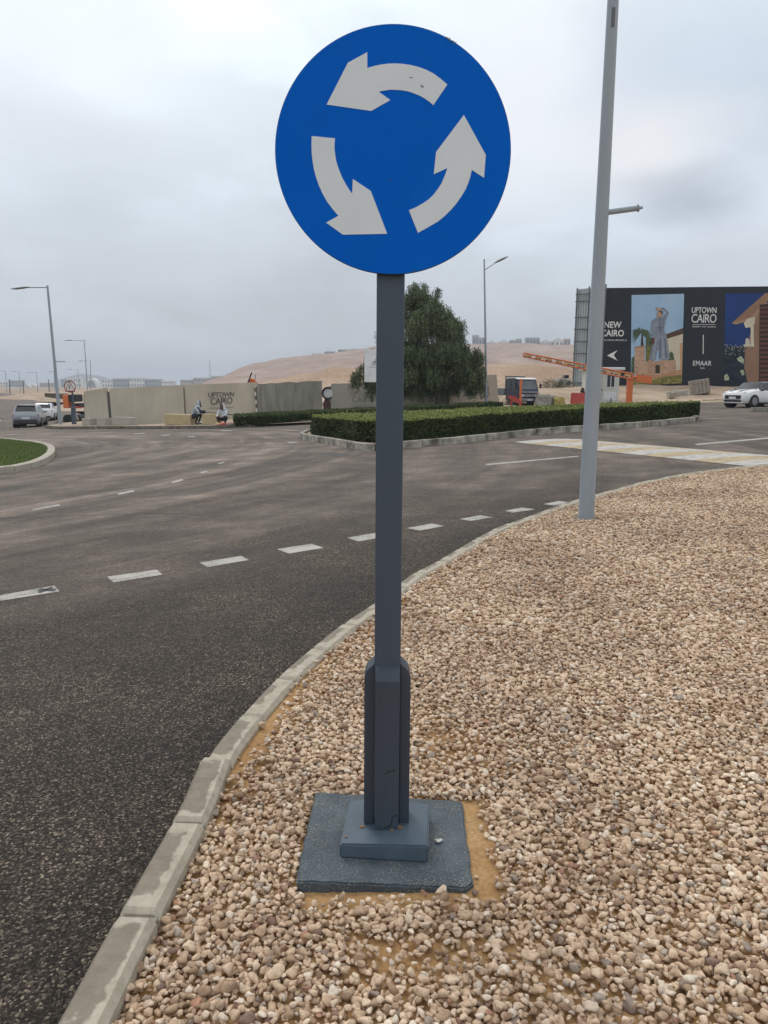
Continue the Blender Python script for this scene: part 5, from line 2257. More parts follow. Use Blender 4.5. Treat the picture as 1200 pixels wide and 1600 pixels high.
# --- silver estate seen from behind
sp_ = G(41, 668, ROAD)
SR = R(106)
hx, hy = Vector((math.cos(SR), math.sin(SR), 0)), Vector((-math.sin(SR), math.cos(SR), 0))
ctr = sp_ + hx * 2.0
ctr.z = T(ctr.x) + ROAD
st = [(-2.0, .36, .70, .80, .66, .58), (-1.95, .28, .84, .92, .78, .66), (-1.86, .24, .90, 1.05, .83, .66), (-1.72, .22, .92, 1.32, .845, .63), (-1.5, .2, .92, 1.42, .85, .62), (-.4, .2, .92, 1.45, .85, .62),
      (.2, .2, .91, 1.42, .85, .62), (.95, .2, .90, .96, .85, .70), (1.6, .22, .80, .86, .83, .66), (1.9, .26, .66, .72, .74, .6), (2.0, .3, .55, .6, .6, .5)]
sc_ = (G(69, 668, ROAD) - G(19, 668, ROAD)).length
car, body, S, sec, side_win, top_patch, wheel = make_car('moving_car', 'silver hatchback driving away at the left edge, seen from behind', 'car', ctr, SR, st, M_SILVER, 4, None)
top_patch(-1.86, -1.56, 'rear_window', M_DARKGLASS, .92, off=.02)
top_patch(.28, .92, 'windscreen', M_DARKGLASS, .90)
for s in (-1, 1):
    side_win(-1.45, -.75, s, .12, .86, sl0=.05)
    side_win(-.66, .12, s, .12, .86)
    side_win(.20, .66, s, .12, .80, sl1=-.25)
    wheel(1.2, s, .31)
    wheel(-1.22, s, .31)
    mirror(car, .62, s * .78, .98, M_SILVER, s)
    M = MB()
    M.bbox((-1.91, s * .66, .80), (.10, .26, .16), .03)
    M.build('tail_light', pm('clear_tail', (.28, .24, .26), (.25, .06, .06), 3, .2), car)
    M = MB()
    M.box((-.2, s * .856, .82), (.16, .02, .03))
    M.build('door_handle', M_CHROME, car)
    M = MB()
    M.ball((1.78, s * .6, .66), (.14, .14, .09), 10, 8)
    M.build('headlight', M_CLEAR, car, smooth=True)
M = MB()
M.bbox((-1.95, 0, .40), (.16, 1.40, .26), .04)
M.build('bumper', pm('dark_bumper', (.03, .032, .036), None, 3, .5), car)
M = MB()
M.bbox((-2.00, 0, .62), (.04, .50, .12), .006)
M.build('number_plate', M_PLATEW, car)
M = MB()
M.box((-1.93, 0, .885), (.03, .9, .03))
M.build('boot_trim', M_CHROME, car)
M = MB()
M.box((-1.6, 0, 1.44), (.25, 1.1, .03))
M.build('spoiler', M_SILVER, car)

# --- white car ahead of it
wp = G(73, 657.8, ROAD)
WR = R(108)
hx = Vector((math.cos(WR), math.sin(WR), 0))
ctr = wp + hx * 1.9 + Vector((-.3, 0, 0))
ctr.z = T(ctr.x) + ROAD
car2, body, S, sec, side_win, top_patch, wheel = make_car('moving_car', 'white car ahead of the silver hatchback, mostly hidden by it', 'car', ctr, WR, st, M_WHITECAR, 4, None)
top_patch(-1.86, -1.56, 'rear_window', M_DARKGLASS, .92, off=.02)
for s in (-1, 1):
    side_win(-1.45, -.75, s, .12, .86, sl0=.05)
    side_win(-.66, .12, s, .12, .86)
    wheel(1.2, s, .31)
    wheel(-1.22, s, .31)
    mirror(car2, .62, s * .78, .98, M_WHITECAR, s)
    M = MB()
    M.bbox((-1.91, s * .66, .80), (.10, .22, .18), .03)
    M.build('tail_light', M_REDLENS, car2)
M = MB()
M.bbox((-1.95, 0, .34), (.14, 1.2, .14), .04)
M.build('bumper', M_BLACK, car2)

# --- dark blue truck 
tpx = G(826, 635.5, ROAD)
TR = R(292)
hx, hy = Vector((math.cos(TR), math.sin(TR), 0)), Vector((-math.sin(TR), math.cos(TR), 0))
ctr = tpx - hx * 0
ctr.z = T(ctr.x) + ROAD
tk = thing('pickup_truck', 'dark blue flatbed truck with a white cab roof, facing the road', 'truck', ctr, TR)
kz = tpx.y / 1200
W2 = .88
# cab profile in x (forward) / z
pr = [(0.0, .35), (.06, .55), (.05, .98), (-.08, 1.16), (-.42, 1.95), (-.60, 2.06), (-1.75, 2.08), (-1.85, 1.95), (-1.88, .45), (-1.55, .42), (-.35, .42)]
M = MB()
M.prism([Vector((x, -W2, z)) for x, z in pr], (0, 2 * W2, 0))
cab = M.build('cab', M_TRUCK, tk)
bm = bmesh.new()
bm.from_mesh(cab.data)
bmesh.ops.bevel(bm, geom=bm.edges[:], offset=.06, segments=3, affect='EDGES')
bm.to_mesh(cab.data)
bm.free()
M = MB()
M.prism([Vector((x, -W2 * .93, z)) for x, z in ((-.38, 1.99), (-.60, 2.10), (-1.75, 2.12), (-1.75, 2.06), (-.6, 2.03))], (0, 2 * W2 * .93, 0))
M.build('roof', M_WHITECAR, tk)
M = MB()
wsn = Vector((.79, 0, .34)).normalized() * .012
M.add([Vector((-.12, -W2 * .86, 1.22)) + wsn, Vector((-.12, W2 * .86, 1.22)) + wsn, Vector((-.40, W2 * .80, 1.90)) + wsn, Vector((-.40, -W2 * .80, 1.90)) + wsn], [(0, 1, 2, 3)])
M.build('windscreen', pm('truck_glass', (.10, .12, .13), (.03, .035, .04), 1.2, .1, spec=.7), tk)
for s in (-1, 1):
    M = MB()
    M.prism([Vector((x, s * (W2 + .004), z)) for x, z in ((-.35, 1.22), (-1.0, 1.22), (-1.0, 1.88), (-.56, 1.88))], (0, s * .008, 0))
    M.build('side_window', M_DARKGLASS, tk)
    M = MB()
    M.prism([Vector((x, s * (W2 + .004), z)) for x, z in ((-1.12, 1.25), (-1.65, 1.25), (-1.65, 1.86), (-1.12, 1.86))], (0, s * .008, 0))
    M.build('side_window', M_DARKGLASS, tk)
    M = MB()
    M.bbox((.05, s * .62, .80), (.06, .30, .18), .03)
    M.build('headlight', M_CLEAR, tk)
    M = MB()
    M.bbox((.02, s * .80, .98), (.06, .10, .14), .02)
    M.build('indicator', M_ORLENS, tk)
    M = MB()
    M.bbox((-.15, s * 1.05, 1.5), (.05, .16, .30), .02)
    M.tube((-.25, s * .85, 1.35), (-.15, s * 1.03, 1.42), .015, .015, 6)
    M.build('wing_mirror', M_BLACK, tk)
    for x in (-.95, -3.6):
        M = MB()
        M.tube((x, s * (W2 - .26), .36), (x, s * (W2 - .02), .36), .36, .36, 26)
        wh = M.build('wheel', M_BLACK, tk, smooth=True)
        M = MB()
        M.tube((x, s * (W2 - .02), .36), (x, s * (W2 + .01), .36), .2, .17, 18)
        M.build('rim', M_STEEL, wh, smooth=True)
M = MB()
M.bbox((.06, 0, .78), (.05, .86, .16), .02)
M.build('grille', M_CHROME, tk)
M = MB()
M.bbox((.055, 0, 1.05), (.03, 1.5, .07), .01)
M.build('chrome_strip', M_CHROME, tk)
M = MB()
M.bbox((.07, 0, .50), (.14, 1.72, .20), .03)
M.build('bumper', M_SILVER, tk)
M = MB()
M.bbox((.15, 0, .50), (.02, .42, .13), .003)
M.build('number_plate', M_PLATEW, tk)
M = MB()
M.bbox((-3.3, 0, .85), (2.7, 1.84, .10), .01)
M.bbox((-3.3, -.9, 1.1), (2.7, .05, .45), .01)
M.bbox((-3.3, .9, 1.1), (2.7, .05, .45), .01)
M.bbox((-4.62, 0, 1.1), (.05, 1.74, .45), .01)
M.build('flatbed', pm('bed_grey', (.12, .13, .14), None, 3, .6), tk)
M = MB()
for s in (-1, 1):
    M.tube((-2.0, s * .8, .9), (-2.0, s * .8, 2.25), .05, .05, 8)
M.tube((-2.0, -.8, 2.2), (-2.0, .8, 2.2), .05, .05, 8)
M.tube((-2.0, -.8, 1.7), (-2.0, .8, 1.7), .04, .04, 8)
M.build('head_rack', M_STEEL, tk)

# folded red barrier in front of the truck
Yr = 46.5
zg = T(at(812, 630, Yr).x) + ROAD
o = at(813, 630, Yr)
o.z = zg
t_ = thing('barrier_stand', 'orange red metal barrier stand with an upright arm in front of the truck', 'barrier', o)
k = Yr / 1200
M = MB()
M.bbox((0, 0, 0.02), (.6, .5, .08), .01)
M.build('base', M_REDP, t_)
M = MB()
ztp = at(813, 592, Yr).z - zg
M.bbox((0, 0, ztp / 2), (3.4 * k, .12, ztp), .012)
M.build('arm', M_ORANGE, t_)
M = MB()
z1 = at(800, 620, Yr).z - zg
M.prism([Vector((-20 * k, -.1, z1 + .08)), Vector((-8 * k, -.1, z1 + .02)), Vector((2 * k, -.1, z1 - .3)), Vector((2 * k, -.1, z1 - .45)), Vector((-10 * k, -.1, z1 - .30)), Vector((-20 * k, -.1, z1 - .02))], (0, .2, 0))
M.build('counterweight', M_REDP, t_)
M = MB()
M.tube((-14 * k, 0, z1 - .05), (-14 * k, 0, .03), .05, .05, 8)
M.build('leg', M_REDP, t_)

# ================================================================== BOOM GATE
Yg = 50.0
gx0, gx1 = at(982.5, 606, Yg), at(818, 555, Yg)
o = at(982.5, 627, Yg)
o.z = T(o.x) + ROAD
t_ = thing('boom_gate', 'orange boom gate with a lattice arm raised to the left beside the kiosk', 'barrier', o)
k = Yg / 1200
zp_ = at(982.5, 584, Yg).z - o.z
M = MB()
M.bbox((0, 0, zp_ / 2), (8 * k, .34, zp_), .03)
M.bbox((0, 0, .04), (14 * k, .6, .08), .01)
M.build('post', M_ORANGE, t_)
e0 = at(986, 588.5, Yg) - o
e1 = at(817, 554.5, Yg) - o
ax = (e1 - e0).normalized()
pe_ = Vector((-ax.z, 0, ax.x))
if pe_.z < 0:
    pe_ = -pe_
hw0, hw1 = 4.0 * k, 2.6 * k
M = MB()
for s in (-1, 1):
    M.tube(e0 + pe_ * hw0 * s + Vector((0, -.22, 0)), e1 + pe_ * hw1 * s + Vector((0, -.22, 0)), .05, .045, 8)
Lb = (e1 - e0).length
for kk_ in range(17):
    f_ = kk_ / 16
    hw_ = hw0 + (hw1 - hw0) * f_
    c_ = e0.lerp(e1, f_) + Vector((0, -.22, 0))
    M.tube(c_ - pe_ * hw_, c_ + pe_ * hw_, .032, .032, 6)
arm = M.build('boom', M_ORANGE, t_)
M = MB()
for kk_ in range(11):
    f0_, f1_ = (kk_ + .15) / 11, (kk_ + .78) / 11
    h0_, h1_ = (hw0 + (hw1 - hw0) * f0_) * .62, (hw0 + (hw1 - hw0) * f1_) * .62
    a_, b_ = e0.lerp(e1, f0_), e0.lerp(e1, f1_)
    M.prism([a_ - pe_ * h0_ + Vector((0, -.24, 0)), b_ - pe_ * h1_ + Vector((0, -.24, 0)), b_ + pe_ * h1_ + Vector((0, -.24, 0)), a_ + pe_ * h0_ + Vector((0, -.24, 0))], (0, .03, 0))
M.build('stripe_panel', M_BOOMY, arm)
M = MB()
for kk_ in range(30):
    f0_ = (kk_ + .3) / 30
    if kk_ % 3 == 0:
        continue
    h0_ = (hw0 + (hw1 - hw0) * f0_) * .9
    a_ = e0.lerp(e1, f0_) + Vector((0, -.265, 0))
    M.prism([a_ - pe_ * h0_ * .2 - ax * .06, a_ - pe_ * h0_ * .75 + ax * .02, a_ - pe_ * h0_ * .75 + ax * .16, a_ - pe_ * h0_ * .2 + ax * .08], (0, .01, 0))
M.build('hazard_stripe', M_DIRT, arm)
M = MB()
cw0, cw1 = at(994, 590, Yg) - o, at(1017, 594, Yg) - o
M.prism([cw0 + Vector((0, -.2, -.28)), cw1 + Vector((0, -.2, -.22)), cw1 + Vector((0, -.2, .22)), cw0 + Vector((0, -.2, .2))], (0, .34, 0))
M.build('counterweight', M_ORANGE, t_)
M = MB()
M.tube(e0 + Vector((0, -.05, 0)), cw1 + Vector((0, -.02, 0)), .06, .06, 8)
M.build('tail_bar', M_ORANGE, t_)

# ================================================================== KIOSK
Yk = 57.5
k = Yk / 1200
ox = at(928, 628, Yk)
zg = T(ox.x + 1) + ROAD + .06
ks = thing('guard_kiosk', 'small cream guard kiosk with a window, behind the grey lamp post', 'kiosk', (at(934, 628, Yk).x, Yk, zg), R(0))
o = Vector(ks.location)
kr = at(967.5, 600, Yk).x - o.x
klf = at(920, 600, Yk).x - o.x
kh = at(950, 578, Yk).z - o.z
M = MB()
M.bbox(((kr + klf) / 2, 1.0, kh / 2), (kr - klf, 2.0, kh), .03)
wb_ = M.build('wall', M_KIOSK, ks)
M = MB()
M.bbox(((kr + klf) / 2 + .05, 1.0, kh + .09), (kr - klf + .55, 2.5, .20), .05)
M.build('roof', M_KROOF, ks)
a, b_ = at(948, 604.5, Yk) - o, at(960.5, 586.5, Yk) - o
M = MB()
for (x0, x1, z0, z1) in ((a.x - .05, b_.x + .05, a.z - .06, a.z), (a.x - .05, b_.x + .05, b_.z, b_.z + .06), (a.x - .05, a.x, a.z, b_.z), (b_.x, b_.x + .05, a.z, b_.z),
                         ((a.x + b_.x) / 2 - .025, (a.x + b_.x) / 2 + .025, a.z, b_.z)):
    M.box(((x0 + x1) / 2, -.02, (z0 + z1) / 2), (x1 - x0, .05, z1 - z0))
wf = M.build('window', M_KROOF, ks)
M = MB()
M.box(((a.x + b_.x) / 2, -.004, (a.z + b_.z) / 2), (b_.x - a.x - .004, .012, b_.z - a.z - .004))
M.build('pane', M_DARKGLASS, wf)
M = MB()
M.box((at(933, 600, Yk).x - o.x, -.015, 1.05), (.80, .03, 2.0))
dr = M.build('door', pm('kiosk_door', (.50, .51, .48), None, 2, .6), ks)
M = MB()
M.ball((at(940.5, 609, Yk).x - o.x, -.05, at(940, 609, Yk).z - o.z), .05, 8, 6)
M.build('handle', M_BLACK, dr)
M = MB()
x_ = (a.x + b_.x) / 2
M.box((x_, -.012, .55), (.9, .02, .6))
M.build('lower_panel', M_KROOF, ks)

# traffic cone like stub in front of the kiosk
c_ = at(954.5, 627, Yk - .8)
c_.z = T(c_.x) + ROAD
t_ = thing('stone_stub', 'small grey cone shaped stub standing against the kiosk wall', 'stub', c_)
M = MB()
M.tube((0, 0, 0), (0, 0, .5), .14, .03, 8)
M.tube((0, 0, 0), (0, 0, .05), .2, .2, 8)
M.build('cone', M_STEEL, t_)

# red plastic barrier left of the lamp post
Yq = 53.0
o = at(903, 630, Yq)
o.z = T(o.x) + ROAD
k = Yq / 1200
M = MB()
w_ = 22 * k
h_ = at(903, 614, Yq).z - o.z
M.prism([Vector((-w_ / 2, -.28, 0)), Vector((-w_ / 2, .28, 0)), Vector((-w_ / 2, .22, .2)), Vector((-w_ / 2, .1, h_)), Vector((-w_ / 2, -.1, h_)), Vector((-w_ / 2, -.22, .2))], (w_, 0, 0))
ob = M.build('plastic_barrier', M_REDP)
ob.location = o
bm = bmesh.new()
bm.from_mesh(ob.data)
bmesh.ops.bevel(bm, geom=bm.edges[:], offset=.03, segments=2, affect='EDGES')
bm.to_mesh(ob.data)
bm.free()
tag(ob, 'red plastic road barrier just left of the near lamp post', 'barrier')
# ================================================================== BILLBOARD
Yb = 76.0
PXL, PXR = 938, 1330


def bp3(px, py, dy=0.0):
    return at(px, py, Yb + dy)


o = bp3(1000, 605)
o.z = 1.5
bb = thing('billboard', 'huge black hoarding with white lettering and two large pictures', 'billboard', o)


def bl(px, py, dy):
    # the board is level in the world; picture positions measured on the frame at the board's distance
    return bp3(px, py, dy) - o


tl, tr, br, bl_ = bl(938, 450, 0), bl(1330, 446.0, 0), bl(1330, 606, 0), bl(938, 608, 0)
M = MB()
M.prism([tl, tr, br, bl_], (0, .25, 0))
M.build('board', M_BOARD, bb)
M = MB()
for px in range(950, 1331, 35):
    p = bl(px, 606, .45)
    M.box((p.x, .45, p.z / 2 - .4), (.15, .15, p.z + 2.5))
    q = bl(px, 452, .5)
    M.box((p.x, .6, q.z / 2), (.12, .12, q.z))
M.build('support_frame', M_STEEL, bb)
Xd, Zd, Nd = Vector((1, 0, 0)), Vector((0, 0, 1)), Vector((0, -1, 0))
kb = Yb / 1200


def btext(s, px0, px1, py, hpx, bold=.0, name='lettering', mat=None, space=1.0):
    c_ = bl((px0 + px1) / 2, py, -.03)
    ob = text_mesh(name, s, 1.0, mat or M_TXT, bb, Vector((0, 0, 0)), Xd, Zd, Nd, depth=.006, bold=bold, space=space)
    co = np.array([v.co[:] for v in ob.data.vertices])
    w = co[:, 0].max() - co[:, 0].min()
    h = co[:, 2].max() - co[:, 2].min()
    sx_, sz_ = (px1 - px0) * kb / w, hpx * kb / h
    cx_, cz_ = (co[:, 0].max() + co[:, 0].min()) / 2, (co[:, 2].max() + co[:, 2].min()) / 2
    for v in ob.data.vertices:
        v.co = Vector(((v.co.x - cx_) * sx_ + c_.x, v.co.y - .03, (v.co.z - cz_) * sz_ + c_.z))
    return ob


btext('NEW', 944.5, 970.5, 507.5, 9.5, .02)
btext('CAIRO', 939.5, 974.5, 520.5, 10, .02)
btext('EMAAR DRIVE (PHASE 2)', 934, 978.5, 531.8, 2.9, .01)
btext('UPTOWN', 1081.5, 1119, 484.5, 8.5, .01, space=.92)
btext('CAIRO', 1081, 1119, 497.5, 13, .005, space=.9)
btext('HEART OF CAIRO', 1082, 1118, 510.5, 1.9, .01)
btext('EMAAR', 1083, 1111.5, 567.5, 7.2, .008, space=1.06)
btext('MISR', 1094, 1101, 575.2, 1.8, .01)


def bpoly(par, pts, mat, dy, name='picture_shape', th=.006):
    M = MB()
    M.prism([bl(px, py, -dy) for px, py in pts], (0, th, 0))
    return M.build(name, mat, par)


bpoly(bb, [(1082, 507.0), (1118, 506.6), (1118, 507.2), (1082, 507.6)], M_TXT, .04, 'rule')
bpoly(bb, [(1098.3, 523), (1099.6, 523), (1099.3, 553), (1098.0, 553)], M_TXT, .04, 'rule')
bpoly(bb, [(948.5, 555.5), (965, 547), (959, 554.8), (964.5, 563.5)], M_TXT, .04, 'arrow')


def flat(name, c1, c2=None, sc_=.8):
    return pm(name, c1, c2, sc_, .6, spec=.2)


P_SKY = flat('print_sky', (.28, .44, .62), (.40, .54, .68), .25)
P_WALL = flat('print_wall', (.62, .55, .42), (.55, .47, .36))
P_TILE = flat('print_tile', (.10, .055, .04))
P_PALM = flat('print_palm', (.05, .085, .045), (.10, .13, .06), 3)
P_BUSH = flat('print_bush', (.10, .11, .03), (.30, .24, .06), 2.5)
P_SUIT = flat('print_suit', (.26, .29, .34), (.18, .20, .25), 1.5)
P_SUITD = flat('print_suit_fold', (.12, .135, .17))
P_SKIN = flat('print_skin', (.50, .30, .19))
P_PATH = flat('print_path', (.50, .28, .15), (.40, .22, .12), 1.5)
P_HAIR = flat('print_hair', (.06, .035, .02))


def brickmat(name, a, b__, s=6):
    mt, n, l, bb_ = newmat(name)
    t = n.new('ShaderNodeTexCoord')
    mpn = n.new('ShaderNodeMapping')
    mpn.inputs['Rotation'].default_value = (R(90), 0, 0)
    l.new(t.outputs['Object'], mpn.inputs[0])
    br_ = n.new('ShaderNodeTexBrick')
    br_.inputs['Scale'].default_value = s
    br_.inputs['Color1'].default_value = (*a, 1)
    br_.inputs['Color2'].default_value = (*b__, 1)
    br_.inputs['Mortar'].default_value = (.45, .35, .26, 1)
    br_.inputs['Mortar Size'].default_value = .05
    l.new(mpn.outputs[0], br_.inputs[0])
    l.new(br_.outputs[0], bb_.inputs['Base Color'])
    bb_.inputs['Roughness'].default_value = .6
    return mt


P_BRICK = brickmat('print_brick', (.36, .13, .06), (.60, .30, .16), 1.1)
pic = bpoly(bb, [(987, 461), (1069, 459), (1065, 599), (985.5, 602)], P_SKY, .02, 'picture')
# palm
bpoly(pic, [(1000.5, 546), (1002.5, 521), (1004.5, 521), (1006, 546)], P_HAIR, .030, 'palm_trunk')
M = MB()
for kf in range(19):
    a = R(-30 + 240 * kf / 18 + random.uniform(-4, 4))
    ln = random.uniform(14, 20)
    pts_u, pts_d = [], []
    for j in range(7):
        f = j / 6
        x = 1002 + math.cos(a) * ln * f
        y = 519 - math.sin(a) * ln * f + 11 * f * f
        w = 2.6 * math.sin(math.pi * (.12 + .88 * f)) + .2
        pts_u.append((x, y - w * .5))
        pts_d.append((x, y + w * .9))
    dy = .034 + kf * .0012
    loop_ = [(x, y) for x, y in pts_u + pts_d[::-1] if x > 986.6]
    if len(loop_) >= 4:
        M.prism([bl(px, py, -dy) for px, py in loop_], (0, .0008, 0))
M.build('palm_crown', P_PALM, pic)
# house wall and tile roof on the right
bpoly(pic, [(1038, 529), (1067.0, 521), (1065.4, 597), (1040, 590)], P_WALL, .030, 'house_wall')
bpoly(pic, [(1033, 525), (1067.4, 512.5), (1067.2, 521.5), (1037, 531)], P_TILE, .034, 'house_roof')
bpoly(pic, [(1062, 536), (1066.4, 536), (1065.4, 590), (1063, 590)], flat('print_orange_wall', (.60, .36, .18)), .036, 'house_corner')
# brick pillar and low wall
bpoly(pic, [(1009, 530), (1019, 527), (1021, 566), (1009, 566)], P_PALM, .031, 'shrub')
bpoly(pic, [(992.5, 543), (1007.5, 541.5), (1007, 584), (991, 585)], P_BRICK, .060, 'brick_pillar')
bpoly(pic, [(991.5, 541.5), (1008.5, 540), (1008.5, 543), (991.5, 545)], flat('print_cap', (.40, .25, .15)), .064, 'pillar_cap')
bpoly(pic, [(1000, 567), (1056, 564.5), (1056.5, 586), (999, 589)], P_BRICK, .040, 'brick_wall')
bpoly(pic, [(1000, 565.5), (1056, 562.5), (1056, 565.5), (1000, 568.5)], flat('print_cap2', (.52, .34, .22)), .044, 'wall_cap')
bpoly(pic, [(986, 588), (1030, 586), (1065.4, 577), (1065, 599), (985.7, 601.5)], P_PATH, .046, 'garden_path')
bpoly(pic, [(986, 592), (1000, 590), (1015, 594), (1040, 588), (1065, 586), (1065, 598.8), (985.8, 601.5)], P_BUSH, .050, 'flower_bed')
bpoly(pic, [(1024, 570), (1031, 570), (1031, 583), (1024, 583.5)], P_HAIR, .052, 'vase')
# figure in a wide grey suit
bpoly(pic, [(1013, 562), (1018, 562), (1016, 580), (1013.5, 585), (1011, 583.5), (1013.5, 578)], P_SKIN, .068, 'printed_leg')
bpoly(pic, [(1033, 562), (1038, 562), (1036.5, 580), (1037, 584.5), (1031.5, 584), (1033.5, 578)], P_SKIN, .068, 'printed_leg')
bpoly(pic, [(1025, 520), (1040.5, 520), (1044, 540), (1046.5, 560), (1042, 563), (1031, 561.5), (1031, 545), (1027, 548), (1025, 562), (1019, 564), (1014.5, 561.5), (1018, 545), (1022, 530)], P_SUIT, .072, 'printed_trousers')
bpoly(pic, [(1031, 530), (1032.5, 530), (1031.8, 560), (1030, 560)], P_SUITD, .078, 'printed_fold')
bpoly(pic, [(1038, 528), (1039, 528), (1042.5, 559), (1040.5, 560)], P_SUITD, .078, 'printed_fold')
P_SUITL = flat('print_suit_light', (.38, .41, .46))
for q in ([(1025, 529), (1026, 529), (1021, 560), (1019.5, 560)], [(1035, 525), (1035.8, 525), (1037.5, 560), (1036, 560)]):
    bpoly(pic, q, P_SUITL, .078, 'printed_fold')
for q in ([(1030.5, 497), (1031.8, 497), (1031.8, 520), (1030.3, 520)], [(1026, 512), (1037, 510), (1037, 511.4), (1026, 513.4)], [(1035, 498), (1036, 498), (1037, 508), (1036, 508)]):
    bpoly(pic, q, P_SUITD, .086, 'printed_fold')
bpoly(pic, [(1033, 534), (1040, 532), (1040, 532.6), (1033, 534.6)], P_TILE, .036, 'printed_shade')
bpoly(pic, [(1010, 548), (1013, 540), (1016, 546), (1019, 536), (1021, 566), (1009, 566)], P_BUSH, .033, 'shrub')
for q in ([(987, 560), (991, 556), (991, 585), (986, 588)], [(1046, 552), (1049, 549), (1052, 552), (1054, 563), (1044, 564)]):
    bpoly(pic, q, P_PALM, .038, 'shrub')
for k in range(26):
    fx, fy = random.uniform(987, 1063), random.uniform(592, 599)
    bpoly(pic, [(fx, fy), (fx + 1.2, fy - .6), (fx + 1.8, fy + .6), (fx + .5, fy + 1.1)], MATS['print_cream_dot'] if 'print_cream_dot' in MATS else flat('print_cream_dot', (.60, .48, .18)), .054, 'printed_flower')
bpoly(pic, [(1024, 498), (1030, 494.5), (1038, 495), (1040, 505), (1037.5, 512), (1038.5, 520.5), (1023.5, 522), (1023, 508)], P_SUIT, .080, 'printed_jacket')
bpoly(pic, [(1018.5, 501), (1024.5, 497), (1024, 512), (1022, 528), (1019, 528.5), (1017, 515)], P_SUIT, .076, 'printed_sleeve')
bpoly(pic, [(1036, 496), (1041.5, 488), (1036, 483.5), (1031.5, 484), (1032, 480.8), (1037, 480.5), (1041.5, 484.5), (1045, 489), (1040, 501)], P_SUIT, .084, 'printed_sleeve')
bpoly(pic, [(1024.5, 480), (1026.5, 479.5), (1028.5, 482), (1034, 482), (1033, 485.5), (1027, 485.5)], P_SKIN, .086, 'printed_hand')
bpoly(pic, [(1027, 489), (1030, 486.2), (1034, 487), (1035, 491), (1033, 495.5), (1029, 496.5), (1027, 493.5)], P_SKIN, .090, 'printed_face')
bpoly(pic, [(1029, 487.2), (1031.5, 485.6), (1035.5, 486.5), (1036, 492), (1034.4, 490), (1033.2, 488)], P_HAIR, .094, 'printed_hair')
bpoly(pic, [(1018.5, 528), (1022.5, 528), (1022.8, 536.5), (1018.8, 537)], flat('print_bag', (.16, .04, .04)), .094, 'printed_bag')
# second picture: night terrace
P_NIGHT = flat('print_night', (.010, .045, .20), (.006, .025, .12), .2)
P_NIGHT2 = flat('print_night_low', (.006, .010, .018), (.02, .035, .05), 1.5)
P_ROOF = flat('print_warm_roof', (.33, .19, .11), (.25, .14, .08), .5)
P_ROOFS = flat('print_soffit', (.40, .25, .16))
P_TER = flat('print_terrace', (.30, .175, .11), (.24, .14, .09), .6)
P_SLAT = flat('print_slat', (.14, .055, .035))
P_SLATD = flat('print_slat_gap', (.03, .016, .014))
P_CREAM = flat('print_cream', (.68, .60, .46))
pic2 = bpoly(bb, [(1133.5, 459), (1330, 455), (1330, 596), (1131, 598)], P_NIGHT, .02, 'picture')
bpoly(pic2, [(1131.6, 541), (1330, 539), (1330, 596), (1131, 598)], P_NIGHT2, .026, 'night_city')
random.seed(5)
M = MB()
for k in range(60):
    px, py = random.uniform(1133, 1164), 538 + abs(random.gauss(4, 8))
    w = random.uniform(.3, .9)
    if py < 592:
        M.prism([bl(px - w, py, -.030), bl(px + w, py, -.030), bl(px + w, py + .7, -.030), bl(px - w, py + .7, -.030)], (0, .002, 0))
M.build('city_light', flat('print_city_light', (.55, .58, .56)), pic2)
for q in ([(1130, 587), (1134, 584), (1137, 588), (1138, 594), (1130.5, 594.5)], [(1150, 560), (1156, 556), (1161, 562), (1160, 569), (1156, 566), (1152, 564)], [(1155, 579), (1160, 577), (1162, 585), (1158, 587)]):
    bpoly(pic2, [(a + 1.5, b_) for a, b_ in q], flat('print_lit_plant', (.55, .58, .42), (.20, .24, .14), 4), .034, 'lit_plant')
bpoly(pic2, [(1186, 478), (1330, 455.5), (1330, 596), (1168, 597), (1163, 575), (1164, 548)], P_TER, .038, 'terrace_wall')
bpoly(pic2, [(1143, 505), (1196, 457.8), (1330, 455.2), (1330, 470), (1196, 471), (1172, 496)], P_ROOF, .044, 'terrace_roof')
bpoly(pic2, [(1143, 505), (1172, 496), (1196, 471), (1200, 474), (1190, 482), (1180, 498), (1150, 507)], P_ROOFS, .048, 'roof_soffit')
bpoly(pic2, [(1162, 505), (1168, 498), (1176, 495.5), (1180, 496), (1179, 505), (1176, 511), (1165, 512)], P_CREAM, .052, 'column_head')
bpoly(pic2, [(1173, 510), (1177.5, 510), (1178, 541), (1173, 541)], P_CREAM, .050, 'column')
bpoly(pic2, [(1162, 538), (1178.5, 538), (1178.5, 541.5), (1162, 541.5)], P_CREAM, .054, 'balcony_edge')
bpoly(pic2, [(1165, 530), (1167.5, 528), (1171, 531), (1172, 538), (1164.5, 538)], flat('print_white_dress', (.62, .56, .50)), .058, 'printed_figure')
bpoly(pic2, [(1187, 476), (1330, 462), (1330, 596), (1186, 596)], P_SLATD, .060, 'shutter_backing')
for k in range(17):
    y = 479 + k * 7.0
    bpoly(pic2, [(1188 - (k % 2), y), (1330, y - 7), (1330, y - 3), (1188 - (k % 2), y + 4.2)], P_SLAT, .070, 'slat')

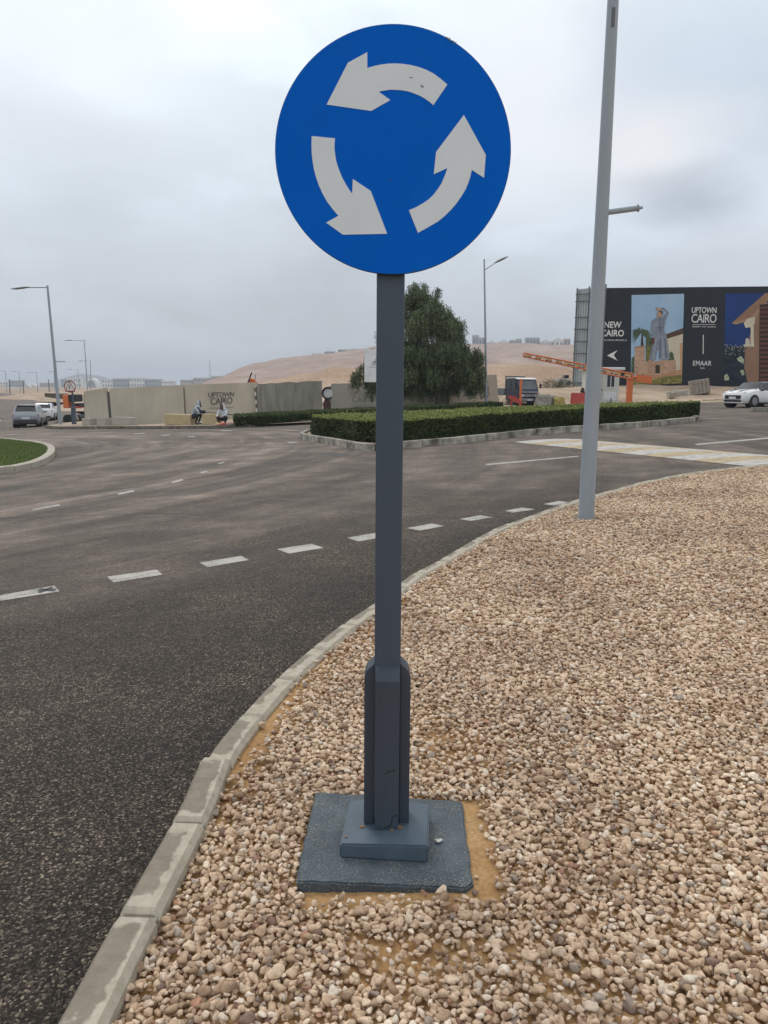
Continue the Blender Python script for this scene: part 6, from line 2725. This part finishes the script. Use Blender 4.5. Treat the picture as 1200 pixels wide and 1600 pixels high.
# corrugated return at the left end of the hoarding
Yc0 = Yb + .3
o2 = at(910, 640, Yb + 1.2)
o2.z = 1.0
ce = thing('hoarding_end', 'grey corrugated sheet end of the hoarding with pipe frame, left of the black board', 'hoarding', o2)
xl, xr = at(896.5, 540, Yb + 3.2), at(941, 540, Yb + .30)
zt_ = at(896.5, 452.5, Yb + 3.2).z
M = MB()
nW = 46
vs = []
for k in range(nW + 1):
    f = k / nW
    p = xl.lerp(xr, f)
    off = .07 * (1 if (k % 4) in (1, 2) else -1)
    for z in (.6, zt_):
        vs.append((p.x - o2.x, p.y - o2.y + off, z - o2.z))
M.add(vs, [(2 * k, 2 * k + 1, 2 * k + 3, 2 * k + 2) for k in range(nW)])
M.build('sheet', M_SHEET, ce)
M = MB()
for py in (454, 466, 492, 511, 531, 550, 573, 597, 620):
    z = at(905, py, Yb).z
    M.tube(xl - o2 + Vector((-.1, -.35, z - xl.z)), xr - o2 + Vector((0, -.35, z - xl.z)), .07, .07, 6)
for f in (0.0, .42, .62, .98):
    p = xl.lerp(xr, f) - o2
    M.tube((p.x, p.y - .45, -.5), (p.x, p.y - .45, zt_ - o2.z + .1), .075, .075, 6)
for (fa, za, fb, zb__) in ((.45, 460, .62, 480), (.45, 500, .9, 540), (.62, 560, .45, 600), (.45, 480, .7, 470)):
    pa, pb = xl.lerp(xr, fa) - o2, xl.lerp(xr, fb) - o2
    M.tube((pa.x, pa.y - .5, at(905, za, Yb).z - o2.z), (pb.x, pb.y - .5, at(905, zb__, Yb).z - o2.z), .05, .05, 6)
M.build('pipe_frame', M_STEEL, ce)

# building seen between board and hoarding frame is not visible; debris in the yard
def crate(label, px, py, Y, w, d, h, tilt, mat, name, rz=0, slats=True):
    p = at(px, py, Y)
    t_ = thing(name, label, 'crate' if slats else 'block', p, rz)
    Mx = Matrix.Rotation(tilt, 3, 'Y') @ Matrix.Rotation(R(0), 3, 'X')
    M = MB()
    if slats:
        M.bbox((0, 0, h / 2 - .15), (w, d, h), .03, M=Mx)
    else:
        bq = bmesh.new()
        bmesh.ops.create_cube(bq, size=1.0)
        bmesh.ops.subdivide_edges(bq, edges=bq.edges[:], cuts=5, use_grid_fill=True)
        for v in bq.verts:
            q_ = Vector((v.co.x * w, v.co.y * d, v.co.z * h))
            nv_ = mnoise.noise_vector(q_ * 2.2 + Vector((px, 0, 0))) * .13 * min(w, h) + mnoise.noise_vector(q_ * 7) * .03
            v.co = Mx @ (q_ * (1 - .10 * (q_.length / max(w, h)) ** 2) + nv_) + Vector((0, 0, h / 2 - .14))
        bq.verts.index_update()
        M.add([v.co[:] for v in bq.verts], [tuple(v.index for v in f.verts) for f in bq.faces])
        bq.free()
    M.build('block' if not slats else 'box', mat, t_)
    if slats:
        M = MB()
        for k in range(5):
            x = -w / 2 + w * (k + .5) / 5
            c_ = Mx @ Vector((x, -d / 2 - .03, 0)) + Vector((0, 0, h / 2 - .15))
            M.bbox(c_, (w / 9, .06, h * 1.0), .008, M=Mx)
        M.build('slat', M_WOOD, t_)
        M = MB()
        for z in (-h * .38, h * .38):
            c_ = Mx @ Vector((0, -d / 2 - .075, z)) + Vector((0, 0, h / 2 - .15))
            M.bbox(c_, (w * 1.02, .03, h * .09), .006, M=Mx)
        M.build('batten', M_WOOD, t_)
        M = MB()
        c_ = Mx @ Vector((0, 0, h / 2 + .02)) + Vector((0, 0, h / 2 - .15))
        M.bbox(c_, (w * 1.02, d * 1.03, .04), .008, M=Mx)
        M.build('lid', M_CONC, t_)


crate('tilted slatted timber crate on the sand below the black hoarding', 1092, 613.5, 64, 1.45, 1.1, 1.15, R(-10), M_WOOD, 'timber_crate', rz=R(-14))
crate('pale broken concrete block on the sand left of the timber crate', 1062, 617.5, 61, 1.25, .7, .52, R(-3), M_CONC, 'concrete_block', slats=False)
crate('rough pale rubble block at the left end of the concrete block', 1049, 618.5, 60, .55, .6, .42, R(8), M_WOOD, 'rubble_block', slats=False)
crate('grey concrete block between truck and red barrier, left one', 848, 631, 56.5, 1.0, .8, .85, R(0), M_CONC, 'concrete_block', slats=False)
crate('grey concrete block between truck and red barrier, middle one', 860, 631, 57, .8, .8, .75, R(2), M_OLDCONC, 'concrete_block', slats=False)
crate('yellow painted block on the sand right of the truck', 873, 631, 56.5, .8, .6, .6, R(0), pm('yellow_paint', (.50, .40, .12), None, 3, .6), 'yellow_block', slats=False)
M = MB()
for k in range(11):
    M.bbox((random.uniform(-.7, .7), random.uniform(-.4, .4), random.uniform(.0, .15)), (random.uniform(.2, .5), random.uniform(.2, .4), random.uniform(.15, .3)), .03, M=Matrix.Rotation(random.uniform(0, 3), 3, Vector((random.random(), random.random(), 1)).normalized()))
ob = M.build('rubble', M_CONC)
ob.location = G(768, 636, ROAD + .12)
tag(ob, 'small heap of pale rubble between the slim lamp and the truck', 'rubble', kind='stuff')

# far parked vehicle behind the scrub
M = MB()
o = at(880, 603, 110)
pk = thing('parked_truck', 'distant pale pickup parked on the sand left of the corrugated hoarding end', 'truck', o)
k = 110 / 1200
M.bbox((0, 0, .75), (20 * k, 1.7, .6), .05)
M.build('body', pm('dusty_white', (.45, .43, .40), None, 2, .7), pk)
M = MB()
M.bbox((3 * k, 0, 1.25), (7 * k, 1.5, .55), .08)
M.build('cab', M_DARKGLASS, pk)
for x in (-6, 6):
    M = MB()
    M.tube((x * k, -.95, .36), (x * k, -.7, .36), .36, .36, 14)
    M.build('wheel', M_BLACK, pk)

# median kerb behind the white hatchback, right edge
a, b_ = G(1176, 644, ROAD), G(1260, 641.5, ROAD)
M = MB()
for k in range(7):
    p, q = a.lerp(b_, k / 7), a.lerp(b_, (k + .96) / 7)
    c_ = (p + q) / 2
    M.bbox((c_.x, c_.y + .15, T(c_.x) + .02), ((q - p).length, .2, .22), .02, rz=math.atan2(q.y - p.y, q.x - p.x))
struct(M.build('median_kerb', M_OLDCONC), 'pale kerb of a median at the right edge')
med = [(a.x + .2, a.y + .25), (b_.x, b_.y + .25), (b_.x, b_.y + 1.6), (a.x + 1.2, a.y + 1.4)]
struct(drape('median', med, ROAD + .17, M_VERGE), 'sandy median strip')

# ================================================================== PEOPLE
def person(label, o, rz, joints, edges, radii, zones, group=None, extras=None):
    """joints: name->(x,y,z), edges list of names, radii; zones: function(point)->material index"""
    t_names = list(joints)
    me = bpy.data.meshes.new('person_body')
    me.from_pydata([joints[n_] for n_ in t_names], [(t_names.index(a), t_names.index(b_)) for a, b_ in edges], [])
    ob = bpy.data.objects.new('tmp', me)
    COL.objects.link(ob)
    md = ob.modifiers.new('skin', 'SKIN')
    md.use_smooth_shade = True
    sub = ob.modifiers.new('sub', 'SUBSURF')
    sub.levels = 2
    for i, n_ in enumerate(t_names):
        r_ = radii[n_]
        me.skin_vertices[0].data[i].radius = (r_, r_) if not isinstance(r_, tuple) else r_
    me.skin_vertices[0].data[t_names.index('pelvis')].use_root = True
    dg = bpy.context.evaluated_depsgraph_get()
    out = bpy.data.meshes.new_from_object(ob.evaluated_get(dg))
    bpy.data.objects.remove(ob)
    mats_ = zones[0]
    out.materials.clear()
    for mm in mats_:
        out.materials.append(mm)
    names_mat = zones[1]
    P = [Vector(joints[n_]) for n_ in t_names]
    segs = [(t_names.index(a), t_names.index(b_)) for a, b_ in edges]
    for f in out.polygons:
        c_ = f.center
        best, bd = 0, 1e9
        for (i, j) in segs:
            ab = P[j] - P[i]
            t = max(0, min(1, (c_ - P[i]).dot(ab) / max(1e-9, ab.length_squared)))
            d = (P[i] + ab * t - c_).length - (radii[t_names[i]] if not isinstance(radii[t_names[i]], tuple) else radii[t_names[i]][0]) * .5
            if d < bd:
                bd, best = d, (i if t < .5 else j)
        f.material_index = names_mat.get(t_names[best], names_mat.get(t_names[best].split('_')[0], 0))
        f.use_smooth = True
    root = thing('person', label, 'person', o, rz, group)
    b_ob = bpy.data.objects.new('body', out)
    COL.objects.link(b_ob)
    b_ob.parent = root
    return root, b_ob


def hand(J, E, Rd, side, wrist, d, spread, curl=.3):
    """palm and five fingers"""
    d = Vector(d).normalized()
    s = Vector(spread).normalized()
    w = Vector(wrist)
    pm_ = 'palm_' + side
    J[pm_] = tuple(w + d * .06)
    Rd[pm_] = .026
    E.append(('wrist_' + side, pm_))
    for k in range(4):
        a = w + d * .10 + s * (k - 1.5) * .019
        b_ = a + d * (.035 + .006 * (1 - abs(k - 1.5)))
        c_ = b_ + (d * .6 + Vector((0, 0, -curl))).normalized() * .03
        for q, p_ in (('a', a), ('b', b_), ('c', c_)):
            J[f'finger_{side}{k}{q}'] = tuple(p_)
            Rd[f'finger_{side}{k}{q}'] = .009
        E += [(pm_, f'finger_{side}{k}a'), (f'finger_{side}{k}a', f'finger_{side}{k}b'), (f'finger_{side}{k}b', f'finger_{side}{k}c')]
    a = w + d * .03 + s * .035
    b_ = a + (d + s).normalized() * .04
    J[f'thumb_{side}a'], J[f'thumb_{side}b'] = tuple(a), tuple(b_)
    Rd[f'thumb_{side}a'], Rd[f'thumb_{side}b'] = .010, .009
    E += [(pm_, f'thumb_{side}a'), (f'thumb_{side}a', f'thumb_{side}b')]


def crouching(label, o, rz, top_m, leg_m, wrap_m, lean=.28, seat=.32, armf=.45):
    J = {'pelvis': (0, 0, seat), 'waist': (lean * .25, 0, seat + .16), 'chest': (lean * .7, 0, seat + .36), 'neck': (lean, 0, seat + .52), 'head': (lean + .07, 0, seat + .64), 'headtop': (lean + .06, 0, seat + .76)}
    Rd = {'pelvis': (.17, .15), 'waist': (.155, .13), 'chest': (.18, .14), 'neck': .06, 'head': .092, 'headtop': .07}
    E = [('pelvis', 'waist'), ('waist', 'chest'), ('chest', 'neck'), ('neck', 'head'), ('head', 'headtop')]
    for sd_, s in (('l', 1), ('r', -1)):
        J['shoulder_' + sd_] = (lean * .85, s * .19, seat + .44)
        J['elbow_' + sd_] = (lean + .16, s * .24, seat + .22)
        J['wrist_' + sd_] = (lean + armf, s * .12, seat + .14)
        J['hip_' + sd_] = (.03, s * .11, seat - .02)
        J['knee_' + sd_] = (.40, s * .20, seat + .12)
        J['ankle_' + sd_] = (.22, s * .17, .09)
        J['toe_' + sd_] = (.42, s * .19, .045)
        Rd.update({'shoulder_' + sd_: .075, 'elbow_' + sd_: .05, 'wrist_' + sd_: .03, 'hip_' + sd_: .10, 'knee_' + sd_: .075, 'ankle_' + sd_: .048, 'toe_' + sd_: .035})
        E += [('chest', 'shoulder_' + sd_), ('shoulder_' + sd_, 'elbow_' + sd_), ('elbow_' + sd_, 'wrist_' + sd_), ('pelvis', 'hip_' + sd_), ('hip_' + sd_, 'knee_' + sd_), ('knee_' + sd_, 'ankle_' + sd_), ('ankle_' + sd_, 'toe_' + sd_)]
        hand(J, E, Rd, sd_, J['wrist_' + sd_], (1, 0, -.25), (0, -s, 0))
    zones = ([top_m, leg_m, M_SKIN, M_BLACK], {'waist': 0, 'chest': 0, 'shoulder': 0, 'elbow': 0, 'pelvis': 1, 'hip': 1, 'knee': 1, 'ankle': 1, 'neck': 2, 'head': 2, 'headtop': 2, 'wrist': 0, 'palm': 2, 'finger': 2, 'thumb': 2, 'toe': 3})
    root, b_ = person(label, o, rz, J, E, Rd, zones, group='workers by the walls' if wrap_m is not None and 'wall' in label else None)
    hx_, hz_ = lean + .065, seat + .66
    M = MB()
    # face
    M.ball((hx_ + .095, 0, hz_ + .0), (.018, .014, .022), 8, 6)
    M.build('nose', M_SKIN, root, smooth=True)
    for s in (-1, 1):
        M = MB()
        M.ball((hx_ + .082, s * .032, hz_ + .022), .011, 8, 6)
        M.build('eye', M_DIRT, root)
    M = MB()
    M.box((hx_ + .088, 0, hz_ - .04), (.008, .045, .008))
    M.build('mouth', M_REDLENS, root)
    if wrap_m is not None:
        M = MB()
        n1s, n2s = 14, 9
        vs_ = []
        for i in range(n1s + 1):
            ph = R(48) + (2 * math.pi - R(96)) * i / n1s
            for j in range(n2s + 1):
                th = math.pi * .98 * j / n2s
                r_ = .128 if th < 1.7 else .128 + (th - 1.7) * .09
                zz_ = hz_ + .03 + math.cos(th) * .14 - (.05 if th > 2 else 0)
                rr_ = r_ * (math.sin(th) if th < 1.6 else 1 - (th - 1.6) * .12)
                vs_.append((hx_ - .01 + math.cos(ph) * rr_, math.sin(ph) * rr_ * .92, zz_))
        M.add(vs_, [(i * (n2s + 1) + j, i * (n2s + 1) + j + 1, (i + 1) * (n2s + 1) + j + 1, (i + 1) * (n2s + 1) + j) for i in range(n1s) for j in range(n2s)])
        M.build('headscarf', wrap_m, root, smooth=True)
    return root


zv = ROAD + .125
p1 = G(304, 664, zv)
p1.z = T(p1.x) + zv
p1 = p1 + Vector((-.15, .3, 0))
crouching('worker in a grey blue shirt and headscarf crouching in front of the lettered wall', p1, R(-12), M_CLOTHB, M_CLOTHD, M_CLOTHB, lean=.30, seat=.42)
p2 = G(348, 664, zv)
p2.z = T(p2.x) + zv
p2 = p2 + Vector((.0, .5, 0))
crouching('worker in white with a white headscarf sitting by the low hedge end', p2, R(-108), M_CLOTHW, M_CLOTHD, M_CLOTHW, lean=.14, seat=.28, armf=.38)
p3_ = at(913, 622, 54.5)
p3_.z = T(p3_.x) + ROAD
crouching('person in dark clothes sitting beside the red barrier, mostly hidden by the lamp post', p3_, R(200), M_CLOTHD, M_CLOTHD, M_CLOTHD, lean=.12, seat=.46)
# what they hold and have around them
Yt = p1.y - .25
t0, t1 = at(310, 643.5, Yt), at(368, 648.5, Yt)
t_ = thing('garden_rake', 'long handled black tool held between the two workers', 'tool', (t0 + t1) / 2)
oo = (t0 + t1) / 2
M = MB()
M.tube(t0 - oo, t1 - oo, .022, .022, 8)
M.build('handle', M_BLACK, t_)
M = MB()
M.bbox(at(316, 643.5, Yt) - oo, (9 / 1200 * Yt, .22, 5 / 1200 * Yt), .04)
M.build('head', M_CLOTHD, t_)
for (px, lb, cm, w) in ((341, 'small yellow bag on the ground at the feet of the white clad worker', M_BOOMY, .16), (349, 'red bundle on the ground beside the seated white clad worker', M_REDP, .17), (360, 'pale pink bundle next to the end of the low hedge', pm('pink_cloth', (.55, .35, .30), None, 8, .9), .22)):
    p = G(px, 664.5, zv)
    M = MB()
    M.ball((0, 0, w * .35), (w, w * .7, w * .5), 10, 7)
    ob = M.build('cloth_bundle', cm, smooth=True)
    for v in ob.data.vertices:
        v.co *= 1 + .25 * mnoise.noise(Vector((v.co.x * 9 + px, v.co.y * 9, v.co.z * 9)))
    ob.location = p
    tag(ob, lb, 'bundle')

# ================================================================== HILLTOP HOUSES AND FAR BUILDINGS
M_HW = pm('house_white', (.80, .78, .74), (.66, .64, .60), .1, .8)
M_HG = pm('house_grey', (.26, .27, .28), (.33, .33, .33), .1, .8)
M_HR = pm('house_roof_pale', (.74, .73, .70), (.66, .64, .62), .2, .8)
M_HT = pm('house_tan', (.42, .34, .26), (.36, .28, .22), .1, .8)
M_WIN = pm('house_window', (.04, .05, .06), None, 3, .3)
random.seed(21)


def house(label, px0, px1, pyt, pyb, Y, wall, roof='gable', group='houses on the hill', name='house', nwin=3, floors=1, depth=None):
    a, b_ = at(px0, pyb, Y), at(px1, pyb, Y)
    w = (b_ - a).length
    h = at(px0, pyt, Y).z - a.z
    o = (a + b_) / 2
    o.z = min(a.z, b_.z)
    dpt = depth or w * .7
    t_ = thing(name, label, 'building', o, 0, group)
    hw = h * (.62 if roof == 'gable' else .95)
    M = MB()
    M.box((0, dpt / 2, hw / 2 - h * .5), (w, dpt, hw + h))
    M.build('wall', wall, t_)
    M = MB()
    if roof == 'gable':
        M.prism([Vector((-w * .56, -dpt * .06, hw)), Vector((w * .56, -dpt * .06, hw)), Vector((0, -dpt * .06, h))], (0, dpt * 1.12, 0))
    else:
        M.box((0, dpt / 2, hw + h * .025), (w * 1.04, dpt * 1.04, h * .05))
        M.box((w * .2, dpt / 2, h * 1.02), (w * .2, dpt * .3, h * .12))
    M.build('roof', M_HR, t_)
    for f in range(floors):
        for k in range(nwin):
            x = -w / 2 + w * (k + .5) / nwin
            z = hw * (f + .55) / floors
            M = MB()
            M.box((x, -.02 * w / 3, z), (w / nwin * .42, .04 * w / 3 + .1, hw / floors * .42))
            M.build('window', M_WIN, t_)
    return t_


def crest_y(px):
    pr = [(300, 606), (345, 596), (385, 580), (420, 571), (470, 561), (520, 552), (560, 547), (620, 542), (700, 541), (760, 542), (900, 540)]
    return float(np.interp(px, [p[0] for p in pr], [p[1] for p in pr]))


hs = [(738, 748, 523, 'grey flat roofed block at the right edge of the tree crown', M_HG, 'flat'), (748, 758, 527, 'grey house beside the slim lamp pole on the hill crest', M_HG, 'flat'),
      (760, 776, 532, 'white gabled house just right of the slim lamp pole', M_HW, 'gable'), (778, 795, 530, 'white gabled house second right of the slim lamp', M_HW, 'gable'),
      (796, 806, 531, 'small grey block between the white gabled houses', M_HG, 'flat'), (806, 815, 529, 'narrow grey block left of the wide hilltop block', M_HG, 'flat'),
      (822, 843, 527, 'wide grey hilltop block above the boom arm tip', M_HG, 'flat'), (842, 862, 530, 'white gabled house right of the wide hilltop block', M_HW, 'gable'),
      (861, 880, 527, 'large white gabled house near the hoarding end', M_HW, 'gable'), (881, 891, 529, 'tall pale block closest to the hoarding end', M_HT, 'flat'),
      (548, 566, 545, 'frame like pavilion left of the notice board on the ridge', M_HG, 'flat'), (528, 546, 546, 'low grey building on the ridge left of the pavilion', M_HG, 'flat'),
      (486, 505, 552, 'pale block on the slope above the bare concrete panel', M_HW, 'flat'), (507, 523, 549, 'dark low building on the slope', M_HG, 'flat'),
      (441, 452, 560, 'small dark house on the ridge line, leftmost pair', M_HG, 'gable'), (455, 464, 558, 'small pale house on the ridge line', M_HT, 'flat')]
for (a, b_, t, lb, mt_, rf) in hs:
    house(lb, a, b_, t, crest_y((a + b_) / 2) + 1.5, 1085, mt_, rf, nwin=max(2, int((b_ - a) / 5)), floors=1)

fb = [(0, 14, 597, 'low white building at the far left edge of the plain', M_HW), (15, 34, 594, 'grey blue low block behind the far lamps', M_HG), (62, 84, 598, 'low tan block left of the leaning lamp post', M_HT),
      (96, 110, 592, 'grey block behind the triangle sign', M_HG), (111, 127, 590, 'pale block right of the triangle sign', M_HW), (160, 176, 592, 'white low block with dark windows above the wide wall panel', M_HW),
      (177, 200, 591, 'long grey glass fronted block above the wide wall panel', M_HG), (202, 226, 590, 'white terrace block, middle of the far town', M_HW), (227, 250, 592, 'pale grey block right of the terrace block', M_HG),
      (252, 272, 595, 'low pale block above the right part of the wide panel', M_HW), (282, 300, 593, 'brownish block above the rod in the wall gap', M_HT), (302, 330, 590, 'long pinkish building above the lettering', M_HT),
      (331, 352, 587, 'stepped pinkish building right of the mast', M_HT), (353, 378, 584, 'grey block at the foot of the hill', M_HG)]
for (a, b_, t, lb, mt_) in fb:
    house(lb, a, b_, t, 606, 1300, mt_, 'flat', group='buildings of the far town', name='apartment_block', nwin=max(3, int((b_ - a) / 4)), floors=2)


def arch_hall(label, px0, px1, pyt, pyb, Y):
    a, b_ = at(px0, pyb, Y), at(px1, pyb, Y)
    w = (b_ - a).length
    h = at(px0, pyt, Y).z - a.z
    o = (a + b_) / 2
    t_ = thing('arched_hall', label, 'building', o, 0, 'arched halls of the far town')
    M = MB()
    n = 16
    outer = [Vector((math.cos(math.pi * k / n) * w / 2, 0, math.sin(math.pi * k / n) * h)) for k in range(n + 1)]
    inner = [Vector((math.cos(math.pi * k / n) * w * .36, 0, math.sin(math.pi * k / n) * h * .76)) for k in range(n + 1)]
    vs = outer + inner + [v + Vector((0, w * .8, 0)) for v in outer + inner]
    m_ = n + 1
    fs = []
    for k in range(n):
        fs += [(k, k + 1, m_ + k + 1, m_ + k), (2 * m_ + k, 2 * m_ + k + 1, 3 * m_ + k + 1, 3 * m_ + k), (k, k + 1, 2 * m_ + k + 1, 2 * m_ + k), (m_ + k, m_ + k + 1, 3 * m_ + k + 1, 3 * m_ + k)]
    M.add(vs, fs)
    M.build('arch', M_HW, t_)
    M = MB()
    M.prism([v * .99 + Vector((0, w * .15, 0)) for v in inner], (0, .3, 0))
    M.build('glazing', M_HG, t_)


arch_hall('large white arched hall above the first wall panels', 132, 153, 590.5, 607, 1200)
arch_hall('small white arch at the far left, left of the pair', 38, 47, 600, 612, 1200)
arch_hall('small white arch at the far left, right of the pair', 48, 57, 600, 612, 1200)

# lattice mast and small posts on the skyline
Ym = 1300
o = at(328.5, 600, Ym)
t_ = thing('lattice_mast', 'thin hazy lattice mast above the wall lettering', 'mast', o)
kq = Ym / 1200
M = MB()
for s1 in (-1, 1):
    for s2 in (-1, 1):
        M.tube((s1 * 1.3 * kq, s2 * 1.3 * kq, 0), (s1 * .2 * kq, s2 * .2 * kq, 37 * kq), .16, .1, 4)
for j in range(9):
    z0, z1 = j * 4 * kq, (j + 1) * 4 * kq
    w0, w1 = (1.3 - 1.1 * j / 9) * kq, (1.3 - 1.1 * (j + 1) / 9) * kq
    M.tube((-w0, -w0, z0), (w1, -w1, z1), .1, .1, 4)
    M.tube((w0, -w0, z0), (-w1, -w1, z1), .1, .1, 4)
M.build('lattice', M_HG, t_)
M = MB()
for j in (20, 25, 30):
    M.tube((-3 * kq, 0, j * kq), (3 * kq, 0, j * kq), .12, .12, 4)
M.build('crossarm', M_HG, t_)
for i, (px, pt, lb) in enumerate([(15.5, 594, 'short dark post beside the far road, leftmost'), (37, 595.5, 'short dark post beside the far road left of the small arches'), (77, 594.5, 'short dark post just left of the leaning lamp')]):
    p0 = at(px, 611, 230)
    M = MB()
    hz = at(px, pt, 230).z - p0.z
    M.tube((0, 0, -1), (0, 0, hz), .16, .13, 8)
    M.tube((0, 0, hz), (0, 0, hz + .25), .22, .1, 8)
    ob = M.build('roadside_post', M_LAMPD)
    ob.location = p0
    tag(ob, lb, 'post', 'dark posts beside the far road')

# ================================================================== HAZE
M = MB()


mt, n, l, b = newmat('haze_air')
n.remove(b)
vol = n.new('ShaderNodeVolumePrincipled')
vol.inputs['Color'].default_value = (.80, .87, .97, 1)
vol.inputs['Density'].default_value = .00042
vol.inputs['Anisotropy'].default_value = .2
l.new(vol.outputs[0], n['Material Output'].inputs['Volume'])
M2 = MB()
M2.box((0, 0, 33), (5800, 5800, 76))
hz_o = M2.build('haze', mt)
tag(hz_o, kind='stuff')
hz_o['label'] = 'pale dusty haze over the plain and hills'

# ================================================================== one mesh for each separate piece of these parts
SPLIT = {'scuff', 'clamp', 'rust_spot', 'white_splash', 'paint_crack', 'leg', 'crossarm', 'grille', 'grille_trim', 'batten', 'triangle', 'engine', 'stem', 'slat', 'symbol',
         'support_frame', 'stripe_panel', 'palm_crown', 'head_rack', 'stand', 'hazard_stripe', 'hood', 'spoke_gap', 'mortar_collar', 'box'}
for ob in list(bpy.data.objects):
    base = ob.name.split('.')[0]
    if ob.type != 'MESH' or base not in SPLIT or ob.parent is None:
        continue
    me = ob.data
    n_ = len(me.vertices)
    par = list(range(n_))

    def find(i):
        while par[i] != i:
            par[i] = par[par[i]]
            i = par[i]
        return i
    for e in me.edges:
        a_, b_ = find(e.vertices[0]), find(e.vertices[1])
        par[a_] = b_
    groups = {}
    for f in me.polygons:
        groups.setdefault(find(f.vertices[0]), []).append(f)
    if len(groups) < 2 or base in ('palm_crown', 'hood', 'hazard_stripe', 'symbol') and len(groups) > 40:
        continue
    newm = []
    for g, fl in groups.items():
        ids = sorted({i for f in fl for i in f.vertices})
        mp_i = {v: k for k, v in enumerate(ids)}
        nm = bpy.data.meshes.new(base)
        nm.from_pydata([me.vertices[i].co[:] for i in ids], [], [[mp_i[i] for i in f.vertices] for f in fl])
        for mm in me.materials:
            nm.materials.append(mm)
        newm.append(nm)
    ob.data = newm[0]
    for nm in newm[1:]:
        c_ = bpy.data.objects.new(base, nm)
        COL.objects.link(c_)
        c_.parent = ob.parent
